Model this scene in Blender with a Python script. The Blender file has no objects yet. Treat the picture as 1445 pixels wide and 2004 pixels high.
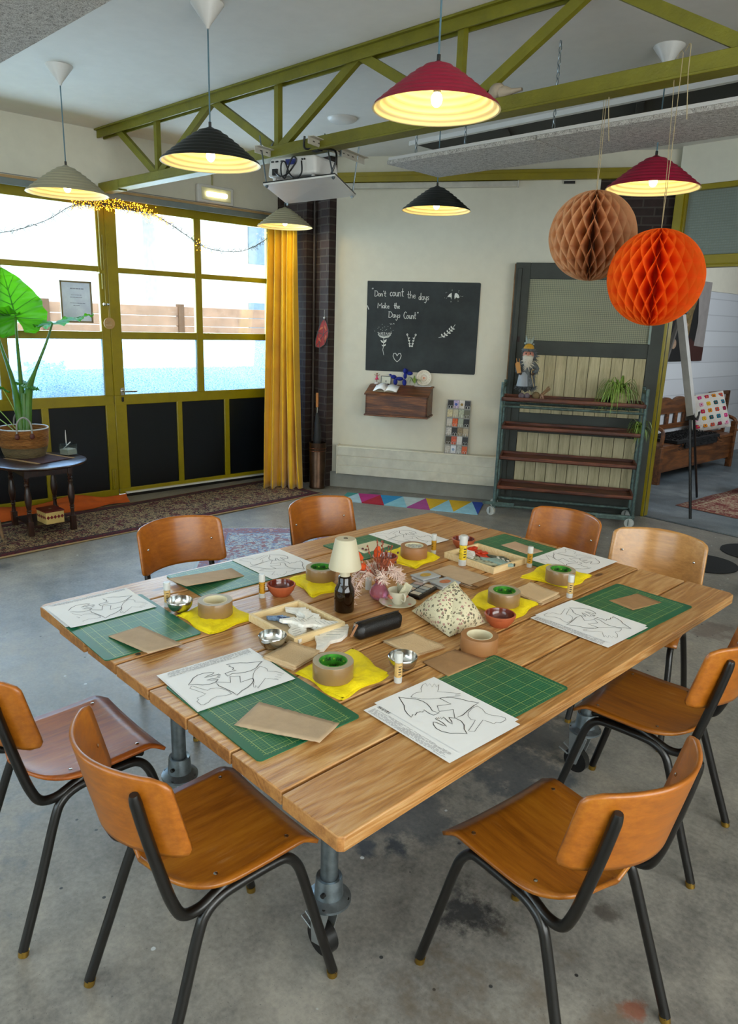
import bpy, bmesh, math, random
from mathutils import Vector, Matrix
random.seed(7)
PI = math.pi
SC = bpy.context.scene
COL = SC.collection

# ---------------------------------------------------------------- camera
F_PX = 1421.9
R_CAM = None
def set_camera():
    yaw, pitch, roll = -0.8257, -0.2559, -0.0318
    cy, sy, cp, sp = math.cos(yaw), math.sin(yaw), math.cos(pitch), math.sin(pitch)
    fwd = Vector((sy * cp, cy * cp, sp))
    right = Vector((cy, -sy, 0))
    down = -right.cross(fwd)
    c, s = math.cos(roll), math.sin(roll)
    r2 = c * right + s * down
    d2 = -s * right + c * down
    m = Matrix(((r2.x, -d2.x, -fwd.x, 0), (r2.y, -d2.y, -fwd.y, 0), (r2.z, -d2.z, -fwd.z, 1.7638), (0, 0, 0, 1)))
    cam = bpy.data.cameras.new('camera')
    cam.sensor_fit = 'HORIZONTAL'
    cam.sensor_width = 36
    cam.lens = F_PX / 1445 * 36
    cam.clip_start = 0.05
    cam.clip_end = 200
    o = bpy.data.objects.new('camera', cam)
    COL.objects.link(o)
    o.matrix_world = m
    SC.camera = o
set_camera()

# ---------------------------------------------------------------- world, sun, daylight, exposure
SC.view_settings.view_transform = 'Standard'
SC.view_settings.look = 'None'
SC.view_settings.gamma = 1
SC.view_settings.exposure = 0.56
SC.view_settings.use_curve_mapping = False
SC.cycles.use_denoising = True
SC.cycles.max_bounces = 7
SC.cycles.diffuse_bounces = 4
SC.cycles.transparent_max_bounces = 16
SC.cycles.sample_clamp_indirect = 6
SC.cycles.caustics_reflective = False
SC.cycles.caustics_refractive = False
w = bpy.data.worlds.new('sky')
SC.world = w
w.use_nodes = True
w.node_tree.nodes['Background'].inputs[0].default_value = (0.80, 0.90, 1.0, 1)
w.node_tree.nodes['Background'].inputs[1].default_value = 3.4

def area(name, loc, rot, sx, sy, power, col):
    l = bpy.data.lights.new(name, 'AREA')
    l.shape = 'RECTANGLE'; l.size = sx; l.size_y = sy; l.energy = power; l.color = col
    o = bpy.data.objects.new(name, l); COL.objects.link(o)
    o.location = loc; o.rotation_euler = rot
    o['kind'] = 'helper'
    return o
# daylight entering through the garage windows, then three added fill lamps: two behind the camera, one in the back room
area('daylight_garage', (-7.45, 2.9, 2.2), (0, -PI / 2 + .12, 0), 2.0, 4.2, 190, (0.62, 0.80, 1.0))
area('fill_right', (2.9, 0.6, 1.9), (0, PI / 2 + 0.1, 0), 2.2, 5.2, 92, (1.0, 0.90, 0.76))
area('fill_rear', (-2.2, -3.3, 2.0), (PI / 2 + 0.05, 0, PI), 5.0, 2.0, 62, (1.0, 0.95, 0.88))
area('fill_back_room', (-1.4, 9.2, 2.5), (0, PI / 2 - 0.3, 0), 1.5, 2.5, 50, (0.85, 0.93, 1.0))

# ---------------------------------------------------------------- colour and material helpers
def lin(c):
    c = c / 255.0
    return c / 12.92 if c <= 0.04045 else ((c + 0.055) / 1.055) ** 2.4
def rgb(h):
    h = h.lstrip('#')
    return (lin(int(h[0:2], 16)), lin(int(h[2:4], 16)), lin(int(h[4:6], 16)), 1)

class NT:
    def __init__(s, name):
        s.m = bpy.data.materials.new(name)
        s.m.use_nodes = True
        s.n = s.m.node_tree.nodes; s.l = s.m.node_tree.links
        s.b = s.n['Principled BSDF']
        s.out = s.n['Material Output']
    def add(s, t, **kw):
        n = s.n.new(t)
        for k, v in kw.items():
            if k.startswith('i_'):
                key = k[2:]
                key = int(key) if key.isdigit() else key.replace('_', ' ')
                if hasattr(v, 'is_output'): s.l.new(v, n.inputs[key])
                else: n.inputs[key].default_value = v
            else: setattr(n, k, v)
        return n
    def link(s, a, b): s.l.new(a, b)
    def coord(s, scale=(1, 1, 1), kind='Object', rot=(0, 0, 0), loc=(0, 0, 0)):
        t = s.add('ShaderNodeTexCoord')
        mp = s.add('ShaderNodeMapping')
        s.link(t.outputs[kind], mp.inputs[0])
        mp.inputs['Scale'].default_value = scale
        mp.inputs['Rotation'].default_value = rot
        mp.inputs['Location'].default_value = loc
        return mp.outputs[0]
    def noise(s, vec, scale=5, detail=4, rough=.55, dist=0):
        n = s.add('ShaderNodeTexNoise')
        s.link(vec, n.inputs['Vector'])
        n.inputs['Scale'].default_value = scale; n.inputs['Detail'].default_value = detail
        n.inputs['Roughness'].default_value = rough; n.inputs['Distortion'].default_value = dist
        return n.outputs['Fac']
    def ramp(s, fac, stops, interp='LINEAR'):
        r = s.add('ShaderNodeValToRGB')
        r.color_ramp.interpolation = interp
        e = r.color_ramp.elements
        while len(e) < len(stops): e.new(0.5)
        for el, (p, c) in zip(e, stops):
            el.position = p
            el.color = rgb(c) if isinstance(c, str) else (c if len(c) == 4 else (*c, 1))
        s.link(fac, r.inputs[0])
        return r.outputs[0]
    def mix(s, fac, a, b, mode='MIX'):
        n = s.add('ShaderNodeMix', data_type='RGBA', blend_type=mode)
        for idx, v in ((0, fac), (6, a), (7, b)):
            if hasattr(v, 'is_output'): s.link(v, n.inputs[idx])
            elif isinstance(v, str): n.inputs[idx].default_value = rgb(v)
            else: n.inputs[idx].default_value = v
        return n.outputs[2]
    def math(s, op, a, b=0.0, c=None):
        n = s.add('ShaderNodeMath', operation=op)
        for i, v in enumerate((a, b) if c is None else (a, b, c)):
            if hasattr(v, 'is_output'): s.link(v, n.inputs[i])
            else: n.inputs[i].default_value = v
        return n.outputs[0]
    def bump(s, h, strength=.3, dist=.01):
        n = s.add('ShaderNodeBump')
        n.inputs['Strength'].default_value = strength; n.inputs['Distance'].default_value = dist
        s.link(h, n.inputs['Height'])
        s.link(n.outputs[0], s.b.inputs['Normal'])
    def color(s, c):
        if hasattr(c, 'is_output'): s.link(c, s.b.inputs['Base Color'])
        else: s.b.inputs['Base Color'].default_value = rgb(c)
    def set(s, **kw):
        for k, v in kw.items():
            k = k.replace('_', ' ')
            if hasattr(v, 'is_output'): s.link(v, s.b.inputs[k])
            else: s.b.inputs[k].default_value = v
        return s

def plain(name, col, rough=.5, metal=0, var=0.12, vscale=9, bump=0, bscale=60, coat=0, trans=0):
    """A painted, cast or woven surface with slight procedural variation."""
    t = NT(name)
    v = t.coord()
    f = t.noise(v, vscale, 5, .6)
    c = rgb(col)
    lo = tuple(x * (1 - var) for x in c[:3]); hi = tuple(min(1, x * (1 + var)) for x in c[:3])
    t.color(t.ramp(f, [(.3, lo), (.7, hi)]))
    t.set(Roughness=rough, Metallic=metal)
    if coat: t.set(Coat_Weight=coat, Coat_Roughness=.15)
    if bump: t.bump(t.noise(v, bscale, 3), bump, .004)
    return t.m

def emit(name, col, strength):
    t = NT(name)
    t.b.inputs['Base Color'].default_value = rgb(col)
    t.b.inputs['Emission Color'].default_value = rgb(col)
    t.b.inputs['Emission Strength'].default_value = strength
    return t.m

def wood(name, dark, mid, light, axis='Y', scale=1.0, rough=.45, bump=.15, coat=0, rings=1.0, wear=0, per_plank=0, knots=False):
    t = NT(name)
    st = {'X': (1.2, 14, 14), 'Y': (14, 1.2, 14), 'Z': (14, 14, 1.2)}[axis]
    tc = t.add('ShaderNodeTexCoord')
    vec = tc.outputs['Object']
    if per_plank:
        sx = t.add('ShaderNodeSeparateXYZ'); t.link(vec, sx.inputs[0])
        k = t.math('FLOOR', t.math('DIVIDE', sx.outputs[0], per_plank))
        off = t.add('ShaderNodeCombineXYZ'); t.link(t.math('MULTIPLY', k, 7.31), off.inputs[1]); t.link(t.math('MULTIPLY', k, 3.1), off.inputs[2])
        va = t.add('ShaderNodeVectorMath', operation='ADD'); t.link(vec, va.inputs[0]); t.link(off.outputs[0], va.inputs[1])
        vec = va.outputs[0]
    mp = t.add('ShaderNodeMapping'); t.link(vec, mp.inputs[0])
    mp.inputs['Scale'].default_value = tuple(a * scale for a in st)
    v = mp.outputs[0]
    big = t.noise(v, .35, 3, .5, .6)
    wv = t.add('ShaderNodeMath', operation='SINE')
    t.link(t.math('MULTIPLY', t.math('ADD', big, t.math('MULTIPLY', t.noise(v, 1.2, 2), .10)), 62 * rings), wv.inputs[0])
    ring = t.math('MULTIPLY_ADD', wv.outputs[0], .5, .5)
    fine = t.noise(v, 9, 6, .7)
    f = t.math('ADD', t.math('MULTIPLY', ring, .2), t.math('MULTIPLY', fine, .85))
    c = t.ramp(f, [(.27, dark), (.5, mid), (.74, light)])
    patch = t.noise(vec, 3.1, 4, .6)
    c = t.mix(t.math('MULTIPLY', t.ramp(patch, [(.35, (0, 0, 0)), (.75, (1, 1, 1))]), .35), c, mid)
    if per_plank:
        tone = t.math('FRACT', t.math('MULTIPLY', t.math('SINE', t.math('MULTIPLY', k, 12.9)), 43.7))
        c = t.mix(t.math('MULTIPLY', tone, .32), c, dark)
    if knots:
        mk = t.add('ShaderNodeMapping'); t.link(vec, mk.inputs[0]); mk.inputs['Scale'].default_value = (6.5, 2.4, .01)
        vo = t.add('ShaderNodeTexVoronoi'); t.link(mk.outputs[0], vo.inputs[0]); vo.inputs['Scale'].default_value = 1
        c = t.mix(t.ramp(vo.outputs['Distance'], [(.05, (1, 1, 1)), (.095, (0, 0, 0))]), c, '#6b4420')
    if wear:
        mw = t.add('ShaderNodeMapping'); t.link(vec, mw.inputs[0]); mw.inputs['Scale'].default_value = (60, 9, 9)
        sc = t.noise(mw.outputs[0], 1.3, 5, .75)
        pw = t.noise(vec, 5.5, 3)
        wf = t.math('MULTIPLY', t.ramp(sc, [(.55, (0, 0, 0)), (.68, (1, 1, 1))]), t.ramp(pw, [(.48, (0, 0, 0)), (.66, (1, 1, 1))]))
        c = t.mix(t.math('MULTIPLY', wf, wear), c, '#c9a271')
    t.color(c)
    t.set(Roughness=t.math('MULTIPLY_ADD', fine, .22, rough - .1))
    if coat: t.set(Coat_Weight=coat, Coat_Roughness=.2)
    if bump: t.bump(f, bump, .003)
    return t.m

# ---------------------------------------------------------------- mesh builder
class B:
    def __init__(s): s.v = []; s.f = []; s.mi = []
    def _add(s, vs, fs, mi=0, M=None):
        o = len(s.v)
        s.v += [tuple(M @ Vector(p)) if M else tuple(p) for p in vs]
        s.f += [tuple(i + o for i in f) for f in fs]; s.mi += [mi] * len(fs)
        return s
    def box(s, c, d, mi=0, rot=(0, 0, 0), M=None, taper=1.0):
        x, y, z = (a / 2 for a in d)
        vs = []
        for k in (-1, 1):
            q = taper if k > 0 else 1
            for a, b in ((-1, -1), (1, -1), (1, 1), (-1, 1)): vs.append(Vector((a * x * q, b * y * q, k * z)))
        R = Matrix.LocRotScale(Vector(c), Matrix([[1, 0, 0], [0, 1, 0], [0, 0, 1]]) if rot == (0, 0, 0) else __import__('mathutils').Euler(rot).to_matrix(), None)
        vs = [R @ p for p in vs]
        return s._add(vs, [(3, 2, 1, 0), (4, 5, 6, 7), (0, 1, 5, 4), (1, 2, 6, 5), (2, 3, 7, 6), (3, 0, 4, 7)], mi, M)
    def span(s, a, b, mi=0):
        return s.box([(a[i] + b[i]) / 2 for i in range(3)], [abs(b[i] - a[i]) for i in range(3)], mi)
    def tube(s, pts, r, seg=10, mi=0, cap=True, smoothn=0, M=None, closed=False):
        pts = [Vector(p) for p in pts]
        rs = list(r) if isinstance(r, (list, tuple)) else [r] * len(pts)
        if smoothn:
            np_, nr = [], []
            n = len(pts)
            for i in range(n if closed else n - 1):
                g = lambda k: pts[k % n] if closed else pts[max(0, min(n - 1, k))]
                p0, p1, p2, p3 = g(i - 1), g(i), g(i + 1), g(i + 2)
                for j in range(smoothn):
                    t = j / smoothn
                    np_.append(.5 * ((2 * p1) + (p2 - p0) * t + (2 * p0 - 5 * p1 + 4 * p2 - p3) * t * t + (3 * p1 - p0 - 3 * p2 + p3) * t ** 3))
                    nr.append(rs[i] * (1 - t) + rs[(i + 1) % n] * t)
            if not closed: np_.append(pts[-1]); nr.append(rs[-1])
            pts, rs = np_, nr
        n = len(pts)
        vs = []; nrm = None
        for i, p in enumerate(pts):
            if closed: d = pts[(i + 1) % n] - pts[i - 1]
            else: d = pts[min(i + 1, n - 1)] - pts[max(i - 1, 0)]
            if d.length < 1e-9: d = Vector((0, 0, 1))
            d.normalize()
            if nrm is None:
                nrm = d.orthogonal().normalized()
            else:
                nrm = (nrm - d * nrm.dot(d))
                nrm = nrm.normalized() if nrm.length > 1e-6 else d.orthogonal().normalized()
            b = d.cross(nrm)
            for k in range(seg):
                a = 2 * PI * k / seg
                vs.append(p + (nrm * math.cos(a) + b * math.sin(a)) * rs[i])
        fs = []
        for i in range(n if closed else n - 1):
            for k in range(seg):
                a, b = i * seg + k, i * seg + (k + 1) % seg
                c, d2 = ((i + 1) % n) * seg + (k + 1) % seg, ((i + 1) % n) * seg + k
                fs.append((a, b, c, d2))
        if cap and not closed:
            fs.append(tuple(reversed(range(seg)))); fs.append(tuple(range((n - 1) * seg, n * seg)))
        return s._add(vs, fs, mi, M)
    def lathe(s, prof, seg=24, c=(0, 0, 0), mi=0, M=None, closed=False, cap=False):
        vs = []; fs = []
        n = len(prof)
        for (r, z) in prof:
            for k in range(seg):
                a = 2 * PI * k / seg
                vs.append((c[0] + r * math.cos(a), c[1] + r * math.sin(a), c[2] + z))
        for i in range(n if closed else n - 1):
            j = (i + 1) % n
            for k in range(seg):
                k2 = (k + 1) % seg
                fs.append((i * seg + k, i * seg + k2, j * seg + k2, j * seg + k))
        if cap:
            fs.append(tuple(reversed(range(seg)))); fs.append(tuple(range((n - 1) * seg, n * seg)))
        return s._add(vs, fs, mi, M)
    def ball(s, c, r, seg=14, rings=8, mi=0, M=None, sc=(1, 1, 1), rot=None):
        vs = []; fs = []
        for i in range(rings + 1):
            th = PI * i / rings
            for k in range(seg):
                a = 2 * PI * k / seg
                p = Vector((r * sc[0] * math.sin(th) * math.cos(a), r * sc[1] * math.sin(th) * math.sin(a), r * sc[2] * math.cos(th)))
                if rot: p.rotate(__import__('mathutils').Euler(rot))
                vs.append(p + Vector(c))
        for i in range(rings):
            for k in range(seg):
                k2 = (k + 1) % seg
                fs.append((i * seg + k, (i + 1) * seg + k, (i + 1) * seg + k2, i * seg + k2))
        return s._add(vs, fs, mi, M)
    def prism(s, poly, z0, z1, mi=0, M=None):
        n = len(poly)
        vs = [(x, y, z0) for x, y in poly] + [(x, y, z1) for x, y in poly]
        fs = [tuple(reversed(range(n))), tuple(range(n, 2 * n))] + [(i, (i + 1) % n, n + (i + 1) % n, n + i) for i in range(n)]
        return s._add(vs, fs, mi, M)
    def quad(s, pts, mi=0, M=None): return s._add(pts, [tuple(range(len(pts)))], mi, M)
    def grid(s, fn, nu, nv, mi=0, M=None, closeu=False, flip=False):
        vs = [fn(i / (nu if closeu else nu - 1), j / (nv - 1)) for j in range(nv) for i in range(nu)]
        fs = []
        for j in range(nv - 1):
            for i in range(nu if closeu else nu - 1):
                i2 = (i + 1) % nu
                f = (j * nu + i, j * nu + i2, (j + 1) * nu + i2, (j + 1) * nu + i)
                fs.append(tuple(reversed(f)) if flip else f)
        return s._add(vs, fs, mi, M)
    def ribbon(s, pts, wd, z, mi=0, M=None):
        """flat stroke in the xy plane"""
        P = [Vector((p[0], p[1])) for p in pts]
        P = [p for i, p in enumerate(P) if i == 0 or (p - P[i - 1]).length > 1e-6]
        n = len(P)
        if n < 2: return s
        vs = []; fs = []
        for i, p in enumerate(P):
            d = P[min(i + 1, n - 1)] - P[max(i - 1, 0)]
            if d.length < 1e-9: d = Vector((1, 0))
            d.normalize(); q = Vector((-d.y, d.x)) * wd / 2
            e = d * wd * .3 * (-1 if i == 0 else (1 if i == n - 1 else 0))
            vs += [(p.x + q.x + e.x, p.y + q.y + e.y, z), (p.x - q.x + e.x, p.y - q.y + e.y, z)]
        for i in range(n - 1): fs.append((2 * i, 2 * i + 1, 2 * i + 3, 2 * i + 2))
        return s._add(vs, fs, mi, M)
    def build(s, name, mats, parent=None, loc=(0, 0, 0), rot=(0, 0, 0), smooth=40, bevel=0, solid=0, segs=2, sub=0, offset=0):
        me = bpy.data.meshes.new(name)
        me.from_pydata([tuple(p) for p in s.v], [], s.f)
        if not isinstance(mats, (list, tuple)): mats = [mats]
        for m in mats: me.materials.append(m)
        me.polygons.foreach_set('material_index', s.mi)
        if smooth:
            me.polygons.foreach_set('use_smooth', [True] * len(s.f))
            me.set_sharp_from_angle(angle=math.radians(smooth))
        me.update()
        o = bpy.data.objects.new(name, me)
        COL.objects.link(o)
        o.location = loc; o.rotation_euler = rot
        if parent: o.parent = parent
        if solid:
            md = o.modifiers.new('solid', 'SOLIDIFY'); md.thickness = solid; md.offset = offset
        if sub:
            md = o.modifiers.new('sub', 'SUBSURF'); md.levels = sub; md.render_levels = sub
        if bevel:
            md = o.modifiers.new('bevel', 'BEVEL'); md.width = bevel; md.segments = segs; md.limit_method = 'ANGLE'; md.angle_limit = math.radians(35)
            md.harden_normals = False
        return o

def thing(name, label, cat, loc=(0, 0, 0), rz=0, group=None, rot=None):
    o = bpy.data.objects.new(name, None); COL.objects.link(o)
    o.empty_display_size = .05
    o.location = loc; o.rotation_euler = rot if rot else (0, 0, rz)
    return tag(o, label, cat, group)
def tag(o, label, cat, group=None):
    o['label'] = label; o['category'] = cat
    if group: o['group'] = group
    return o
def struct(o): o['kind'] = 'structure'; return o
def lab(o, label): o['label'] = label; return o
def dup(root, loc=None, rz=None, label=None, group=None):
    r = root.copy(); COL.objects.link(r)
    if loc is not None: r.location = loc
    if rz is not None: r.rotation_euler = (0, 0, rz)
    if label: r['label'] = label
    if group: r['group'] = group
    for ch in list(root.children):
        c = ch.copy(); COL.objects.link(c); c.parent = r
        for g in list(ch.children):
            d = g.copy(); COL.objects.link(d); d.parent = c
    return r

# hand-drawn letters as strokes, unit height 1, lower-case x-height .5
GL = {
 'D': (.55, [[(0, 0), (.02, 1)], [(-.05, .98), (.3, .95), (.52, .6), (.45, .2), (.2, 0), (-.03, .02)]]),
 'M': (.7, [[(0, 0), (.03, 1), (.28, .45), (.35, .45), (.6, 1), (.65, 0)]]),
 'C': (.5, [[(.45, .85), (.3, 1), (.1, .85), (.02, .45), (.12, .08), (.35, 0), (.45, .1)]]),
 'o': (.4, [[(.18, .5), (.03, .38), (.03, .12), (.17, 0), (.32, .12), (.32, .36), (.18, .5)]]),
 'n': (.4, [[(.03, .5), (.04, 0)], [(.04, .35), (.18, .5), (.3, .42), (.32, 0)]]),
 'u': (.42, [[(.03, .5), (.05, .12), (.17, 0), (.3, .12), (.33, .5), (.34, 0)]]),
 't': (.36, [[(.16, .95), (.15, .1), (.22, 0), (.32, .05)], [(.02, .55), (.32, .58)]]),
 'c': (.36, [[(.3, .42), (.17, .5), (.04, .38), (.03, .12), (.15, 0), (.3, .08)]]),
 'h': (.4, [[(.05, 1), (.04, 0)], [(.04, .32), (.18, .5), (.3, .4), (.31, 0)]]),
 'e': (.38, [[(.04, .25), (.3, .3), (.25, .47), (.1, .47), (.03, .28), (.08, .05), (.2, 0), (.31, .08)]]),
 'd': (.42, [[(.32, .98), (.32, 0)], [(.31, .35), (.15, .5), (.03, .3), (.08, .04), (.2, .02), (.31, .2)]]),
 'a': (.42, [[(.31, .48), (.15, .5), (.03, .3), (.08, .04), (.2, .02), (.31, .2)], [(.31, .5), (.33, .02), (.38, 0)]]),
 'y': (.4, [[(.03, .5), (.08, .15), (.2, .1), (.3, .2)], [(.33, .5), (.3, -.25), (.18, -.45), (.05, -.35)]]),
 's': (.34, [[(.28, .44), (.15, .5), (.05, .38), (.27, .16), (.2, .01), (.02, .06)]]),
 'k': (.4, [[(.04, 1), (.04, 0)], [(.3, .5), (.05, .22), (.33, 0)]]),
 "'": (.15, [[(.06, 1.0), (.04, .82)]]),
 '"': (.2, [[(.04, 1.0), (.03, .85)], [(.12, 1.0), (.11, .85)]]),
 'H': (.55, [[(.03, 0), (.03, 1)], [(.42, 0), (.42, 1)], [(.03, .5), (.42, .5)]]),
 'A': (.55, [[(0, 0), (.22, 1), (.45, 0)], [(.1, .35), (.36, .35)]]),
 'N': (.55, [[(.03, 0), (.03, 1), (.42, 0), (.42, 1)]]),
 'O': (.55, [[(.22, 1), (.03, .75), (.03, .25), (.22, 0), (.42, .25), (.42, .75), (.22, 1)]]),
 'U': (.55, [[(.03, 1), (.05, .15), (.22, 0), (.4, .15), (.42, 1)]]),
 'T': (.5, [[(.22, 0), (.22, 1)], [(0, 1), (.45, 1)]]),
 'K': (.5, [[(.03, 0), (.03, 1)], [(.4, 1), (.05, .45), (.42, 0)]]),
 'I': (.2, [[(.06, 0), (.06, 1)]]),
 'R': (.5, [[(.03, 0), (.03, 1), (.3, .98), (.38, .75), (.3, .52), (.03, .5)], [(.2, .5), (.4, 0)]]),
 'E': (.45, [[(.38, 1), (.03, 1), (.03, 0), (.38, 0)], [(.03, .5), (.3, .5)]]),
 'S': (.45, [[(.36, .88), (.2, 1), (.05, .85), (.08, .6), (.32, .4), (.34, .12), (.18, 0), (.02, .1)]]),
 'L': (.42, [[(.03, 1), (.03, 0), (.36, 0)]]),
 'G': (.5, [[(.42, .85), (.25, 1), (.05, .8), (.03, .25), (.2, 0), (.42, .1), (.42, .45), (.25, .45)]]),
 'B': (.5, [[(.03, 0), (.03, 1), (.3, .98), (.35, .78), (.28, .55), (.03, .52)], [(.28, .55), (.4, .35), (.36, .05), (.03, 0)]]),
 ' ': (.3, []),
}
def write(b, text, x, y, hgt, wd, z, M=None, mi=0, slant=0, width=None):
    adv = sum(GL.get(c, GL[' '])[0] for c in text)
    k = (width / adv) if width else hgt
    for ch in text:
        a, st = GL.get(ch, GL[' '])
        for line in st:
            b.ribbon([(x + px * k + py * hgt * slant, y + py * hgt) for px, py in line], wd, z, mi, M)
        x += a * k
# ---------------------------------------------------------------- materials
OLIVE = plain('olive_paint', '#8c7c00', .38, var=.12, bump=.12, bscale=40, coat=.15)
OLIVE2 = plain('olive_truss_paint', '#6e6a0e', .5, var=.15, bump=.5, bscale=55)
WHITE = plain('white_wall_paint', '#d6d1bf', .7, var=.03, bump=.08, bscale=25)
CEIL = plain('ceiling_paint', '#dcd9d2', .8, var=.03, bump=.05)
WPLAST = plain('white_plastic', '#d8d6d2', .35, var=.03)
BLACKP = plain('black_plastic', '#141414', .35, var=.1)
STEEL = plain('galvanised_steel', '#7f8a90', .38, .85, var=.25, vscale=30, bump=.1)
CHROME = plain('polished_steel', '#c9c9c6', .16, 1, var=.04)
BRASS = plain('brass', '#a9873c', .3, .9, var=.1)
DARKPANEL = plain('black_panel_paint', '#0a1016', .3, var=.2, vscale=3)
GREYTRACK = plain('grey_track', '#7f8785', .4, .4, var=.08)
KRAFT = plain('corrugated_cardboard', '#bda384', .8, var=.08, vscale=25, bump=.15, bscale=120)
KRAFTD = plain('brown_card', '#a37c52', .8, var=.1, vscale=25, bump=.15, bscale=120)
PAPER = plain('white_paper', '#f2f2f2', .6, var=.02)
INK = plain('black_ink', '#17171a', .6)
GREYINK = plain('grey_print', '#8d8d92', .7)
YELLOWC = plain('yellow_cloth', '#f4dc00', .85, var=.07, vscale=40, bump=1.0, bscale=55)
TOWEL = plain('paper_towel', '#d3b58c', .9, var=.05, bump=.6, bscale=160)
PALEWOOD = wood('pale_pine', '#dabd88', '#e6cb98', '#f0dab0', 'Y', 2.0, .5, .05)
TERRA = plain('terracotta', '#a4502a', .6, var=.12, vscale=20)
TERRAG = plain('glazed_terracotta', '#6d2412', .14, var=.1, coat=.6)
TAPEB = plain('brown_tape', '#8d6e45', .28, var=.05, coat=.3)
TAPEK = plain('kraft_tape', '#9c6b3f', .5, var=.05)
TAPEE = plain('tape_edge', '#a79a80', .5, var=.05)
GREENL = plain('green_core_label', '#3a8a24', .5, var=.5, vscale=45)
WARMW = plain('cream_card', '#d9cfae', .6, var=.03)
DARKWOOD = wood('dark_turned_wood', '#120806', '#26120c', '#3b2015', 'Z', 1, .3, .05, coat=.3)
REDWOOD = wood('oiled_red_brown_wood', '#240c06', '#4f210d', '#85482a', 'X', .9, .5, .4)
BOXWOOD = wood('stained_box_wood', '#1c0d07', '#57301a', '#94592a', 'X', .8, .4, .3)
TABLEW = wood('scaffold_plank_wood', '#8f5a24', '#c08a4c', '#dcb27a', 'Y', .8, .36, .8, coat=.25, rings=3.2, per_plank=.2, knots=True)
TABLEE = wood('plank_end_grain', '#7a4a22', '#a8713a', '#c08a4c', 'Y', 1.2, .5, .3)
CHAIRW = wood('varnished_beech_ply', '#8c4c0c', '#ab6214', '#c07a24', 'X', .45, .36, .08, coat=.22, rings=.35)
CHAIRWORN = wood('worn_seat_ply', '#7a360a', '#ab5914', '#c67c2c', 'Y', .45, .38, .1, coat=.12, rings=.35, wear=.8)
CHAIRS_ = wood('varnished_seat_ply', '#7a410a', '#a05e12', '#ba7a20', 'Y', .45, .34, .08, coat=.25, rings=.35, wear=.25)
CHAIREDGE = plain('ply_edge', '#a06a38', .5, var=.15)
TUBE = plain('dark_brown_enamel_tube', '#0c0a08', .34, 0, var=.1, coat=.15)
TEALM = plain('chipped_teal_steel', '#4b5f5c', .5, .3, var=.5, vscale=28, bump=.5)
WAGON = plain('dark_grey_green_paint', '#2f342e', .6, var=.2, vscale=6, bump=.2)
RAWWOOD = plain('raw_chipped_wood', '#7d6042', .7, var=.4, vscale=12)
CREAMSH = plain('cream_metal', '#c9c3a4', .5, var=.03)
REDSH = plain('crimson_metal', '#8c1230', .38, var=.05)
BLACKSH = plain('black_metal', '#10130f', .4, var=.1)
BEIGESH = plain('taupe_metal', '#978f74', .5, var=.04)
LEAFG = None

def m_leaf():
    t = NT('alocasia_leaf')
    v = t.coord()
    f = t.noise(v, 6, 4)
    t.color(t.ramp(f, [(.3, '#1f6a0c'), (.7, '#3c8c12')]))
    t.set(Roughness=.35)
    tr = t.add('ShaderNodeBsdfTranslucent'); tr.inputs[0].default_value = rgb('#4c960a')
    mx = t.add('ShaderNodeMixShader'); mx.inputs[0].default_value = .4
    t.link(t.b.outputs[0], mx.inputs[1]); t.link(tr.outputs[0], mx.inputs[2]); t.link(mx.outputs[0], t.out.inputs[0])
    return t.m
LEAFG = m_leaf()
STEMG = plain('green_stem', '#3a6a12', .4, var=.25, vscale=8)
VEING = plain('dark_leaf_vein', '#2a6a12', .5)
GRASSG = plain('spider_plant_leaf', '#7f9c44', .5, var=.4, vscale=20)

def m_glass(name, tint, mixv, rough=.03, gloss=.08):
    t = NT(name)
    tp = t.add('ShaderNodeBsdfTransparent'); tp.inputs[0].default_value = rgb(tint)
    gl = t.add('ShaderNodeBsdfGlossy'); gl.inputs['Roughness'].default_value = rough
    mx = t.add('ShaderNodeMixShader'); mx.inputs[0].default_value = gloss
    t.link(tp.outputs[0], mx.inputs[1]); t.link(gl.outputs[0], mx.inputs[2]); t.link(mx.outputs[0], t.out.inputs[0])
    return t.m
GLASS = m_glass('clear_glass', '#f4fafa', 0, .02, .06)
def m_figured():
    """figured glass: scatters daylight, small wavy relief"""
    t = NT('figured_glass')
    v = t.coord((1, 1, 2.2))
    vo = t.add('ShaderNodeTexVoronoi'); t.link(v, vo.inputs[0]); vo.inputs['Scale'].default_value = 62
    n = t.noise(v, 45, 3)
    c = t.ramp(t.math('ADD', t.math('MULTIPLY', vo.outputs['Distance'], .9), t.math('MULTIPLY', n, .5)), [(.3, '#5f90c6'), (.5, '#8db4dc'), (.75, '#d4e4f4')])
    tr = t.add('ShaderNodeBsdfTranslucent'); t.link(c, tr.inputs[0])
    rf = t.add('ShaderNodeBsdfRefraction'); rf.inputs['IOR'].default_value = 1.1; rf.inputs['Roughness'].default_value = .22; rf.inputs[0].default_value = rgb('#cfe0f0')
    mx = t.add('ShaderNodeMixShader'); mx.inputs[0].default_value = .6
    t.link(tr.outputs[0], mx.inputs[1]); t.link(rf.outputs[0], mx.inputs[2]); t.link(mx.outputs[0], t.out.inputs[0])
    bp = t.add('ShaderNodeBump'); bp.inputs['Strength'].default_value = .6; t.link(vo.outputs['Distance'], bp.inputs['Height'])
    t.link(bp.outputs[0], rf.inputs['Normal'])
    return t.m
FIGURED = m_figured()
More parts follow.
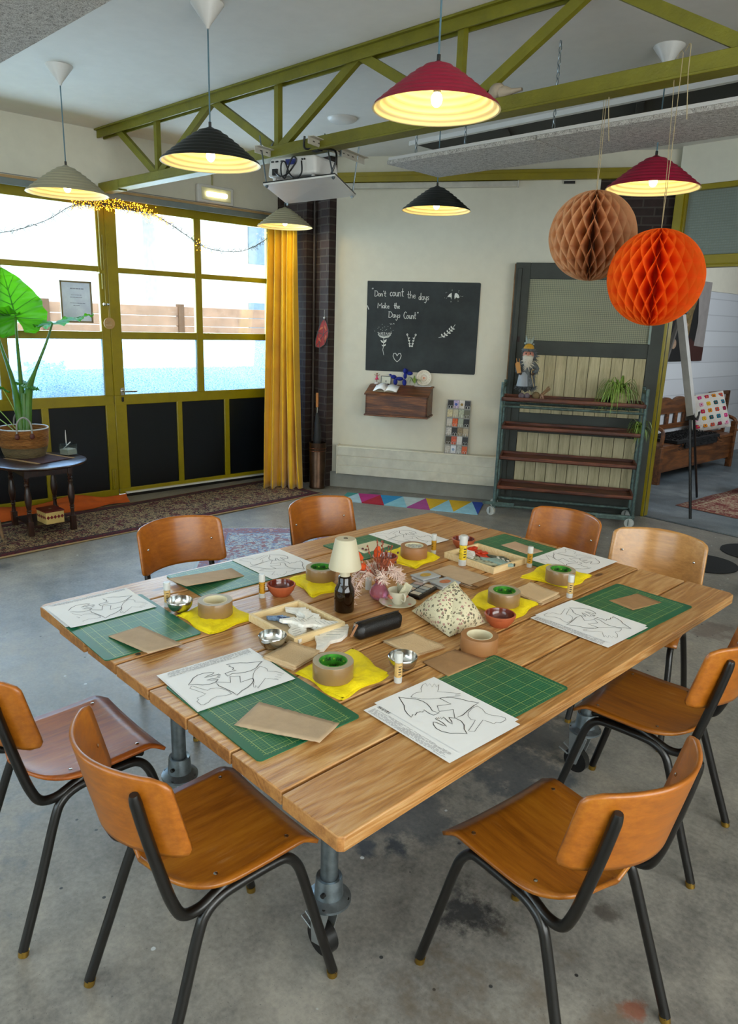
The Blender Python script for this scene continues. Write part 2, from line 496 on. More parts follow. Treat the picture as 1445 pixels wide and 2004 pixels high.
def m_reeded(name='wired_grid_glass', tint='#8d948c', s=46, clear=.22):
    t = NT(name)
    v = t.coord()
    sx = t.add('ShaderNodeSeparateXYZ'); t.link(v, sx.inputs[0])
    gx = t.math('ABSOLUTE', t.math('SINE', t.math('MULTIPLY', sx.outputs[0], s * 3.14 / 1)))
    gz = t.math('ABSOLUTE', t.math('SINE', t.math('MULTIPLY', sx.outputs[2], s * 3.14 / 1)))
    h = t.math('MULTIPLY', t.math('POWER', gx, .5), t.math('POWER', gz, .5))
    t.color(t.ramp(h, [(.2, '#8a8c7c'), (.7, tint)]))
    t.set(Roughness=.25)
    t.bump(h, .5, .003)
    tr = t.add('ShaderNodeBsdfTranslucent'); tr.inputs[0].default_value = rgb('#b9c4bd')
    tp = t.add('ShaderNodeBsdfTransparent'); tp.inputs[0].default_value = rgb('#b9c4bd')
    mx = t.add('ShaderNodeMixShader'); mx.inputs[0].default_value = .35
    m2 = t.add('ShaderNodeMixShader'); m2.inputs[0].default_value = clear
    t.link(t.b.outputs[0], mx.inputs[1]); t.link(tr.outputs[0], mx.inputs[2])
    t.link(mx.outputs[0], m2.inputs[1]); t.link(tp.outputs[0], m2.inputs[2]); t.link(m2.outputs[0], t.out.inputs[0])
    return t.m
REEDED = m_reeded()

def m_concrete(name, a, b_, c_, stains_tints=True):
    t = NT(name)
    v = t.coord()
    n1 = t.noise(v, .9, 6, .6); n2 = t.noise(v, 7, 6, .7); n3 = t.noise(v, 60, 3, .6)
    f = t.math('ADD', t.math('MULTIPLY', n1, .5), t.math('ADD', t.math('MULTIPLY', n2, .35), t.math('MULTIPLY', n3, .2)))
    c = t.ramp(f, [(.40, a), (.52, b_), (.64, c_)])
    if stains_tints:
        vo = t.add('ShaderNodeTexVoronoi'); t.link(v, vo.inputs[0]); vo.inputs['Scale'].default_value = 1.7
        d = t.math('ADD', vo.outputs['Distance'], t.math('MULTIPLY', t.noise(v, 14, 4), .14))
        c = t.mix(t.math('MULTIPLY', t.ramp(d, [(.11, (1, 1, 1)), (.24, (0, 0, 0))]), .75), c, '#252b33')
        v2 = t.add('ShaderNodeTexVoronoi'); t.link(v, v2.inputs[0]); v2.inputs['Scale'].default_value = 9
        c = t.mix(t.ramp(v2.outputs['Distance'], [(.045, (1, 1, 1)), (.06, (0, 0, 0))]), c, '#2a2c2e')
        v3 = t.add('ShaderNodeTexVoronoi'); t.link(v, v3.inputs[0]); v3.inputs['Scale'].default_value = 6.1
        d3 = t.math('ADD', v3.outputs['Distance'], t.math('MULTIPLY', n3, .03))
        c = t.mix(t.ramp(d3, [(.055, (1, 1, 1)), (.065, (0, 0, 0))]), c, '#c5c8c9')
        for (px, py, pr, pc, pw) in ((-1.14, 1.51, .10, '#23262a', .85), (-1.50, 1.57, .06, '#27323f', .8), (-1.56, 1.48, .045, '#2c3b4c', .7), (-1.49, 2.24, .24, '#33404c', .6), (-1.57, 1.72, .2, '#3d4853', .5), (-.63, 1.61, .04, '#8a4a30', .75), (-.85, 1.85, .05, '#39302a', .6), (-1.58, 2.55, .2, '#39434d', .6), (-1.59, 4.37, .16, '#5b4338', .5), (-2.6, .2, .5, '#5d6b7a', .35), (-.6, 1.1, .5, '#7a6a55', .4)):  # last two entries tint wide areas bluish and brownish
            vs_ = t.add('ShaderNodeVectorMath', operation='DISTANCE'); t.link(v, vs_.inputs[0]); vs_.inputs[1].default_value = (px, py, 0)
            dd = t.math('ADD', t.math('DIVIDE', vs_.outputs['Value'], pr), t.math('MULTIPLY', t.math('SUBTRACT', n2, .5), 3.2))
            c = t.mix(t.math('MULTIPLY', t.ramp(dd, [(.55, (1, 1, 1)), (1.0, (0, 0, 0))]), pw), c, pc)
        pit = t.noise(v, 130, 2)
        c = t.mix(t.math('MULTIPLY', t.ramp(pit, [(.27, (1, 1, 1)), (.33, (0, 0, 0))]), .5), c, '#3a3b3c')
    t.color(c)
    t.set(Roughness=t.math('MULTIPLY_ADD', n2, .35, .25))
    t.bump(t.math('ADD', n3, n2), .12, .004)
    return t.m
CONC = m_concrete('worn_concrete', '#5a5853', '#827e77', '#a19b90')
CONC2 = m_concrete('back_room_concrete', '#4b5357', '#626c72', '#828a8d', False)

def m_brick(name, c1, c2, mortar, scale=1.0, rot=(PI / 2, 0, 0), bumpv=.6, rough=.8):
    t = NT(name)
    v = t.coord((1, 1, 1), 'Object', rot)
    br = t.add('ShaderNodeTexBrick'); t.link(v, br.inputs[0])
    br.inputs['Color1'].default_value = rgb(c1); br.inputs['Color2'].default_value = rgb(c2); br.inputs['Mortar'].default_value = rgb(mortar)
    br.inputs['Scale'].default_value = 1
    br.inputs['Brick Width'].default_value = .21 * scale; br.inputs['Row Height'].default_value = .075 * scale
    br.inputs['Mortar Size'].default_value = .007 * scale
    n = t.noise(v, 22, 5)
    t.color(t.mix(.35, br.outputs[0], t.ramp(n, [(.3, '#000000'), (.7, c2)])) if bumpv > .5 else br.outputs[0])
    t.set(Roughness=rough)
    t.bump(t.math('SUBTRACT', t.math('MULTIPLY', n, .3), br.outputs['Fac']), bumpv, .008)
    return t.m
BRICK = m_brick('dark_brick', '#20110d', '#33201a', '#4a423b')
WBRICK = m_brick('white_painted_brick', '#c3c6cb', '#cfd2d6', '#b4b7bc', rot=(PI / 2, 0, PI / 2), bumpv=.35, rough=.5)
def m_raft():
    t = NT('wood_wool_board')
    v = t.coord()
    n = t.noise(v, 90, 3, .7, 2.5); n2 = t.noise(v, 35, 2)
    t.color(t.ramp(t.math('ADD', t.math('MULTIPLY', n, .8), t.math('MULTIPLY', n2, .2)), [(.40, '#6f6860'), (.48, '#c4beb5'), (.62, '#e8e4dc')]))
    t.set(Roughness=.9); t.bump(n, .9, .008)
    return t.m
RAFT = m_raft()

# ---------------------------------------------------------------- room shell
CZ = 3.33
W0 = Vector((-6.07, 5.0, 0)); WA = math.atan2(.5469, .8372)       # start and heading of the slanting white wall
def wf(s, n, z=0):                                                 # slanting-wall frame: along, out from the wall, up
    return (W0.x + .8372 * s + .5469 * n, W0.y + .5469 * s - .8372 * n, z)
b = B(); b.span((-7.0, -3.4, -.12), (3.0, 6.66, 0)); struct(b.build('floor', CONC))
b = B(); b.span((-6.0, 6.72, -.12), (1.0, 14.2, 0)); struct(b.build('floor', CONC2))
b = B(); b.span((-4.2, 6.655, -.12), (1.0, 6.725, -.012)); struct(b.build('trim_1', plain('threshold_slot', '#1c1613', .7)))
b = B(); b.span((-7.0, -3.5, CZ), (3.1, 7.3, CZ + .1)); struct(b.build('ceiling', CEIL))
b = B(); b.span((-6.0, 6.8, 3.05), (1.0, 14.2, 3.15)); struct(b.build('ceiling', CEIL))
# garage-side wall: above the doors and towards the photographer
b = B(); b.span((-7.02, -3.5, 2.84), (-6.87, 5.1, CZ)); b.span((-7.02, -3.5, 0), (-6.87, .93, 2.84)); struct(b.build('wall_left', WHITE))
b = B(); b.span((-6.872, -3.5, 2.855), (-6.866, 4.9, 2.862)); struct(b.build('trim_2', plain('wall_seam', '#8f8e88', .8)))
# the slanting chalkboard wall, its brick end and the brick pier by the curtain
b = B(); b.span((0, 0, 0), (2.55, .14, CZ)); struct(b.build('wall_back', WHITE, loc=W0, rot=(0, 0, WA)))
b = B(); b.span((2.55, .01, 0), (3.27, .14, 3.1)); struct(b.build('wall_brick', BRICK, loc=W0, rot=(0, 0, WA)))
b = B(); b.span((2.55, .0, 3.1), (3.27, .14, CZ)); struct(b.build('wall_back', WHITE, loc=W0, rot=(0, 0, WA)))
b = B(); b.span((-6.86, 4.86, 0), (-6.35, 5.2, CZ)); b.span((-6.35, 4.95, 0), (-6.2, 5.2, CZ)); b.span((-6.2, 4.92, 0), (-6.055, 5.2, CZ))
struct(b.build('wall_pier', BRICK))
b = B(); b.span((0, -.02, 0), (1.86, 0, .165)); struct(b.build('baseboard_back', plain('grey_skirting', '#8b8b84', .6), loc=W0, rot=(0, 0, WA)))
b = B(); b.span((-.05, -.05, 3.09), (3.27, 0, 3.18)); b.span((-.05, -.055, 3.14), (3.27, -.05, 3.15)); struct(b.build('trim_lintel', OLIVE, loc=W0, rot=(0, 0, WA), bevel=.004))
# doorway wall to the back room
b = B(); b.span((-3.33, 6.67, 2.99), (3.0, 6.82, CZ)); b.span((-1.25, 6.67, 0), (3.0, 6.82, 2.99)); struct(b.build('wall_doorway', WHITE))
b = B()
b.span((-3.335, 6.65, 0), (-3.255, 6.75, 2.99)); b.span((-3.335, 6.65, 2.955), (-1.2, 6.75, 3.0)); b.span((-3.335, 6.65, 2.315), (-1.2, 6.75, 2.42)); b.span((-1.3, 6.65, 0), (-1.2, 6.75, 2.99))
b.span((-3.26, 6.67, 2.41), (-3.235, 6.74, 2.96)); b.span((-3.26, 6.635, 2.335), (-1.2, 6.65, 2.345))
df = struct(b.build('door_3', OLIVE, bevel=.004))
b = B(); b.span((-3.24, 6.70, 2.42), (-1.3, 6.71, 2.955)); b.build('transom_pane', REEDED, df)
# back room shell
b = B(); b.span((-4.6, 7.0, 0), (-4.45, 14.2, 3.1)); struct(b.build('wall_bench', WBRICK))
b = B(); b.span((-4.452, 8.9, 2.3), (-4.43, 14.2, 3.05)); struct(b.build('trim_3', WHITE))
b = B(); b.span((-4.6, 14.0, 0), (1.0, 14.2, 3.1)); struct(b.build('wall_far', WHITE))
b = B(); b.span((.9, 6.8, 0), (1.0, 14.2, 3.1)); struct(b.build('wall_far', WHITE))
# right and rear walls with added window openings for the fill light (outside the frame)
b = B()
b.span((3.0, -3.5, 0), (3.12, 6.8, .8)); b.span((3.0, -3.5, 3.0), (3.12, 6.8, CZ)); b.span((3.0, -3.5, .8), (3.12, -2.1, 3.0)); b.span((3.0, 3.3, .8), (3.12, 6.8, 3.0))
struct(b.build('wall_right', WHITE))
b = B()
b.span((-7.0, -3.52, 0), (3.1, -3.4, .9)); b.span((-7.0, -3.52, 3.05), (3.1, -3.4, CZ)); b.span((-7.0, -3.52, .9), (-4.8, -3.4, 3.05)); b.span((.4, -3.52, .9), (3.1, -3.4, 3.05))
struct(b.build('wall_front', WHITE))
b = B(); b.span((3.03, -2.1, .8), (3.05, 3.3, 3.0)); struct(b.build('added_window_1', GLASS))
b = B(); b.span((-4.8, -3.47, .9), (.4, -3.45, 3.05)); struct(b.build('added_window_2', GLASS))

# ---------------------------------------------------------------- garage doors
XD = -6.86
def leaf(name, y0, cols, rows, pcols, hand):
    y1 = pcols[-1][1] + .09 if hand == 'L' else 4.86
    b = B()
    t = .05
    def bar(ya, za, yb, zb, d=t): b.span((XD - d / 2, ya, za), (XD + d / 2, yb, zb))
    def rail(ya, za, yb, zb): bar(ya + .002, za, yb - .002, zb, t - .006)
    ya0, yb1 = y0, y1
    # stiles and rails from the gaps between panes
    zr = [(.0 if hand == 'L' else .03, .085), (.91, 1.01), (1.53, 1.60), (2.13, 2.18), (2.69, 2.77)]
    for za, zb in zr: rail(ya0, za, yb1, zb)
    edges = [ya0] + [e for c in cols for e in c] + [yb1]
    for i in range(0, len(edges), 2): bar(edges[i], 1.0, edges[i + 1], 2.7)
    edges = [ya0] + [e for c in pcols for e in c] + [yb1]
    for i in range(0, len(edges), 2): bar(edges[i], .08, edges[i + 1], .92)
    fr = struct(b.build(name, OLIVE, bevel=.006))
    if hand == 'R':
        g = B(); g.span((XD + .022, ya0 + .06, .034), (XD + .05, yb1 - .1, .05)); g.build('weather_strip', WPLAST, fr)
        g = B(); g.span((XD + .02, ya0 + .06, 0), (XD + .028, yb1 - .1, .034)); g.build('gap_shade_strip', BLACKP, fr)  # black strip standing in for the shade in the gap under the leaf
    for (za, zb), kind in zip(rows, (FIGURED, GLASS, GLASS)):
        for c0, c1 in cols:
            g = B(); g.span((XD - .006, c0 - .005, za - .005), (XD, c1 + .005, zb + .005)); g.build('pane', kind, fr)
    for c0, c1 in pcols:
        g = B(); g.span((XD - .015, c0 - .005, .08), (XD + .008, c1 + .005, .915)); g.build('black_panel', DARKPANEL, fr)
    return fr
rows = [(1.01, 1.53), (1.60, 2.13), (2.18, 2.69)]
d1 = leaf('door_1', .95, [(1.14, 1.93), (2.015, 2.848)], rows, [(1.12, 1.62), (1.72, 2.245), (2.31, 2.84)], 'L')
d2 = leaf('door_2', 2.931, [(3.04, 3.835), (3.91, 4.70)], rows, [(3.05, 3.585), (3.645, 4.143), (4.205, 4.704)], 'R')
# ironmongery
b = B(); b.box((XD + .035, 3.005, 1.04), (.02, .03, .07)); b.tube([(XD + .04, 3.005, 1.045), (XD + .09, 3.005, 1.045), (XD + .095, 3.13, 1.045)], .009); b.build('door_handle', CHROME, d2, bevel=.002)
b = B(); b.box((XD + .03, 3.01, .965), (.015, .02, .045)); b.build('keyhole_cover', BLACKP, d2, bevel=.004)
b = B(); b.tube([(XD + .045, 2.872, 1.98), (XD + .045, 2.872, 2.72)], .008); b.box((XD + .04, 2.87, 2.13), (.03, .05, .03)); b.box((XD + .04, 2.87, 2.70), (.03, .05, .03)); b.tube([(XD + .04, 2.895, 1.84), (XD + .04, 2.895, 2.45)], .006); b.build('bolt_rod', OLIVE, d1)
b = B(); b.ball((XD + .055, 2.875, 1.845), .016); b.ball((XD + .065, 2.905, 1.845), .013); b.build('door_knob', CHROME, d1)
b = B(); b.box((XD + .032, 2.885, .19), (.02, .05, .2)); b.tube([(XD + .045, 2.885, .1), (XD + .045, 2.885, .28)], .009); b.build('bolt_case', OLIVE, d1, bevel=.004)
# frame post, head and sliding track
b = B(); b.span((XD - .05, 4.86, 0), (XD + .06, 4.93, 2.8)); b.span((XD - .05, .9, 2.77), (XD + .03, 4.9, 2.80)); struct(b.build('trim_4', OLIVE, bevel=.006))
b = B(); b.span((-6.90, .5, 2.79), (-6.78, 4.86, 2.815)); b.span((-6.79, .5, 2.76), (-6.775, 4.86, 2.815)); struct(b.build('trim_5', GREYTRACK, bevel=.004))
b = B(); b.span((-6.89, .5, 2.815), (-6.80, 4.84, 2.84)); struct(b.build('trim_6', plain('timber_batten', '#b59263', .6), bevel=.004))

# outside
b = B(); b.span((-40, -25, -.15), (-7.02, 30, -.1)); struct(b.build('ground_outside', plain('street_paving', '#a5a29c', .8)))
def house(name, x, y0, y1, zt, roofz, colr, label):
    t = thing(name, label, 'building', (x, (y0 + y1) / 2, -.1))
    L = (y1 - y0) / 2
    b = B(); b.span((-4, -L, 0), (0, L, zt)); b.build('facade', plain(name + '_render', colr, .8), t)
    b = B(); b.prism([(-4.4, zt), (.5, zt), (-1.9, zt + roofz)], -L - .3, L + .3, 0, Matrix.Rotation(PI / 2, 4, 'X')); 
    b.build('roof', plain(name + '_tiles', '#8b8d90', .8), t)
    k = 0
    for yy in [-L * .6, -L * .1, L * .4]:
        for zz in (1.0, 3.4):
            g = B(); g.span((0, yy, zz), (.04, yy + .9, zz + 1.3)); w_ = g.build('window', plain('dark_pane', '#7d93a5', .2), t)
    return t
house('white_house', -17, -8, 8.2, 5.2, 2.4, '#e8e8e6', 'pale rendered house behind the left garage door with a grey gabled roof')
house('white_house', -19, 9.5, 24, 4.9, 2.6, '#ebe6e0', 'overexposed white house behind the right garage door')
t = thing('timber_fence', 'orange-brown plank fence across the street seen through the middle panes', 'fence', (-11.5, 5.0, -.1))
for yy in (-3.2, -1.0, 1.2): 
    b = B()
    for i in range(12): b.span((-.02, yy, .1 + i * .16), (.02, yy + 2.1, .1 + i * .16 + .15))
    b.build('fence_panel', plain('fence_boards', '#bf9478', .7, var=.2, vscale=4), t, bevel=.004)
for yy in (-3.25, -1.05, 1.15, 3.35):
    b = B(); b.box((0, yy, 1.0), (.1, .1, 2.1)); b.build('post', plain('fence_post', '#7d5a41', .7), t)
t = thing('parked_car', 'blue car roof just above the sill behind the right garage door', 'car', (-9.6, 4.2, -.1))
b = B(); b.grid(lambda u, v: ((u - .5) * 1.5 * (1 - .25 * abs(v - .5) * 2), (v - .5) * 4.0, .75 + .85 * max(0, math.sin(PI * u)) ** .35 * max(0.0, math.sin(PI * v)) ** .45), 14, 18); b.build('car_body', plain('blue_car_paint', '#86a6c0', .2, .3, coat=1), t, solid=.02)
for sx in (-.7, .7):
    for yy in (-1.3, 1.3):
        b = B(); b.tube([(sx - .09, yy, .32), (sx + .09, yy, .32)], .32, 20); b.build('wheel', BLACKP, t)
# bush behind the figured pane
t = thing('garden_bush', 'bright green bush blurred behind the figured glass left of the centre post', 'bush', (-7.22, 2.42, -.1))
b = B()
for i in range(260):
    a = random.random() * 6.28; rr = .2 * math.sqrt(random.random()); zz = .75 + random.random() * .65
    rr *= 1.1 - .6 * abs(zz - 1.0)
    b.ball((rr * math.cos(a), rr * math.sin(a), zz), .035, 5, 3, sc=(1, 1, .5), rot=(random.random(), random.random(), 0))
b.build('foliage', plain('bush_leaf', '#5fae3a', .6, var=.4), t)
b = B(); b.tube([(0, 0, 0), (0, 0, .9)], .02); b.build('stem', RAWWOOD, t)
# ---------------------------------------------------------------- ceiling: truss, boards, lamps
TA = .0755
def tf(x, off=0, z=0):      # truss frame: a point at world x along the truss, offset towards the back of the room
    return (x - .0755 * off, 2.95 + .0757 * (x + 6.88) + off, z)
t = thing('roof_truss', 'olive green steel truss spanning the room under the white ceiling', 'truss', tf(-6.88), TA)
def tbar(b, xa, za, xb, zb, w_=.05, d=.05, off=0):
    la, lb = (xa + 6.88) / .99715, (xb + 6.88) / .99715
    a, c = Vector((la, off, za)), Vector((lb, off, zb))
    dr = (c - a); L = dr.length; ang = math.atan2(dr.z, dr.x)
    return b.box((a + c) / 2, (L, d, w_), rot=(0, -ang, 0))
for xa, xb, zt, nm in ((-6.86, .6, 3.30, 'top_chord'),):
    b = B(); tbar(b, xa, 3.322, xb, 3.322, .012, .12); tbar(b, xa, 3.29, xb, 3.29, .065, .012, -.03)
    tbar(b, xa, 3.29, xb, 3.29, .065, .012, .03); b.build('top_chord', OLIVE2, t)
b = B(); tbar(b, -6.82, 2.85, .6, 2.85, .075, .012, -.045); tbar(b, -6.6, 2.818, .6, 2.818, .012, .11, 0); tbar(b, -6.6, 2.85, .6, 2.85, .065, .012, .045)
b.span((.03, -.055, 2.80), (.38, .03, 2.885)); b.build('bottom_chord', OLIVE2, t, bevel=.003)
nodes_b = [-5.93, -4.42, -2.91, -1.40, .11]; nodes_t = [-6.55, -5.16, -3.66, -2.15, -.64]
for i, xb in enumerate(nodes_b):
    b = B(); tbar(b, xb, 2.86, xb, 3.31, .04, .04); b.build('vertical_strut', OLIVE2, t)
    b = B(); tbar(b, nodes_t[i], 3.29, xb - .03, 2.88, .055, .035); b.build('diagonal_strut', OLIVE2, t)
    if i < 4:
        b = B(); tbar(b, xb + .03, 2.88, nodes_t[i + 1], 3.29, .055, .035); b.build('diagonal_strut', OLIVE2, t)

def raft(label, loc, rz, n, wd, ln=1.2, chains=()):
    t = thing('acoustic_raft', label, 'ceiling panel', loc, rz, None)
    for i in range(n):
        b = B(); b.span((i * ln + .003, 0, 0), ((i + 1) * ln - .003, wd, .024)); b.build('wood_wool_panel', RAFT, t, bevel=.002)
    b = B()
    b.span((.02, -.004, .024), (n * ln - .02, .03, .042)); b.build('rail', WPLAST, t)
    b = B(); b.span((.02, wd - .03, .024), (n * ln - .02, wd + .004, .042)); b.build('rail', WPLAST, t)
    for x, y in chains:
        b = B()
        z = .042; k = 0
        while z < CZ - loc[2] - .01:
            M = Matrix.Translation((x, y, z + .018)) @ Matrix.Rotation(PI / 2 * (k % 2), 4, 'Z') @ Matrix.Rotation(PI / 2, 4, 'X')
            b.tube([(.008 * math.cos(a), .02 * math.sin(a), 0) for a in [i * PI / 4 for i in range(8)]], .0028, 5, M=M, closed=True)
            z += .033; k += 1
        b.build('chain', STEEL, t)
    return t
raft('long row of grey wood-wool boards hung on chains behind the truss', (-4.03, 3.78, 2.83), .06, 4, .57, chains=((.25, .02), (.25, .55), (1.3, .02), (2.45, .02), (3.5, .02)))
raft('corner of a grey wood-wool board in the top left of the photo', (-3.87, .0, 2.85), .064, 3, 1.23, chains=((.6, .02), (.6, 1.2)))
# framed dark tray fixed to the ceiling behind the hanging boards
t = thing('ceiling_tray', 'long dark ribbed panel with a white front edge on the ceiling behind the hung boards', 'ceiling fixture', (-5.05, 5.0, 3.2), .03)
DARKG = plain('dark_grey_board', '#2e2e2c', .7, var=.1)
b = B(); b.span((0, .04, .116), (5.5, 1.25, .122)); b.build('dark_board', DARKG, t)
b = B(); b.span((0, 0, .095), (5.6, .04, .13)); b.build('front_edge', WPLAST, t)
for i in range(5):
    b = B(); b.box((.7 + i * 1.15, .6, .105), (.05, 1.2, .022), rot=(0, 0, .5)); b.build('rib', DARKG, t)
t = tag(B().lathe([(0, -.035), (.05, -.034), (.1, -.022), (.118, -.008), (.12, 0)], 28, cap=False).build('smoke_detector', WPLAST, loc=(-4.93, 4.12, CZ)), 'flat round white disc on the ceiling between the truss and the hung boards', 'smoke detector')
b = B(); b.ball((-.01, 0, .042), .05, 9, 6, sc=(1, .8, .85)); b.lathe([(.036, .0), (.03, .03), (.014, .06), (.008, .12)], 9, M=Matrix.Translation((.02, 0, .03)) @ Matrix.Rotation(PI / 2, 4, 'Y'))
tag(b.build('plaster_mask', plain('raw_clay', '#a59682', .8, bump=.8, bscale=25), loc=tf(-2.66, 0, 2.888), rot=(0, 0, TA)), 'small lumpy beige clay object resting on the lower bar of the truss', 'ornament')

BULB = emit('bulb_glow', '#ffdc90', 22)
def lamp(name, label, x, y, zr, mat, first_cord='#4f6f80', can=True, power=3.2):
    t = thing(name, label, 'pendant lamp', (x, y, CZ), 0, None)
    d = zr - CZ
    prof = []
    steps = 8
    H = .172
    R = lambda f: .030 + .235 * f ** .86
    for i in range(steps):
        f0, f1 = i / steps, (i + 1) / steps
        z0, z1 = d + H * (1 - f0), d + H * (1 - f1)
        r0, r1 = R(f0), R(f1)
        prof += [(r0 + .001, z0), (r0 + .013, z0 - .003), (r0 + (r1 - r0) * .55 + .009, z0 + (z1 - z0) * .40), (r1 - .001, z1 + .005)]
    prof.append((.27, d))
    b = B(); b.lathe([(.008, d + H + .012)] + prof, 48)
    sh = b.build('lamp_shade', mat, t, smooth=70)
    b = B(); b.lathe([(.2695, d), (.264, d + .001)] + [(r - .0035, z - .003) for r, z in reversed(prof[:-1])] + [(.006, d + H)], 48)
    b.build('shade_lining', LINING, sh, smooth=70)
    b = B(); b.ball((0, 0, d + .04), .024, 14, 9, sc=(1, 1, 1.25)); b.build('light_bulb', BULB, t)
    b = B(); b.tube([(0, 0, d + .066), (0, 0, d + H + .005)], .016, 12); b.tube([(0, 0, d + H), (0, 0, d + H + .035)], .008, 8); b.build('bulb_holder', BLACKP, t)
    b = B(); b.tube([(0, 0, d + H + .02), (0, 0, -.1)], .0042, 8); b.build('cord', CORD, t)
    if can:
        b = B(); b.lathe([(.004, -.118), (.010, -.116), (.012, -.103), (.086, -.004), (.086, 0)], 28); b.build('ceiling_cup', WPLAST, t)
    l = bpy.data.lights.new('bulb_light', 'POINT'); l.energy = power; l.color = (1, .70, .24); l.shadow_soft_size = .045
    o = bpy.data.objects.new('bulb_light', l); COL.objects.link(o); o.parent = t; o.location = (0, 0, d + .045); o['kind'] = 'helper'
    return t
LINING = plain('cream_lamp_lining', '#f0e4b4', .5, var=.02)
CORD = plain('blue_grey_cord', '#52707c', .6)
lamp('pendant_lamp', 'taupe ribbed pendant lamp nearest the left garage door', -5.38, 2.06, 2.545, BEIGESH)
lamp('pendant_lamp', 'larger-looking black ribbed pendant lamp left of the truss lattice', -3.78, 2.235, 2.567, BLACKSH)
lamp('pendant_lamp', 'crimson ribbed pendant lamp hanging largest and nearest, above the table', -2.33, 2.46, 2.632, REDSH)
lamp('pendant_lamp', 'taupe ribbed pendant lamp below the projector beside the yellow curtain', -6.19, 4.47, 2.635, BEIGESH)
lamp('pendant_lamp', 'black ribbed pendant lamp in front of the white wall above the chalkboard', -4.18, 4.47, 2.618, BLACKSH)
lamp('pendant_lamp', 'crimson ribbed pendant lamp above the two paper balls', -2.335, 4.36, 2.578, REDSH)

# honeycomb paper balls on string from the truss
def honey(name, label, c, R, col, dark, n=46):
    t = thing(name, label, 'paper ball', (c[0], c[1], c[2]), random.random())
    m = NT(name + '_tissue')
    m.color(col); m.set(Roughness=.75)
    tr = m.add('ShaderNodeBsdfTranslucent'); tr.inputs[0].default_value = rgb(col)
    mx = m.add('ShaderNodeMixShader'); mx.inputs[0].default_value = .5
    m.link(m.b.outputs[0], mx.inputs[1]); m.link(tr.outputs[0], mx.inputs[2]); m.link(mx.outputs[0], m.out.inputs[0])
    vs = B(); nl = 40
    per = 5.0
    for k in range(n):
        sg = 1 if k % 2 else -1
        def fn(u, v, k=k, sg=sg):
            th = PI * (.015 + .97 * v)
            tri = abs(((v * per) % 1.0) * 2 - 1) * 2 - 1
            tri = max(-1, min(1, tri * 1.12))
            ph = 2 * PI * k / n + sg * tri * PI / n
            r = R * math.sin(th) * (.30 + .70 * u)
            return (r * math.cos(ph), r * math.sin(ph), R * math.cos(th) * (1 if u > .5 else .98))
        vs.grid(fn, 3, 61)
    ball = vs.build('honeycomb_tissue', m.m, t, smooth=25)
    b = B(); b.lathe([(R * .05 + R * .26 * math.sin(PI * i / 12), R * .97 * math.cos(PI * i / 12)) for i in range(13)], 20); b.build('core', plain(name + '_core', dark, .8), t)
    up = 2.895 - c[2]
    b = B(); b.tube([(0, 0, R * .98), (.003, 0, up * .5), (0, 0, up)], .0016, 5)
    b.tube([(0, -.02, up), (0, -.07, up + .01), (0, -.08, up - .1), (.02, -.075, up - .27)], .002, 5, smoothn=4)
    b.tube([(0, 0, up), (0, .03, up + .015), (0, .075, up - .02), (0, .06, up - .12), (0, .02, up - .45), (0, 0, R)], .0014, 5, smoothn=4)
    b.build('string', plain('jute_string', '#a08f6c', .8), t)
    return t
honey('paper_ball', 'tan honeycomb paper ball hanging left of the orange one', (-2.11, 3.40, 2.21), .212, '#e0ae82', '#6d4630')
honey('paper_ball', 'bright orange honeycomb paper ball on a string from the truss', (-1.68, 3.26, 1.995), .209, '#ff7c1e', '#e04408')

# projector hung from the truss
PC = Vector((-4.21, 3.24, 2.62))
BC = [Vector(p) - PC for p in ((-4.30, 2.93, 2.62), (-3.77, 3.10, 2.64), (-4.135, 3.59, 2.62), (-4.625, 3.355, 2.585))]
t = thing('projector_shelf', 'white board on four threaded rods carrying the projector under the truss', 'shelf', tuple(PC))
def slab(b, q, z0, z1, k=1.0):
    vs = [(p.x * k, p.y * k, p.z + z0) for p in q] + [(p.x * k, p.y * k, p.z + z1) for p in q]
    return b._add(vs, [(3, 2, 1, 0), (4, 5, 6, 7), (0, 1, 5, 4), (1, 2, 6, 5), (2, 3, 7, 6), (3, 0, 4, 7)])
b = B(); slab(b, BC, -.010, .0); b.build('board', WPLAST, t)
b = B(); slab(b, BC, 0, .007, 1.006); b.build('black_edging', BLACKP, t)
RA = [[Vector(p) - PC for p in ((-4.405, 2.96, 2.84), (-4.53, 3.45, 2.84))], [Vector(p) - PC for p in ((-3.925, 3.03, 2.84), (-4.11, 3.62, 2.84))]]
tops = [RA[0][0].lerp(RA[0][1], .08), RA[1][0].lerp(RA[1][1], .3), RA[1][0].lerp(RA[1][1], .9), RA[0][0].lerp(RA[0][1], .85)]
for q, tp, up in zip(BC, tops, (.12, .12, .09, .09)):
    p = q * .93
    d = (tp - p)
    b = B(); b.tube([p - d * .12, p + d * (1 + up / .25)], .005, 8); b.tube([p - d * .09, p - d * .05], .011, 6); b.build('threaded_rod', STEEL, t)
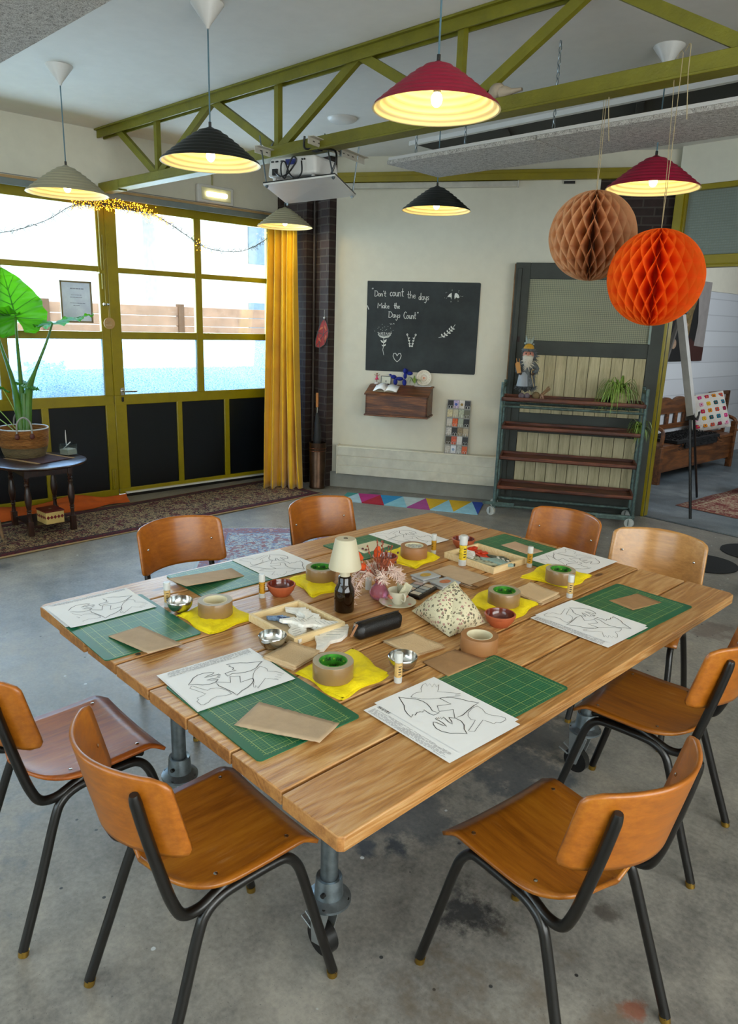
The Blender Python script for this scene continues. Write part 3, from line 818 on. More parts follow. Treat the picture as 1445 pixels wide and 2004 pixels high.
for a_, c_ in RA:
    L_ = (c_ - a_).length; ang = math.atan2((c_ - a_).y, (c_ - a_).x); M_ = Matrix.Translation((a_ + c_) / 2) @ Matrix.Rotation(ang, 4, 'Z')
    b = B(); b.box((0, 0, 0), (L_ + .06, .004, .042), M=M_); b.box((0, -.019, .019), (L_ + .06, .04, .004), M=M_); rl = b.build('slotted_rail', plain('pale_slotted_steel', '#c4bfb2', .5, .2), t)
    b = B()
    for i in range(9): b.box((-L_ / 2 + .03 + i * .058, .0026, 0), (.022, .001, .007), M=M_); b.box((-L_ / 2 + .03 + i * .058, -.0026, 0), (.022, .001, .007), M=M_)
    b.build('slots', plain('slot_dark', '#55524a', .8), rl)
    mid = a_.lerp(c_, .42)
    b = B(); b.tube([mid + Vector((0, -.06, -.03)), mid + Vector((0, -.06, .05)), mid + Vector((0, -.03, .08)), mid + Vector((0, .03, .08)), mid + Vector((0, .06, .05)), mid + Vector((0, .06, -.03))], .007, 8, smoothn=4); b.build('u_bolt', STEEL, t)
t = thing('projector', 'white projector on the hanging board with a coil of black cable', 'projector', (-4.17, 3.16, 2.632), .31)
PS = 1.18
b = B(); b.box((0, 0, .075 * PS), (.33 * PS, .24 * PS, .10 * PS), taper=.92); b.build('projector_body', WPLAST, t, bevel=.022, segs=4)
MP = Matrix.Scale(PS, 4)
b = B(); b.box((.0, -.1195, .095), (.07, .004, .028), M=MP); b.build('port_panel', plain('blue_port_panel', '#24307a', .4), t)
b = B()
for x in (-.125, -.095, -.06): b.box((x, -.1185, .102), (.018, .003, .008), M=MP)
for x in (.075, .09): b.tube([(x, -.121, .103), (x, -.116, .103)], .005, 10, M=MP)
b.box((-.105, -.122, .048), (.032, .012, .032), M=MP); b.build('sockets', BLACKP, t)
b = B(); b.tube([(.06, .119, .08), (.06, .135, .08)], .035, 20, M=MP); b.build('lens', CHROME, t)
for sx, sy in ((-.13, -.09), (.13, -.09), (0, .09)):
    b = B(); b.tube([(sx, sy, .0), (sx, sy, .03)], .012, 10, M=MP); b.build('foot', WPLAST, t)
b = B()
b.tube([(-.105, -.128, .05), (-.05, -.145, .02), (.0, -.15, .03), (.045, -.145, .075), (.055, -.145, .1), (.03, -.145, .11), (.0, -.145, .06), (-.02, -.145, .01), (-.045, -.145, .03), (-.045, -.145, .085), (-.02, -.145, .09), (.01, -.145, .03), (.05, -.145, .005), (.09, -.145, .03), (.085, -.14, .09)], .0045, 7, smoothn=5, M=MP)
b.build('cable_coil', BLACKP, t)
b = B(); b.tube([(-3.84, 3.13, 2.655), (-3.82, 3.15, 2.74), (-3.87, 3.17, 2.80), (-4.0, 3.13, 2.82), (-4.08, 3.10, 2.83), (-4.08, 3.10, 2.9)], .007, 7, smoothn=5); b.box((-4.0, 3.14, 2.815), (.06, .04, .02))
tag(b.build('power_cable', BLACKP), 'black cable looping from the slotted rail down to the projector board', 'cable')

# emergency light on the garage wall, conduit above it
t = thing('emergency_light', 'rectangular lit emergency light fixture on the wall above the right garage door', 'light', (-6.87, 4.085, 2.935))
b = B(); b.span((0, -.205, -.082), (.05, .205, .088)); b.build('housing', WPLAST, t, bevel=.015, segs=3)
b = B(); b.span((.05, -.165, -.055), (.058, .165, .06)); b.build('reflector', plain('reflector_cream', '#dcd8b0', .3), t, bevel=.003)
b = B(); b.tube([(.062, -.11, 0), (.062, .11, 0)], .022, 12); b.build('fluorescent_tube', emit('tube_glow', '#fff6cc', 4), t)
b = B(); b.tube([(.01, -.02, .088), (.01, -.02, .39)], .008, 8); b.build('conduit', plain('cream_conduit', '#a5a06c', .5), t)
# rolled projection screen under the lintel
t = thing('projection_screen', 'slim white roller screen casing fixed just under the olive lintel', 'projection screen', wf(.1, 0, 0), WA)
b = B(); b.span((0, -.05, 3.03), (1.70, -.005, 3.085)); b.build('casing', plain('casing_white', '#c3beb0', .5), t, bevel=.01)
b = B(); b.span((1.70, -.05, 3.03), (1.71, -.005, 3.085)); b.build('end_cap', WPLAST, t)
b = B(); b.span((2.22, -.04, 3.055), (2.32, -.0, 3.075)); tag(b.build('wall_bracket', BLACKP, loc=wf(0, 0, 0), rot=(0, 0, WA)), 'tiny black bracket under the lintel between lamp and tan ball', 'bracket')
# ---------------------------------------------------------------- slanting wall: chalkboard, desk, cards, radiator
def wthing(name, label, cat, s, n, z, group=None): return thing(name, label, cat, wf(s, n, z), WA, group)
t = wthing('chalkboard', 'black chalkboard rectangle on the white wall with white hand lettering', 'chalkboard', .364, 0, 1.275)
def m_slate():
    t = NT('chalk_smudged_slate'); v = t.coord(); f = t.noise(v, 3, 6, .65)
    t.color(t.ramp(f, [(.35, '#1d2223'), (.7, '#33393a')])); t.set(Roughness=.75); return t.m
b = B(); b.prism([(.004, 0), (.012, -.004), (1.142, .002), (1.15, .012), (1.152, .885), (1.14, .893), (.004, .893), (0, .885)], -.0, .006, M=Matrix.Rotation(PI / 2, 4, 'X'))
b.build('board', m_slate(), t)
MW = Matrix.Translation((0, -.0072, 0)) @ Matrix.Rotation(PI / 2, 4, 'X')
CH = plain('chalk', '#dcdcd6', .9)
def cb(x, y): return ((x - 310) / 852 * 1.155, .893 - (y - 190) / 695 * .893)
b = B()
def wr(s, x, y, wpx, hpx):
    X, Y = cb(x, y); b_ = wpx / 852 * 1.155
    write(b, s, X, Y, hpx / 695 * .893, .0055, 0, MW, width=b_)
wr('"', 345, 295, 18, 50); wr("Don't", 370, 306, 88, 42); wr('count', 487, 303, 106, 62); wr('the', 618, 315, 68, 52); wr('days', 706, 326, 80, 52)
wr('Make', 396, 396, 92, 40); wr('the', 520, 396, 48, 42); wr('Days', 484, 466, 90, 45); wr('Count', 598, 471, 96, 52); wr('"', 700, 465, 14, 45)
def st(pts, wd=.0045): b.ribbon([cb(*p) for p in pts], wd, 0, 0, MW)
def dot(x, y, r=3.0):
    X, Y = cb(x, y); r = r / 740
    b.quad([(X + r * math.cos(a), Y + r * math.sin(a), 0) for a in [i * PI / 3 for i in range(6)]], 0, MW)
def blob(pts): b.quad([(*cb(*p), 0) for p in pts], 0, MW)
for i, (x, y) in enumerate([(405, 585), (418, 590), (430, 588), (442, 586), (456, 586), (470, 588), (484, 588), (497, 586), (507, 586)]):
    st([(450, 625), (450 + (x - 450) * .7, 612), (x, y)]); dot(x, y, 4)
st([(405, 600), (420, 618), (450, 628), (485, 620), (505, 600)]); st([(450, 628), (450, 690), (446, 720), (455, 760)])
blob([(425, 645), (440, 648), (450, 665), (436, 662)]); blob([(474, 635), (470, 655), (452, 668), (455, 645)]); blob([(436, 678), (450, 684), (450, 693), (440, 690)]); blob([(468, 672), (466, 686), (452, 693), (454, 680)])
for x, y in ((378, 575), (402, 556), (410, 543), (435, 520), (440, 548), (455, 540), (470, 560), (480, 535), (500, 548), (425, 560), (520, 565), (505, 572), (440, 570), (460, 566)): dot(x, y, 2)
st([(495, 512), (500, 520), (505, 512), (512, 520)], .003); st([(518, 512), (528, 512), (526, 520)], .003)
for sx in (1, -1):
    X = lambda x: x if sx > 0 else 1328 - x
    st([(X(632), 592), (X(640), 620), (X(650), 650), (X(653), 685)])
    st([(X(626), 590), (X(632), 585), (X(638), 592), (X(634), 602), (X(626), 596), (X(626), 590)])
    for hx, hy in ((645, 620), (648, 640), (652, 664), (656, 682)): blob([(X(hx - 8), hy - 6), (X(hx), hy - 3), (X(hx + 8), hy - 6), (X(hx + 7), hy + 2), (X(hx), hy + 8), (X(hx - 7), hy + 2)])
st([(560, 762), (548, 742), (532, 745), (528, 765), (540, 790), (561, 810), (582, 790), (592, 760), (585, 742), (570, 745), (560, 762)], .006)
st([(872, 608), (900, 600), (935, 575), (965, 545), (990, 505)])
for x, y in ((900, 600), (920, 588), (940, 570), (955, 553), (968, 538)):
    blob([(x, y), (x - 12, y - 12), (x - 8, y - 24), (x + 2, y - 12)]); blob([(x, y), (x + 14, y - 6), (x + 22, y + 3), (x + 8, y + 6)])
blob([(920, 298), (935, 278), (950, 268), (952, 290), (950, 318), (945, 300), (930, 300)]); blob([(975, 272), (988, 270), (1002, 282), (1010, 300), (1000, 308), (985, 300), (975, 315), (972, 295)])
for i in range(22):
    a = i * .9; dot(965 + 75 * math.cos(a) * (.7 + .3 * ((i * 7) % 5) / 5), 290 + 55 * math.sin(a) * (.7 + .3 * ((i * 3) % 5) / 5), 1.5)
st([(314, 380), (326, 408)], .008)
b.build('chalk_writing', CH, t)

t = wthing('wall_desk', 'stained wooden lidded box desk fixed to the white wall below the chalkboard', 'desk', .455, 0, .85)
b = B(); L = .64
b.span((0, -.30, 0), (L, -.282, .20)); b.prism([(-.30, 0), (0, 0), (0, .275), (-.07, .275), (-.30, .205)], 0, .016, M=Matrix(((0, 0, 1, 0), (1, 0, 0, 0), (0, 1, 0, 0), (0, 0, 0, 1))))
b.prism([(-.30, 0), (0, 0), (0, .275), (-.07, .275), (-.30, .205)], L - .016, L, M=Matrix(((0, 0, 1, 0), (1, 0, 0, 0), (0, 1, 0, 0), (0, 0, 0, 1))))
b.span((0, -.29, 0), (L, 0, .014)); b.build('box_body', BOXWOOD, t, bevel=.002)
b = B(); b.prism([(-.318, .198), (-.312, .212), (-.072, .289), (-.07, .275), (-.31, .198)], -.012, L + .012, M=Matrix(((0, 0, 1, 0), (1, 0, 0, 0), (0, 1, 0, 0), (0, 0, 0, 1)))); b.build('slanted_lid', BOXWOOD, t, bevel=.002)
b = B(); b.span((-.012, -.07, .275), (L + .012, 0, .289)); b.build('top_shelf', BOXWOOD, t, bevel=.002)
b = B(); b.span((-.012, -.312, -.014), (L + .012, 0, .004)); b.build('base_moulding', BOXWOOD, t, bevel=.004)
DZ = .85 + .289
SL = math.atan2(.077, .24)
t = wthing('guest_book', 'open white blank book lying on the sloping lid of the wall desk', 'book', .645, .19, DZ - .034)
t.rotation_euler = (SL, 0, WA)
b = B(); b.box((0, 0, .002), (.25, .16, .003)); b.build('cover', plain('book_cover', '#b0a48c', .6), t)
for sg in (-1, 1):
    b = B(); b.grid(lambda u, v, sg=sg: (sg * u * .122, (v - .5) * .155, .006 + (.016 if sg > 0 else .034) * math.sin(PI * min(1, u * 1.15)) ** .7 * (1 - u * .5)), 10, 3); b.build('page_block', PAPER, t, solid=.004)
b = B(); b.ribbon([(0, -.08), (0, -.11)], .005, .004); b.build('ribbon_marker', KRAFT, t)
t = wthing('ballerina_figurine', 'tiny pink dancing figurine on a white base at the left end of the desk shelf', 'figurine', .505, .045, DZ)
b = B(); b.tube([(0, 0, 0), (0, 0, .018)], .025, 16); b.build('base', WPLAST, t)
b = B(); b.tube([(0, 0, .018), (0, 0, .05), (0, 0, .075), (0, 0, .095)], [.004, .005, .008, .004], 8, smoothn=3); b.tube([(-.03, 0, .098), (-.008, 0, .085), (.008, 0, .085), (.03, 0, .098)], .0025, 6); b.ball((0, 0, .105), .009, 8, 6); b.build('body', plain('figurine_skin', '#8b5a44', .5), t)
b = B(); b.lathe([(.006, .07), (.022, .05), (.018, .045)], 14); b.tube([(0, 0, .06), (0, 0, .088)], .008, 8); b.build('dress', plain('hot_pink', '#c8305f', .6), t)
t = wthing('framed_photo', 'small pale picture in a thin dark frame behind the open book', 'picture frame', .60, .03, DZ)
t.rotation_euler = (-.12, 0, WA)
b = B(); b.span((-.055, -.006, 0), (.055, 0, .085)); b.build('frame', BLACKP, t, bevel=.002)
b = B(); b.span((-.048, -.008, .006), (.048, -.005, .079)); b.build('print', plain('pale_print', '#cfd0bf', .6), t)
b = B(); b.tube([(0, -.009, .02), (0, -.009, .04)], .004, 8); b.build('figure_mark', BLACKP, t)
t = wthing('balloon_dog', 'royal blue crocheted balloon-dog toy standing on the desk shelf', 'toy', .745, .055, DZ)
BLUEK = plain('royal_blue_yarn', '#10207e', .85, var=.2, bump=.6, bscale=140)
b = B()
for c, sc, r in (((-.035, -.01, .032), (.8, .8, 1.2), .027), ((-.045, .02, .032), (.8, .8, 1.2), .027), ((.06, -.01, .03), (.8, .8, 1.3), .026), ((.05, .02, .03), (.8, .8, 1.3), .026),
                 ((.005, 0, .066), (1.5, .9, .75), .027), ((-.06, 0, .082), (1.1, .9, .75), .028), ((-.095, 0, .10), (.7, .5, .5), .02), ((.062, 0, .098), (.75, .8, 1.3), .025), ((.06, -.012, .148), (.8, .7, 1.1), .025), ((.07, .015, .145), (.8, .7, 1.1), .022), ((.108, 0, .125), (1.3, .8, .75), .026)):
    b.ball(c, r, 12, 8, sc=sc)
b.build('crocheted_body', BLUEK, t)
def spider(name, label, loc, n, ln, seed, parts_pot=None, cat='plant', drop=.0):
    rnd = random.Random(seed)
    t = thing(name, label, cat, loc, 0)
    b = B()
    for i in range(n):
        a = rnd.random() * 2 * PI; L = ln * (.6 + .5 * rnd.random()); up = .3 + .5 * rnd.random()
        w0 = .006 * (.7 + .6 * rnd.random()) * (1 if ln > .1 else .6)
        pts = []
        for k in range(8):
            f = k / 7
            r = L * f * (1.1 - .35 * f); z = .0 + L * (up * math.sin(f * 2.4) - .55 * f * f * (1.2 - up)) - drop * f
            pts.append(Vector((r * math.cos(a), r * math.sin(a), z)))
        q = Vector((-math.sin(a), math.cos(a), 0))
        vs = []
        for k, p in enumerate(pts):
            ww = w0 * (1 - (k / 7) ** 2) + .0006
            vs += [p + q * ww, p - q * ww]
        b._add(vs, [(2 * k, 2 * k + 1, 2 * k + 3, 2 * k + 2) for k in range(7)])
    b.build('leaves', GRASSG, t)
    return t
spider('air_plant', 'tuft of thin green leaves in a wire frame between blue toy and plate', wf(.905, .05, DZ + .03), 26, .11, 3)
t = wthing('wire_holder', 'slim white wire frame in front of the small leafy plant', 'holder', .93, .06, DZ)
b = B(); b.tube([(-.05, -.0, 0), (-.05, 0, .08), (0, 0, .09), (.005, 0, .0)], .002, 6); b.build('wire', WPLAST, t)
t = wthing('decorated_plate', 'round white plate with concentric brown and orange bands leaning on the wall', 'plate', 1.0, .045, DZ + .005)
t.rotation_euler = (PI / 2 - .18, 0, WA)
rads = [(0, .010), (.008, .016), (.018, .024), (.030, .034), (.040, .046), (.056, .060), (.066, .069)]
cols = [plain('plate_orange', '#c2683a', .4), plain('plate_brown', '#8c7156', .4)]
b = B(); b.lathe([(0, .0), (.05, .002), (.078, .012), (.08, .014), (.078, .016), (.05, .006), (0, .004)], 36, (0, .08, 0)); b.build('dish', plain('cream_glaze', '#d9d2c0', .25), t)
b = B()
for i, (r0, r1) in enumerate(rads):
    zz = .0075 if r1 < .05 else .0125
    for k in range(36):
        if i in (2, 5) and k % 2: continue
        a0, a1 = k * PI / 18, (k + 1) * PI / 18
        ir = r0 if i else 0
        b.quad([(ir * math.cos(a0), .08 + ir * math.sin(a0), zz), (r1 * .97 * math.cos(a0), .08 + r1 * .97 * math.sin(a0), zz), (r1 * .97 * math.cos(a1), .08 + r1 * .97 * math.sin(a1), zz), (ir * math.cos(a1), .08 + ir * math.sin(a1), zz)][(0 if i else 1):], i % 2) if i != 1 and i != 4 else None
b.build('painted_bands', cols, t)
t = wthing('plate_stand', 'thin white rectangular tray under the leaning plate at the right end of the desk', 'stand', 1.0, .05, DZ)
b = B(); b.span((-.085, -.035, 0), (.085, .03, .006)); b.build('base', WPLAST, t)

t = wthing('radiator', 'long low white panel radiator cover under the chalkboard', 'radiator', .10, 0, .165)
b = B(); b.span((.012, -.11, 0), (1.85, -.01, .305)); b.build('housing', WHITE, t, bevel=.004)
for i in range(3):
    b = B(); b.span((.012, -.118, .004 + i * .1), (1.85, -.11, .096 + i * .1)); b.build('front_panel', plain('radiator_white', '#c9c6b6', .4), t, bevel=.002)
b = B(); b.span((0, -.12, -.0), (.012, -.0, .31)); b.build('side_cap', WHITE, t, bevel=.003)

t = wthing('card_rack', 'clear wire rack of postcards in six rows standing on the radiator', 'card display', 1.262, .065, .47)
t.rotation_euler = (-.06, 0, WA)
cc = ['#151517', '#b7a8c9', '#d8d2cb', '#2b2e36', '#cfc49a', '#c0bba2', '#aeb6a0', '#6b6a58', '#c9c3b8', '#cf5a22', '#a6ad9c', '#16181c', '#c7c2ba', '#121316', '#8f7d5e', '#b5a78e', '#3a3322', '#c4553a', '#d3cfc9', '#1f2228', '#b9b2a7', '#dcdde2', '#a9a9a4', '#cc5a28']
b = B(); b.span((-.005, .012, 0), (.235, .015, .55)); b.build('backing', plain('grey_acrylic', '#8f8d86', .3), t)
for r in range(6):
    b = B(); z = .47 - r * .0925
    b.span((-.005, -.035, z - .008), (.235, .012, z - .004)); b.build('shelf_strip', plain('acrylic_strip', '#aaa69c', .25), t)
    for c in range(4):
        g = B(); g.box((.03 + c * .058, -.005, z + .035), (.054, .003, .075 + .006 * ((r * 3 + c) % 3)), rot=(-.15, 0, 0))
        cm = g.build('postcard', plain('postcard_%d' % (r * 4 + c), cc[r * 4 + c], .5, var=.45 if (r + c) % 2 else .1, vscale=60), t)
        if (r * 4 + c) in (1, 2, 17, 21):
            g = B(); g.ball((.03 + c * .058, -.012, z + .035), .014, 10, 6, sc=(1, .15, 1)); g.build('printed_motif', plain('motif_%d' % (r * 4 + c), ['#3b5bb5', '#9a7a3c', '#e0603c', '#8aa0c0'][(1, 2, 17, 21).index(r * 4 + c)], .5), cm)
    b = B()
    for c in range(4):
        for dx in (.012, .036): b.tube([(.03 + c * .058 - .03 + dx, -.04, z - .006), (.03 + c * .058 - .028 + dx, -.04, z + .018), (.03 + c * .058 - .018 + dx, -.04, z + .026), (.03 + c * .058 - .008 + dx, -.04, z + .018), (.03 + c * .058 - .006 + dx, -.04, z - .006)], .0016, 4)
    b.build('wire_loops', WPLAST, t)

# ---------------------------------------------------------------- old wagon door and the rolling rack in front of it
t = wthing('salvaged_door', 'wide weathered dark-green door with wired glass and cream boards standing against the wall', 'door', 1.84, .07, 0)
b = B(); W_, H_ = 1.435, 2.35
y0, y1 = -.075, -.02
def dsp(a, z0, c, z1): b.span((a, y0, z0), (c, y1, z1))
dsp(.012, .0, .15, H_); dsp(1.28, 0, W_, H_); dsp(.15, 2.205, 1.28, H_); dsp(.15, 1.505, 1.28, 1.64); dsp(.15, .75, 1.28, .945); dsp(.15, 0, 1.28, .20)
b.span((.035, y0 - .02, .1), (.075, y0, H_ - .05))
b.build('door_frame', WAGON, t, bevel=.004)
b = B(); b.span((0, y0, 0), (.012, y1, H_ - .01)); b.build('raw_edge', RAWWOOD, t, bevel=.003)
b = B(); b.span((.14, -.05, 1.63), (1.29, -.045, 2.215)); b.build('wired_glass_pane', m_reeded('old_wired_glass', '#f2f0cc', 58, .5), t)
CREAMB = wood('cream_painted_boards', '#8d8464', '#b5aa86', '#cbc19c', 'Z', .7, .7, .25, rings=.5)
for k in range(11):
    for z0, z1 in ((.94, 1.51), (.19, .76)):
        b = B(); x = .15 + k * .1027; b.span((x + .002, -.062, z0), (x + .1007, -.045, z1)); b.build('board', CREAMB, t, bevel=.003)
b = B(); b.span((.03, y0 - .006, 1.62), (.10, y0, 1.67)); b.span((.16, y0 - .006, 1.63), (.17, y0, 1.665)); b.build('hinge', plain('rusty_iron', '#2b1a17', .7), t)
b = B(); b.span((1.27, y0 - .012, 1.64), (1.29, y0, 2.2)); b.build('glazing_bead', plain('pale_green_bead', '#7f8f87', .5), t)

t = wthing('bakery_rack', 'tall rolling shelf rack of chipped teal pipe with four brown wooden trays', 'rack', 1.85, .62, 0)
DEP = .34; LEN = 1.265
for i, z in enumerate((1.095, .83, .54, .255)):
    b = B(); x0 = -.005 if i == 0 else .012; x1 = LEN + (.0 if i == 0 else -.005)
    ys = -.02 if i == 0 else .0
    b.span((x0, ys, z), (x1, DEP, z + .014)); b.span((x0, ys, z), (x1, ys + .02, z + .036)); b.span((x0, DEP - .02, z), (x1, DEP, z + .036)); b.span((x0, ys, z), (x0 + .02, DEP, z + .034)); b.span((x1 - .02, ys, z), (x1, DEP, z + .034))
    b.build('wooden_tray', REDWOOD, t, bevel=.003)
for sx in (0, LEN):
    b = B(); b.tube([(sx, 0, .1), (sx, 0, 1.17), (sx, .03, 1.215), (sx, .1, 1.225), (sx, DEP - .1, 1.225), (sx, DEP - .03, 1.215), (sx, DEP, 1.17), (sx, DEP, .1)], .016, 10, smoothn=3); b.build('end_frame', TEALM, t)
b = B()
for yy in (0, DEP):
    b.tube([(0, yy, 1.045), (LEN, yy, 1.045)], .012, 8); b.tube([(-.02, yy, .095), (LEN + .02, yy, .095)], .014, 8)
for sx in (0, LEN): b.tube([(sx, 0, .095), (sx, DEP, .095)], .014, 8)
for z in (.245, .53, .82): 
    for sx in (0, LEN): b.tube([(sx, 0, z), (sx, DEP, z)], .010, 8)
b.build('cross_rail', TEALM, t)
b = B(); b.box((.04, -.008, .115), (.3, .01, .03)); b.build('repair_strap', TEALM, t)
b = B(); b.box((LEN - .16, -.008, .08), (.33, .012, .03)); b.build('repair_strap', TEALM, t)
for sx in (-.0, LEN):
    for yy in (0, DEP):
        b = B(); b.tube([(sx, yy, .09), (sx, yy, .065)], .018, 10); b.box((sx - .012, yy - .016, .05), (.004, .05, .06)); b.box((sx - .036, yy - .016, .05), (.004, .05, .06)); b.box((sx - .022, yy - .006, .078), (.03, .04, .004))
        cst = b.build('caster', TEALM, t, bevel=.001)
        b = B(); b.tube([(sx - .030, yy - .032, .042), (sx - .018, yy - .010, .042)], .042, 20); b.build('wheel', plain('pale_rubber_wheel', '#b5b8b4', .4), cst)

# bearded winter figurine
t = wthing('bearded_figurine', 'white-bearded standing figurine in grey fur robe on the top tray', 'figurine', 2.05, .50, 1.112)
FUR = plain('grey_fur', '#5a6064', .95, var=.5, vscale=60, bump=1, bscale=160)
def tufts(b, c, r, n, ln, seed, sc=(1, 1, 1), mi=0):
    rnd = random.Random(seed)
    for i in range(n):
        d = Vector((rnd.gauss(0, 1), rnd.gauss(0, 1), rnd.gauss(0, 1))).normalized()
        p = Vector((c[0] + d.x * r * sc[0], c[1] + d.y * r * sc[1], c[2] + d.z * r * sc[2]))
        e = p + d * ln + Vector((0, 0, -ln * .6)) + Vector((rnd.uniform(-1, 1), rnd.uniform(-1, 1), 0)) * ln * .4
        b.tube([p - d * r * .2, e], [ln * .22, .0006], 4, mi, cap=False)
b = B(); b.lathe([(.001, 0), (.085, .06), (.075, .14), (.055, .24), (.045, .3), (0, .32)], 18, (0, 0, .06)); tufts(b, (0, 0, .115), .085, 130, .028, 1, (1, 1, .25)); tufts(b, (.03, 0, .22), .05, 60, .02, 2, (1, 1, 1.8)); b.build('robe', FUR, t)
b = B(); b.lathe([(.06, 0), (.045, .10), (.02, .13)], 14, (-.025, -.045, .12)); b.build('white_apron', plain('silver_grey_cloth', '#9299a2', .6, bump=.3), t)
for x, z in ((-.03, .0), (.02, -.0)):
    b = B(); b.ball((x, -.05, .03), .03, 12, 8, sc=(.9, 1.3, 1)); b.build('boot', plain('grey_felt_boot', '#6b6069', .9), t)
b = B(); b.ball((0, -.01, .40), .05, 14, 10, sc=(1, .9, 1.15)); b.ball((0, -.062, .405), .011, 8, 6); b.build('head', plain('rosy_skin', '#b97863', .6), t)
b = B(); b.ball((-.02, -.055, .415), .006, 8, 5); b.ball((.02, -.055, .415), .006, 8, 5); b.build('eyes', BLACKP, t)
WF = plain('white_fur', '#c9c3b4', .95, bump=.8, bscale=120)
b = B(); b.lathe([(.0, -.11), (.022, -.09), (.045, -.03), (.05, .01), (.03, .02)], 14, (0, -.035, .38)); tufts(b, (0, -.04, .33), .035, 60, .03, 3, (1, .6, 1.4)); b.tube([(-.03, -.06, .395), (0, -.068, .388), (.03, -.06, .395)], .009, 6); b.build('beard', WF, t)
b = B(); b.lathe([(.046, .0), (.048, .022), (.036, .045), (.015, .058), (0, .06)], 16, (0, -.006, .445)); b.build('cap', plain('mustard_cap', '#b98a1c', .6, var=.3, vscale=50), t)
b = B(); b.ball((.012, .035, .40), .062, 14, 10, sc=(1, .8, 1.25)); tufts(b, (.012, .035, .38), .06, 90, .03, 9, (1, .7, 1.4)); b.build('hood', FUR, t)
b = B(); tufts(b, (0, 0, .445), .055, 90, .018, 4, (1, 1, .25)); b.lathe([(.058, -.012), (.066, .0), (.058, .014)], 14, (0, 0, .445)); b.build('cap_fur_trim', FUR, t)
b = B()
for dx, h in ((-.028, .075), (.03, .075), (.0, .05)): b.tube([(dx * .4, 0, .50), (dx * .8, 0, .53), (dx * 1.3, 0, .50 + h)], [.014, .013, .001], 7)
b.ball((-.035, -.02, .505), .012, 8, 6); b.ball((.04, -.02, .50), .008, 8, 6); b.build('cap_ornament', plain('grey_felt_star', '#8a9894', .8), t)
for sg in (-1, 1):
    b = B(); b.tube([(sg * .045, 0, .33), (sg * .085, -.02, .28), (sg * .06, -.07, .24)], [.025, .026, .02], 9, smoothn=3); tufts(b, (sg * .075, -.03, .27), .026, 40, .018, 6 + sg); arm = b.build('arm', FUR, t)
    b = B(); b.ball((sg * .055, -.085, .235), .014, 8, 6); b.build('mitten', plain('brown_mitten', '#4f3b2e', .8), arm)
b = B(); b.prism([(-.018, 0), (.018, 0), (.022, .09), (.0, .105), (-.022, .09)], 0, .006, M=Matrix.Translation((-.065, -.095, .24)) @ Matrix.Rotation(-.25, 4, 'Y') @ Matrix.Rotation(PI / 2, 4, 'X'))
b.tube([(-.075, -.09, .24), (-.10, -.09, .37)], .003, 5); b.tube([(-.06, -.09, .24), (-.075, -.09, .37)], .003, 5); b.build('wooden_sled', plain('sled_wood', '#b57f3a', .5), t)
b = B(); b.tube([(.055, -.085, .19), (.045, -.09, .25), (.052, -.09, .275), (.065, -.09, .27)], .004, 6, smoothn=3); b.tube([(.055, -.085, .2), (.075, -.08, .12)], .003, 5); b.build('walking_cane', plain('cane_wood', '#a38b5c', .5), t)
t = wthing('bundle_of_sticks', 'small sack and tied bundle of twigs by the feet of the bearded figurine', 'ornament', 2.18, .52, 1.112)
b = B(); b.ball((-.03, 0, .035), .038, 12, 8); b.build('sack', plain('sack_cloth', '#7a6748', .9, bump=.5), t)
tb = B()
for i in range(8): tb.tube([(-.01 + .004 * i, -.01, .02 + .006 * (i % 3)), (.07 + .008 * (i % 4), .0, .10 + .012 * (i % 3))], .006, 5)
tb.build('twig_bundle', RAWWOOD, t)
b = B(); b.tube([(.0, -.03, .06), (.02, -.035, .05), (.01, -.05, .0), (.03, -.05, .02), (.03, -.04, .05), (.045, -.05, .005)], .003, 5, smoothn=3); b.build('cord_bow', plain('pink_cord', '#b08c78', .7), t)
# spider plant on the top tray
t = wthing('spider_plant_pot', 'speckled cream pot of trailing spider plant at the right end of the top tray', 'potted plant', 2.90, .46, 1.112)
b = B(); b.lathe([(0, 0), (.06, .003), (.075, .05), (.07, .10), (.064, .10), (.066, .05), (0, .09)], 22); b.build('pot', plain('mottled_cream_pot', '#b0a878', .5, var=.45, vscale=35), t)
p = spider('x', 'x', (0, 0, 0), 140, .29, 11, drop=.12)
lv = p.children[0]; lv.parent = t; lv.location = (-.02, -.02, .10); bpy.data.objects.remove(p)
p = spider('x', 'x', (0, 0, 0), 60, .17, 12, drop=.1)
lv = p.children[0]; lv.name = 'hanging_plantlet'; lv.parent = t; lv.location = (.20, -.02, -.20); bpy.data.objects.remove(p)
b = B(); b.tube([(.06, -.02, .12), (.14, -.04, .10), (.20, -.03, -.02), (.20, -.02, -.20)], .002, 5, smoothn=4); b.tube([(.18, -.02, -.22), (.2, -.04, -.35), (.16, -.05, -.45), (.14, -.05, -.38), (.18, -.04, -.30)], .0016, 5, smoothn=4); b.build('runner_stem', plain('plantlet_runner', '#8a8450', .6), t)
t = spider('trailing_grass_plant', 'dark leggy tuft beside the speckled pot on the top tray', wf(2.80, .47, 1.165), 40, .17, 15, drop=.05)
b = B(); b.lathe([(0, -.05), (.035, -.05), (.045, 0), (.03, 0)], 14); b.build('pot', BLACKP, t)

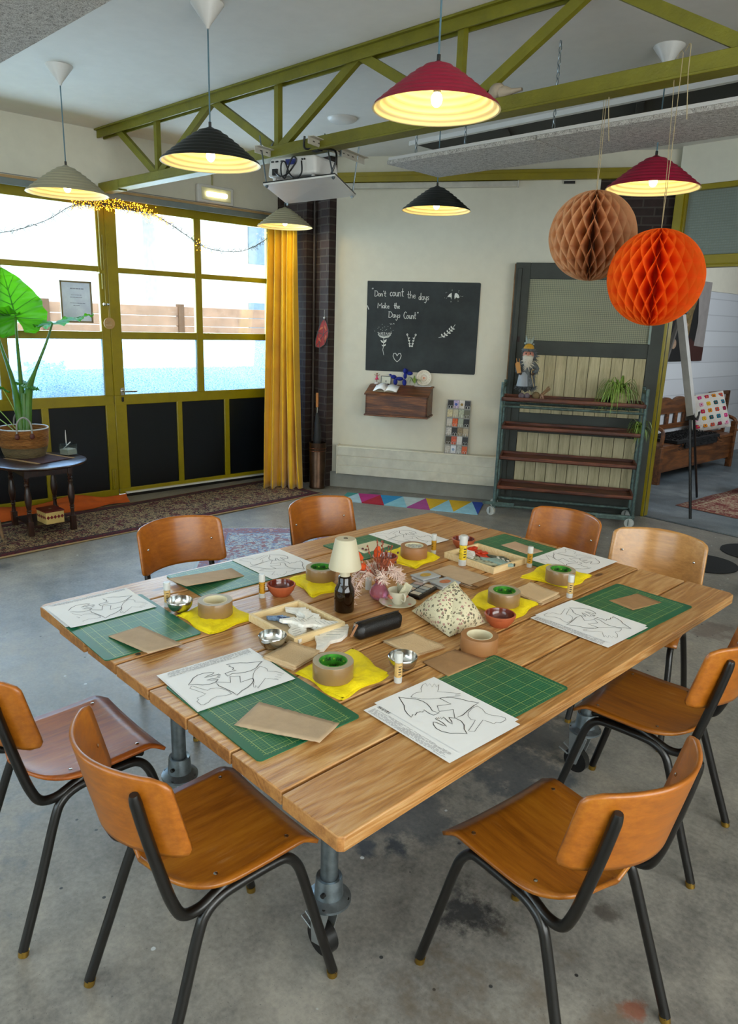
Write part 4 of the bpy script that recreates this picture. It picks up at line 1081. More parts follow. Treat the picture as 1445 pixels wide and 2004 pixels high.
# crochet runner on the floor
t = thing('crochet_blanket', 'multicoloured crochet strip of triangles lying on the floor before the radiator', 'blanket', (-4.92, 5.20, .0), 0)
P0, P1, P2, P3 = Vector((-5.463, 4.629)), Vector((-4.258, 5.348)), Vector((-4.527, 5.772)), Vector((-5.676, 4.914))
cl = ['#3b8f8c', '#c99a12', '#a9c6d3', '#b3237a', '#a3102a', '#1f86bb', '#86bccb', '#9e3f86', '#b8c6c6', '#cfa60f', '#8fc0d2', '#1b3f9c', '#a01030']
cms = [plain('yarn_%d' % i, c, .9, bump=.9, bscale=110) for i, c in enumerate(cl)]
b = B()
def bl(u, v): 
    p = (P0 * (1 - u) + P1 * u) * (1 - v) + (P3 * (1 - u) + P2 * u) * v
    return (p.x + 4.92, p.y - 5.20)
nx = 6; k = 0
tri = []
for i in range(nx):
    u0, u1 = i / nx, (i + 1) / nx; um = (u0 + u1) / 2
    tri += [[(u0, 0), (u1, 0), (um, 1)], [(um, 1), (u1, 0), (min(1, um + 1 / nx), 1)]]
tri.append([(0, 0), (.5 / nx, 1), (0, 1)])
order = [2, 3, 4, 5, 6, 7, 8, 7, 9, 10, 10, 11, 12]
order = [2, 3, 4, 5, 6, 8, 7, 9, 10, 9, 10, 11, 0]
for j, (tr_, ci) in enumerate(zip(tri, order)):
    q = [bl(*p) for p in tr_]
    if (q[1][0] - q[0][0]) * (q[2][1] - q[0][1]) - (q[1][1] - q[0][1]) * (q[2][0] - q[0][0]) < 0: q.reverse()
    b.prism(q, 0, .008, ci)
b.build('knitted_triangles', cms, t)

# ---------------------------------------------------------------- curtain corner
def m_velvet():
    t = NT('ochre_curtain'); v = t.coord(); f = t.noise(v, 4, 3)
    t.color(t.ramp(f, [(.3, '#d6a400'), (.7, '#eebc02')])); t.set(Roughness=.75, Sheen_Weight=.4)
    t.bump(t.noise(v, 200, 2), .1, .002); return t.m
b = B()
def curt(u, v):
    z = 2.755 * (1 - v) + .012 * v
    k = v ** 1.6
    A0, A1 = Vector((-6.72, 4.66)), Vector((-6.42, 4.79)); C0, C1 = Vector((-6.40, 4.36)), Vector((-6.10, 4.66))
    g = max(0, min(1, (v - .62) / .2)); 
    a = A0.lerp(C0, k); c = A1.lerp(C1, k * .9)
    p = a.lerp(c, u)
    nrm = Vector(((c - a).y, -(c - a).x)).normalized()
    amp = .035 + .03 * k
    f = math.sin(u * 2 * PI * 4.3 + 1.1 * math.sin(2.2 * v) + .5) + .55 * math.sin(u * 2 * PI * 7.7 + 2.6 * v) * (1 - .4 * v)
    f2 = .05 * v * math.sin(u * 2 * PI * 1.3 + 1)
    p = p + nrm * (amp * f + f2 + .05 * math.sin(PI * u) * k)
    if v > .96: p += nrm * .02 * math.sin(u * 40)
    return (p.x, p.y, z)
b.grid(curt, 150, 40)
tag(b.build('yellow_curtain', m_velvet(), smooth=80, solid=.004), 'long mustard yellow curtain gathered at the right end of the garage doors', 'curtain')
t = thing('umbrella_stand', 'tall tarnished copper cylinder on the floor between curtain and white wall', 'umbrella stand', (-6.06, 4.81, 0))
b = B(); b.lathe([(0, .005), (.085, .005), (.088, .02), (.084, .03), (.090, .4), (.088, .405), (.092, .43), (.09, .46), (.094, .5), (.086, .5), (.08, .03), (0, .02)], 28)
b.build('cylinder', plain('tarnished_copper', '#4a372a', .35, .85, var=.4, vscale=10), t)
b = B(); b.lathe([(.0925, .41), (.0945, .412), (.0925, .414)], 28); b.lathe([(.0935, .44), (.0955, .442), (.0935, .444)], 28); b.build('copper_band', plain('bright_copper', '#8a4a30', .3, .9), t)
t = thing('folded_umbrella', 'closed black umbrella with light wooden handle standing in the copper cylinder', 'umbrella', (-6.06, 4.81, .03))
b = B(); b.tube([(.0, 0, 0), (-.01, 0, .35), (-.02, .01, .6), (-.03, .01, .78)], [.02, .045, .04, .012], 12, smoothn=3); b.build('canopy', plain('black_nylon', '#0c0c0f', .6), t)
b = B(); b.tube([(-.03, .01, .78), (-.032, .012, .84)], .006, 8); b.build('ferrule', CHROME, t)
b = B(); b.tube([(-.032, .012, .84), (-.036, .014, .99)], .014, 10); b.build('handle', plain('blond_wood_handle', '#b3702e', .4), t)
t = thing('glass_suncatcher', 'red and orange leaded-glass half-round ornament hanging on the dark brick', 'ornament', (-6.16, 4.90, 1.62), .2)
b = B(); outline = [(.06, .16), (.02, .13), (-.03, .02), (-.06, -.08), (-.055, -.13), (.0, -.14), (.07, -.1), (.11, -.02), (.115, .05), (.09, .12)]
b.tube([(x, 0, z) for x, z in outline], .005, 6, closed=True)
for l in (((-.03, .02), (.05, .0), (.115, .05)), ((.05, .0), (.06, .16)), ((.05, 0), (-.055, -.13)), ((.05, 0), (.07, -.1)), ((-.03, .02), (.0, -.06), (.0, -.14))): b.tube([(x, 0, z) for x, z in l], .004, 6)
b.build('lead_lines', plain('grey_lead', '#35322f', .6), t)
b = B(); b.prism(outline, -.0015, .0015, 0, Matrix.Rotation(PI / 2, 4, 'X')); b.build('red_glass', plain('red_glass', '#8a1c10', .7, var=.4, vscale=12), t)
b = B()
for c, r_ in (((.02, .06), 1.1), ((.0, -.055), -.7), ((.08, -.03), .3), ((.075, .07), -.5)): b.ball((c[0], -.003, c[1]), .028, 10, 6, sc=(.42, .06, 1), rot=(0, r_, 0))
b.build('pale_petals', plain('salmon_glass', '#a8502e', .7), t)
b = B(); b.tube([(.06, 0, .16), (.055, 0, .2), (.05, .01, .25)], .0015, 5); b.ball((.057, 0, .17), .012, 8, 6); b.build('hanging_wire', WPLAST, t)
b = B(); b.tube([(-6.30, 4.925, 0), (-6.30, 4.925, 3.2)], .012, 8); tag(b.build('pipe', plain('dark_pipe', '#3a302a', .6)), 'thin dark vertical pipe running down the brick pier', 'pipe')

# fairy-light garland over the doors
t = thing('fairy_light_garland', 'wiry garland of fairy lights draped across the top of both garage doors', 'garland', (-6.76, 2.9, 2.7))
G = [(.75, 2.12), (1.35, 2.22), (1.75, 2.33), (2.1, 2.40), (2.4, 2.52), (2.62, 2.66), (2.85, 2.715), (3.1, 2.70), (3.35, 2.68), (3.55, 2.60), (3.75, 2.50), (3.87, 2.44), (4.05, 2.41), (4.3, 2.42), (4.5, 2.49), (4.68, 2.60), (4.76, 2.66)]
b = B(); b.tube([(0, y - 2.9, z - 2.7) for y, z in G], .003, 5, smoothn=4)
tw = B(); gl = B(); rnd = random.Random(5)
for i in range(len(G) - 1):
    (ya, za), (yb, zb) = G[i], G[i + 1]
    y_mid = (ya + yb) / 2; dense = 2.6 < y_mid < 3.5
    n = (150 if y_mid < 3.3 else 70) if dense else 30
    for j in range(n):
        f = rnd.random(); y = ya + (yb - ya) * f - 2.9; z = za + (zb - za) * f - 2.7
        d = Vector((rnd.uniform(-.4, 1), rnd.uniform(-1, 1), rnd.uniform(-1, .9))) * ((.06 if y_mid < 3.3 else .03) if dense else .05)
        tw.tube([(0, y, z), (d.x, y + d.y, z + d.z)], .0016, 3, cap=False)
        if dense or (3.84 < y + 2.9 < 3.93) or y + 2.9 > 4.66: gl.ball((d.x, y + d.y, z + d.z), .0038, 5, 3)
b.build('wire', plain('garland_wire', '#3d3f35', .6), t); tw.build('twigs', plain('garland_twig', '#4a4a3a', .7), t); gl.build('tiny_bulbs', emit('fairy_bulb', '#ffb020', 5), t)
# framed notice on the glass and hanging wooden tag
t = thing('framed_notice', 'pale notice in a light wooden frame on the middle pane of the left garage door', 'notice', (-6.835, 2.63, 1.856))
b = B()
for d in ((0, .135), (0, -.135)): b.box((0, d[1], 0), (.014, .014, .36))
for z in (.174, -.174): b.box((0, 0, z), (.014, .284, .014))
b.build('frame', plain('pale_oak_frame', '#7d7052', .5), t, bevel=.002)
b = B(); b.box((-.004, 0, 0), (.003, .26, .34)); b.build('paper', plain('bluish_notice_paper', '#d5e2fb', .7), t)
b = B()
for k, (z, w_) in enumerate(((.115, .10), (.06, .09), (.04, .11), (-.01, .11), (-.03, .06))): 
    yy = -w_ / 2
    while yy < w_ / 2: 
        l = .008 + .008 * ((k * 7 + int(yy * 500)) % 3); b.box((-.0015, yy + l / 2, z), (.002, l, .005 if k else .01)); yy += l + .004
b.build('blurred_text', plain('notice_text', '#8d97b3', .7), t)
t = thing('wooden_tag', 'round plywood tag on a loop hanging from the door knob', 'tag', (-6.80, 2.905, 1.80))
b = B(); b.tube([(0, 0, -.125), (.012, 0, -.125)], .052, 28); b.build('disc', plain('light_ply', '#ad8a5a', .6), t)
b = B(); b.tube([(.006, -.003, .04), (.006, -.001, -.08)], .0013, 5); b.tube([(.006, .012, .04), (.006, .001, -.08)], .0013, 5); b.build('loop', plain('tag_string', '#b8a06a', .7), t)
b = B(); MT = Matrix.Translation((.0128, -.036, -.13)) @ Matrix(((0, 0, 1, 0), (1, 0, 0, 0), (0, 1, 0, 0), (0, 0, 0, 1)))
for x0, y0, w_ in ((.006, .010, .045), (.0, -.016, .056)):
    for k in range(7): b.ribbon([(x0 + k * w_ / 7, y0 + .006), (x0 + k * w_ / 7 + w_ / 10, y0 + .006)], .009, 0, 0, MT)
b.build('burnt_lettering', plain('tag_lettering', '#d6bf93', .7), t)
LEATHER = plain('red_leather', '#4a1a10', .5)
# ---------------------------------------------------------------- window corner: side table, plant, rugs
t = thing('side_table', 'dark round-topped side table with turned legs by the garage doors', 'side table', (-6.16, 1.97, 0))
b = B(); b.lathe([(0, .555), (.34, .555), (.362, .562), (.37, .572), (.368, .58), (.355, .585), (0, .585)], 40); b.build('table_top', DARKWOOD, t)
b = B()
for sx in (-1, 1): b.span((sx * .2 - .01, -.17, .49), (sx * .2 + .01, .17, .555))
for sy in (-1, 1): b.span((-.2, sy * .17 - .01, .49), (.2, sy * .17 + .01, .555))
b.build('apron', DARKWOOD, t)
prof = [(.016, .555), (.018, .50), (.018, .47), (.013, .46), (.020, .45), (.014, .44), (.022, .425), (.014, .41), (.018, .39), (.026, .33), (.027, .29), (.018, .235), (.014, .225), (.021, .215), (.014, .205), (.019, .195), (.014, .18), (.018, .13)]
for sx in (-1, 1):
    for sy in (-1, 1):
        b = B(); b.lathe(prof[::-1], 14, (sx * .2, sy * .17, 0)); b.box((sx * .2, sy * .17, .065), (.042, .042, .13)); b.box((sx * .2, sy * .17, .52), (.04, .04, .07)); b.build('leg', DARKWOOD, t)
b = B(); b.span((-.19, -.16, .07), (.19, .16, .085)); b.build('lower_shelf', DARKWOOD, t)
t = thing('trinket_box', 'cream box with dark red lid and diamond band, under the side table', 'box', (-6.03, 1.985, .086), .1)
b = B(); b.box((0, 0, .05), (.17, .15, .1)); b.build('box_body', plain('cream_box', '#c9ae6a', .5), t, bevel=.003)
b = B(); b.box((0, 0, .104), (.178, .158, .012)); b.build('lid', plain('oxblood_lid', '#5c1008', .35), t, bevel=.002)
b = B()
RD = plain('oxblood_diamond', '#6d0f16', .5)
for k in range(5):
    y = -.058 + k * .029; b.quad([(.0856, y - .0145, .055), (.0856, y, .038), (.0856, y + .0145, .055), (.0856, y, .072)])
    x = -.064 + k * .032; b.quad([(x - .016, -.0756, .055), (x, -.0756, .038), (x + .016, -.0756, .055), (x, -.0756, .072)])
b.build('diamonds', RD, t)
b = B(); b.ball((0, 0, .1102), .016, 12, 4, sc=(1.2, .7, .06)); b.build('lid_motif', plain('pale_motif', '#a08a6c', .5), t)
t = thing('table_runner', 'narrow dark red striped cloth under the plant basket on the side table', 'cloth', (-6.2, 1.99, .587), .35)
b = B(); b.grid(lambda u, v: ((u - .5) * .42, (v - .5) * .30, .003 + .0012 * math.sin(v * 30)), 8, 20); b.build('cloth_body', plain('maroon_stripe', '#3a1f24', .85, var=.3), t, solid=.003)
b = B()
for k in range(24): b.tube([(-.2 + k * .0172, .15, .004), (-.2 + k * .0172 + .004, .185, .003)], .002, 4)
b.build('fringe', plain('fringe_cream', '#a58a66', .9), t)
b = B()
for k in range(24): b.tube([(-.2 + k * .0172, -.15, .004), (-.2 + k * .0172 - .003, -.18, .003)], .0025, 4)
b.build('fringe', plain('fringe_cream', '#a58a66', .9), t)
t = thing('note_box', 'clear acrylic box of note paper with a white pen on the side table', 'box', (-6.245, 2.245, .59), .35)
b = B()
for c, d in (((0, .05, .045), (.1, .003, .09)), ((0, -.05, .045), (.1, .003, .09)), ((.05, 0, .045), (.003, .1, .09)), ((-.05, 0, .045), (.003, .1, .09))): b.box(c, d)
b.build('acrylic_walls', m_glass('acrylic', '#eef6fa', 0, .05, .12), t)
b = B(); b.box((0, 0, .025), (.094, .094, .045)); b.build('paper_stack', plain('cream_paper_block', '#c9b79a', .7), t)
b = B(); b.tube([(-.03, -.02, .05), (.01, .02, .105)], .004, 8); b.build('pen', WPLAST, t)
t = thing('white_pen', 'thin white feather-like pen standing behind the acrylic note box', 'pen', (-6.32, 2.26, .588))
b = B(); b.lathe([(0, 0), (.02, 0), (.018, .05), (.012, .055)], 12); b.build('pen_base', BLACKP, t)
b = B(); b.tube([(0, 0, .05), (-.003, 0, .15), (.0, 0, .2)], [.004, .005, .002], 8, smoothn=3); b.build('pen_barrel', WPLAST, t)

def m_basket():
    t = NT('seagrass_weave'); v = t.coord((1, 1, 1))
    sx = t.add('ShaderNodeSeparateXYZ'); t.link(v, sx.inputs[0])
    n = t.math('ADD', t.math('MULTIPLY', t.noise(t.coord((30, 30, 160)), 1, 3), .7), t.math('MULTIPLY', t.math('MULTIPLY_ADD', t.math('SINE', t.math('MULTIPLY', sx.outputs[2], 560.0)), .5, .5), .3))
    low = t.math('LESS_THAN', sx.outputs[2], .085)
    t.color(t.mix(low, t.ramp(n, [(.3, '#6d4218'), (.7, '#a8743a')]), t.ramp(n, [(.3, '#4f4430'), (.7, '#7d6c48')])))
    t.set(Roughness=.8); t.bump(n, .8, .006); return t.m
t = thing('plant_basket', 'big-leaved green plant in a woven basket with looped handles on the side table', 'potted plant', (-6.36, 1.93, .59))
prof = []
for i in range(24):
    z = i * .0098; r = .155 + .035 * math.sin(min(1, z / .16) * PI / 2) + (.0 if z < .16 else (z - .16) * .1)
    prof += [(r - .004, z), (r + .003, z + .005)]
b = B(); b.lathe([(0, 0)] + prof + [(.19, .238), (.178, .236), (.17, .18)], 40); b.build('basket', m_basket(), t)
b = B(); b.lathe([(.196, .232), (.2, .238), (.196, .244), (.188, .24)], 36, closed=True); b.build('rim', plain('pale_rim', '#b9c2c6', .4), t)
b = B(); b.lathe([(0, .19), (.178, .195)], 30); b.build('soil', plain('potting_soil', '#15100d', .9, bump=.8), t)
for ang, nm in ((-.25, 0), (2.9, 1)):
    b = B(); c, s_ = math.cos(ang), math.sin(ang); q = (-s_, c)
    b.tube([(c * .195 + q[0] * k * .055, s_ * .195 + q[1] * k * .055, z) for k, z in ((-1, .19), (-1, .25), (-.8, .31), (0, .345), (.8, .31), (1, .25), (1, .19))], .007, 8, smoothn=3)
    hd = b.build('handle', plain('grey_rope', '#8b8b85', .8), t)
    for k in (-1, 1):
        b = B(); b.ball((c * .203 + q[0] * k * .055, s_ * .203 + q[1] * k * .055, .19), .02, 10, 6, sc=(.5, 1, 1.3)); b.build('leather_tab', LEATHER, hd)
O = Vector((-6.36, 1.93, .59))
def blade(P, T, W, wave=.03, veins=True, curl=.0, name='leaf'):
    P, T, W = Vector(P) - O, Vector(T), Vector(W)
    N = T.cross(W).normalized()
    out = [(-.36, .20), (-.34, .34), (-.2, .46), (.0, .53), (.2, .50), (.42, .42), (.62, .31), (.82, .17), (.94, .06), (1.0, .0)]
    inn = [(-.32, .07), (-.2, .06), (-.05, .01), (0, 0), (.2, 0), (.42, 0), (.62, 0), (.82, 0), (.94, 0), (1.0, 0)]
    b = B()
    for sg in (-1, 1):
        def fn(u, v, sg=sg):
            k = v * 9; i = min(8, int(k)); f = k - i
            o = [out[i][j] * (1 - f) + out[i + 1][j] * f for j in (0, 1)]; n = [inn[i][j] * (1 - f) + inn[i + 1][j] * f for j in (0, 1)]
            a = n[0] + (o[0] - n[0]) * u; w_ = n[1] + (o[1] - n[1]) * u
            w_ *= 1 + .02 * math.sin(v * 44) * u
            return tuple(P + T * a + W * (sg * w_) + N * (wave * math.sin(v * 26 + sg) * u * u + curl * w_ * w_ * 3 - abs(a) * a * curl + .006 * math.sin(v * 80) * u))
        b.grid(fn, 9, 46, flip=(sg > 0))
    lf = b.build(name, LEAFG, t, smooth=80)
    if veins:
        b = B(); b.tube([P + N * .004, P + T * .5 + N * .005, P + T * .97], [.006, .004, .001], 6, smoothn=3)
        for sg in (-1, 1):
            for a0, a1, w1 in ((0, -.3, .26), (0, -.12, .44), (.03, .12, .47), (.12, .32, .43), (.25, .5, .34), (.4, .66, .25), (.55, .8, .15)):
                b.tube([P + T * a0 + N * .003, P + T * (a0 * .4 + a1 * .6) + W * (sg * w1 * .55) + N * .004, P + T * a1 + W * (sg * w1)], [.0035, .0025, .0008], 5, smoothn=3)
        b.build('leaf_veins', VEING, lf)
    return lf
RT = Vector((.678, .735, 0)); AW = Vector((-.735, .678, 0)); UP = Vector((0, 0, 1))
blade((-6.66, 2.045, 1.71), UP * .40 - RT * .13 + AW * .10, RT * .50 + UP * .10, .02)
blade((-6.445, 2.265, 1.668), (.21, .27, .085), AW * .30 - UP * .015, .016, curl=.0)
blade((-6.70, 2.0, 1.73), -RT * .3 + UP * .02 - AW * .12, AW * .3 - UP * .12, .02)
blade((-6.48, 2.0, 1.175), RT * .17 - UP * .05 - AW * .05, AW * .10 + UP * .03, .005)
blade((-6.60, 1.87, 1.13), -RT * .14 + UP * .06, AW * .10 - UP * .05, .005)
for pts, rr, nm in ((((-6.66, 2.045, 1.71), (-6.60, 2.02, 1.55), (-6.50, 1.99, 1.2), (-6.44, 1.97, .95), (-6.39, 1.95, .77)), (.008, .011, .018, .032, .03), 'stalk'),
                    (((-6.445, 2.265, 1.668), (-6.45, 2.2, 1.5), (-6.46, 2.1, 1.28), (-6.43, 2.02, 1.1), (-6.37, 1.97, .77)), (.007, .010, .014, .034, .03), 'stalk'),
                    (((-6.74, 1.90, 1.62), (-6.68, 1.92, 1.45), (-6.58, 1.95, 1.2), (-6.46, 1.94, 1.0), (-6.40, 1.93, .77)), (.007, .011, .02, .034, .03), 'stalk'),
                    (((-6.42, 1.98, 1.1), (-6.40, 1.96, .77)), (.02, .035), 'stalk')):
    b = B(); b.tube([Vector(p) - O for p in pts], list(rr), 12, smoothn=5 if len(pts) > 2 else 0); b.build(nm, STEMG, t)
for pts in (((-6.48, 2.0, 1.175), (-6.46, 1.98, 1.0), (-6.44, 1.95, .77)), ((-6.60, 1.87, 1.13), (-6.5, 1.92, .95), (-6.45, 1.94, .77)), ((-6.6, 1.75, 1.05), (-6.5, 1.85, .9), (-6.42, 1.92, .77)), ((-6.68, 1.74, .96), (-6.5, 1.85, .84), (-6.42, 1.9, .77))):
    b = B(); b.tube([Vector(p) - O for p in pts], .004, 6, smoothn=5); b.build('thin_stalk', plain('pale_stalk', '#8fae5a', .5), t)
# dark stool cut by the left edge
t = thing('dark_stool', 'dark stool with a slanting slim leg cut off by the left edge of the photo', 'stool', (-6.0, 1.42, 0), .3)
b = B(); b.box((-.07, .0, .66), (.26, .30, .02)); b.build('seat', DARKWOOD, t, bevel=.004)
for sx, sy in ((-1, -1), (1, -1), (1, 1), (-1, 1)):
    b = B(); b.tube([(-.07 + sx * .09, sy * .1, .65), (-.07 + sx * .14, sy * .16, .02)], .012, 8); b.build('leg', RAWWOOD, t)

def m_persian(name, ground, dark1, dark2, mid, bw, L, W, scale=1.0):
    t = NT(name)
    v = t.coord()
    sx = t.add('ShaderNodeSeparateXYZ'); t.link(v, sx.inputs[0])
    ax = t.math('ABSOLUTE', sx.outputs[0]); ay = t.math('ABSOLUTE', sx.outputs[1])
    edge = t.math('MINIMUM', t.math('SUBTRACT', W / 2, ax), t.math('SUBTRACT', L / 2, ay))
    n = t.noise(v, 16 * scale, 3, .6, 1.6); n2 = t.noise(v, 34 * scale, 2, .5, 2.2)
    vo = t.add('ShaderNodeTexVoronoi'); t.link(v, vo.inputs[0]); vo.inputs['Scale'].default_value = 7 * scale
    v2 = t.add('ShaderNodeTexVoronoi'); t.link(v, v2.inputs[0]); v2.inputs['Scale'].default_value = 26 * scale
    c = t.mix(t.ramp(n2, [(.50, (0, 0, 0)), (.53, (1, 1, 1))]), ground, dark2)
    c = t.mix(t.ramp(n, [(.54, (0, 0, 0)), (.57, (1, 1, 1))]), c, dark1)
    fl = t.math('LESS_THAN', t.math('ABSOLUTE', t.math('SUBTRACT', vo.outputs['Distance'], .22)), .05)
    c = t.mix(t.math('MULTIPLY', fl, .8), c, dark1)
    c = t.mix(t.ramp(vo.outputs['Distance'], [(.10, (1, 1, 1)), (.13, (0, 0, 0))]), c, mid)
    bc = t.mix(t.ramp(v2.outputs['Distance'], [(.3, (0, 0, 0)), (.36, (1, 1, 1))]), mid, dark1)
    bc = t.mix(t.ramp(n2, [(.55, (0, 0, 0)), (.58, (1, 1, 1))]), bc, dark2)
    inb = t.math('LESS_THAN', edge, bw)
    c = t.mix(inb, c, bc)
    ln = t.math('LESS_THAN', t.math('ABSOLUTE', t.math('SUBTRACT', edge, bw)), .008)
    c = t.mix(ln, c, dark2)
    out = t.math('LESS_THAN', edge, .018)
    c = t.mix(out, c, ground)
    t.color(c); t.set(Roughness=.95); t.bump(t.noise(v, 150, 2), .5, .003)
    return t.m
def rug(name, label, loc, rz, L, W, mat, th=.008, fringe=None):
    t = thing(name, label, 'rug', loc, rz)
    b = B(); b.grid(lambda u, v: ((u - .5) * W + .006 * math.sin(v * 17), (v - .5) * L, th * .6 + .002 * math.sin(u * 9 + v * 23)), 12, 60); b.build('pile', mat, t, solid=th * .7)
    if fringe:
        b = B(); n = int(W / .013); rnd = random.Random(3)
        for k in range(n):
            for sg in (-1, 1): b.tube([(-W / 2 + k * W / n, sg * L / 2, th * .6), (-W / 2 + k * W / n + rnd.uniform(-.01, .01), sg * (L / 2 + .035 + rnd.uniform(0, .02)), .003)], .002, 3, cap=False)
        b.build('fringe', fringe, t)
    return t
rug('runner_rug', 'long cream and wine-red patterned runner rug along the garage doors', (-6.00, 1.7, .0), .081, 5.9, .90, m_persian('runner_pattern', '#9a8460', '#4a101c', '#121218', '#641a22', .10, 5.9, .90), th=.01)
rug('small_rug', 'faded blue and pink rug with fringed corner between table and runner rug', (-4.42, 3.05, .0), .92, 1.5, 1.05, m_persian('faded_pattern', '#b4c0c8', '#94707c', '#7c8cb0', '#bca4a2', .16, 1.5, 1.05, .8), fringe=plain('rug_fringe', '#b5ada0', .9))
t = thing('draught_cloth', 'orange cloth rolled along the foot of the left garage door', 'cloth', (-6.66, 1.9, 0))
b = B()
def dc(u, v):
    y = -1.0 + 2.0 * v; a = u * PI
    r = .085 + .02 * math.sin(v * 19) - .03 * max(0, v - .8) * 5
    return (.03 + r * 1.35 * math.cos(a) + .01 * math.sin(v * 40 + u * 9), y, .014 + (r * .95 + .014 * math.sin(u * 13 + v * 8)) * math.sin(a))
b.grid(dc, 22, 60); b.build('cloth_roll', plain('orange_cotton', '#b8520f', .85, var=.15, bump=.3), t, smooth=80)

# ---------------------------------------------------------------- back room seen through the doorway
t = thing('settle_bench', 'long brown wooden settle with scalloped back against the white brick wall', 'bench', (-4.15, 9.25, 0))
BW = wood('settle_wood', '#2a150a', '#5a3418', '#845026', 'Y', .7, .4, .2)
b = B(); b.span((-.28, -1.05, .42), (.25, 1.05, .455)); b.build('seat', BW, t, bevel=.006)
b = B(); b.span((.21, -1.0, .13), (.235, 1.0, .42)); b.build('front_board', BW, t)
for yy in (-1.05, 1.01):
    b = B(); b.span((-.30, yy, .10), (.25, yy + .045, .43)); b.span((-.30, yy, .43), (-.24, yy + .045, .92)); b.span((.20, yy - .01, 0), (.27, yy + .055, .62 if yy > 0 else .44)); b.span((-.30, yy - .01, 0), (-.24, yy + .055, .5)); b.build('end_panel', BW, t, bevel=.005)
    b = B(); b.tube([(-.24, yy + .02, .70), (0, yy + .02, .70), (.2, yy + .02, .66), (.25, yy + .02, .60), (.235, yy + .02, .44)], .024, 8, smoothn=3); b.build('arm', BW, t)
b = B(); pts = [(-1.0, .72)]
for k in range(5):
    for j in range(9):
        f = j / 8; pts.append((-1.0 + (k + f) * .4, .87 + .065 * math.sin(PI * f) ** .6))
pts.append((1.0, .72))
b.prism([(x, z) for x, z in pts], -.02, .01, M=Matrix(((0, 0, 1, -.27), (1, 0, 0, 0), (0, 1, 0, 0), (0, 0, 0, 1)))); b.build('scalloped_rail', BW, t)
b = B(); b.span((-.29, -1.0, .52), (-.26, 1.0, .58)); b.build('lower_rail', BW, t)
for k in range(8):
    b = B(); b.span((-.285, -.9 + k * .245, .57), (-.262, -.83 + k * .245, .74)); b.build('back_slat', BW, t)
t = thing('sheepskin', 'shaggy black fleece lying over the seat of the settle', 'throw', (-4.10, 9.15, .457))
b = B(); b.box((0, 0, .02), (.46, 1.2, .035)); b.box((.215, .1, -.03), (.02, .9, .08)); tf_ = random.Random(4)
for i in range(700):
    x, y = tf_.uniform(-.22, .24), tf_.uniform(-.6, .65); z = .035 if x < .2 else tf_.uniform(-.06, .03)
    b.tube([(x, y, z), (x + tf_.uniform(-.02, .05), y + tf_.uniform(-.04, .04), z + .02 - .03 * (x > .18))], [.006, .001], 3, cap=False)
b.build('fleece', plain('black_fleece', '#08080a', 1), t)
t = thing('crochet_cushion', 'white granny-square cushion with coloured crochet flowers on the settle', 'cushion', (-4.17, 10.0, .475), 0, rot=(0, 0, 0))
MC = Matrix.Translation((0, 0, .26)) @ Matrix.Rotation(-.85, 4, 'Z') @ Matrix.Rotation(-.36, 4, 'Y') @ Matrix.Rotation(.22, 4, 'X')
b = B(); S = .25
for sg in (-1, 1):
    b.grid(lambda u, v, sg=sg: (sg * .075 * (max(0, 1 - (2 * u - 1) ** 4) * max(0, 1 - (2 * v - 1) ** 4)) ** .6, (u - .5) * 2 * S, (v - .5) * 2 * S), 18, 18, M=MC, flip=sg < 0)
b.build('cover', plain('cream_crochet', '#c9c2b8', .95, bump=.8, bscale=90), t)
fc = ['#a8123f', '#14697c', '#c9a021', '#7d1230', '#c8780f', '#b8246a', '#0f4a50', '#c990a5', '#b5432a']
fm = [plain('flower_yarn_%d' % i, c, .95, bump=.6, bscale=120) for i, c in enumerate(fc)]
rnd = random.Random(8)
b = B(); g = B(); k = 0
for i in range(5):
    for j in range(5):
        y, z = (i - 2) * .094, (j - 2) * .094
        u, v = y / (2 * S) + .5, z / (2 * S) + .5
        x = .075 * ((1 - (2 * u - 1) ** 4) * (1 - (2 * v - 1) ** 4)) ** .6
        ci = (i * 4 + j * 7) % 9
        b = B()
        for q in range(4):
            a = q * PI / 2 + PI / 4
            b.ball((x, y + .015 * math.cos(a), z + .015 * math.sin(a)), .018, 8, 5, ci, MC, sc=(.35, 1, 1))
        b.ball((x + .004, y, z), .009, 8, 5, (ci + 2) % 9, MC, sc=(.6, 1, 1))
        b.build('crochet_flower', fm, t)
t = thing('presentation_easel', 'flip-chart easel with white upper legs and thin black lower legs in the doorway', 'easel', (-3.05, 7.05, 0))
WL = plain('brushed_aluminium', '#a5a29c', .35, .3)
def rel(p): return (p[0] + 3.05, p[1] - 7.05, p[2])
b = B(); b.tube([rel((-3.405, 7.2, 1.95)), rel((-3.09, 7.05, .98))], .047, 4); b.build('front_leg_profile', WL, t)
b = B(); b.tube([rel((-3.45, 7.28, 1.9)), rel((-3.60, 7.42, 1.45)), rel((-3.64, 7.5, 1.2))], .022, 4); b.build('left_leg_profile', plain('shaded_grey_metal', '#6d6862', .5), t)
b = B(); b.tube([rel((-3.10, 7.04, .99)), rel((-2.925, 6.97, .0))], .014, 8); lg = b.build('leg', BLACKP, t)
b = B(); b.tube([rel((-3.08, 7.08, .98)), rel((-3.30, 7.95, .01))], .013, 8); b.build('leg', BLACKP, t)
b = B(); b.tube([rel((-3.64, 7.5, 1.2)), rel((-3.75, 7.7, .01))], .013, 8); b.build('leg', BLACKP, t)
b = B(); b.box(rel((-3.09, 7.05, .97)), (.07, .06, .05)); b.tube([rel((-3.05, 7.03, 1.0)), rel((-3.0, 7.0, 1.03)), rel((-3.01, 7.0, .95))], .012, 6); b.build('clamp', BLACKP, t)
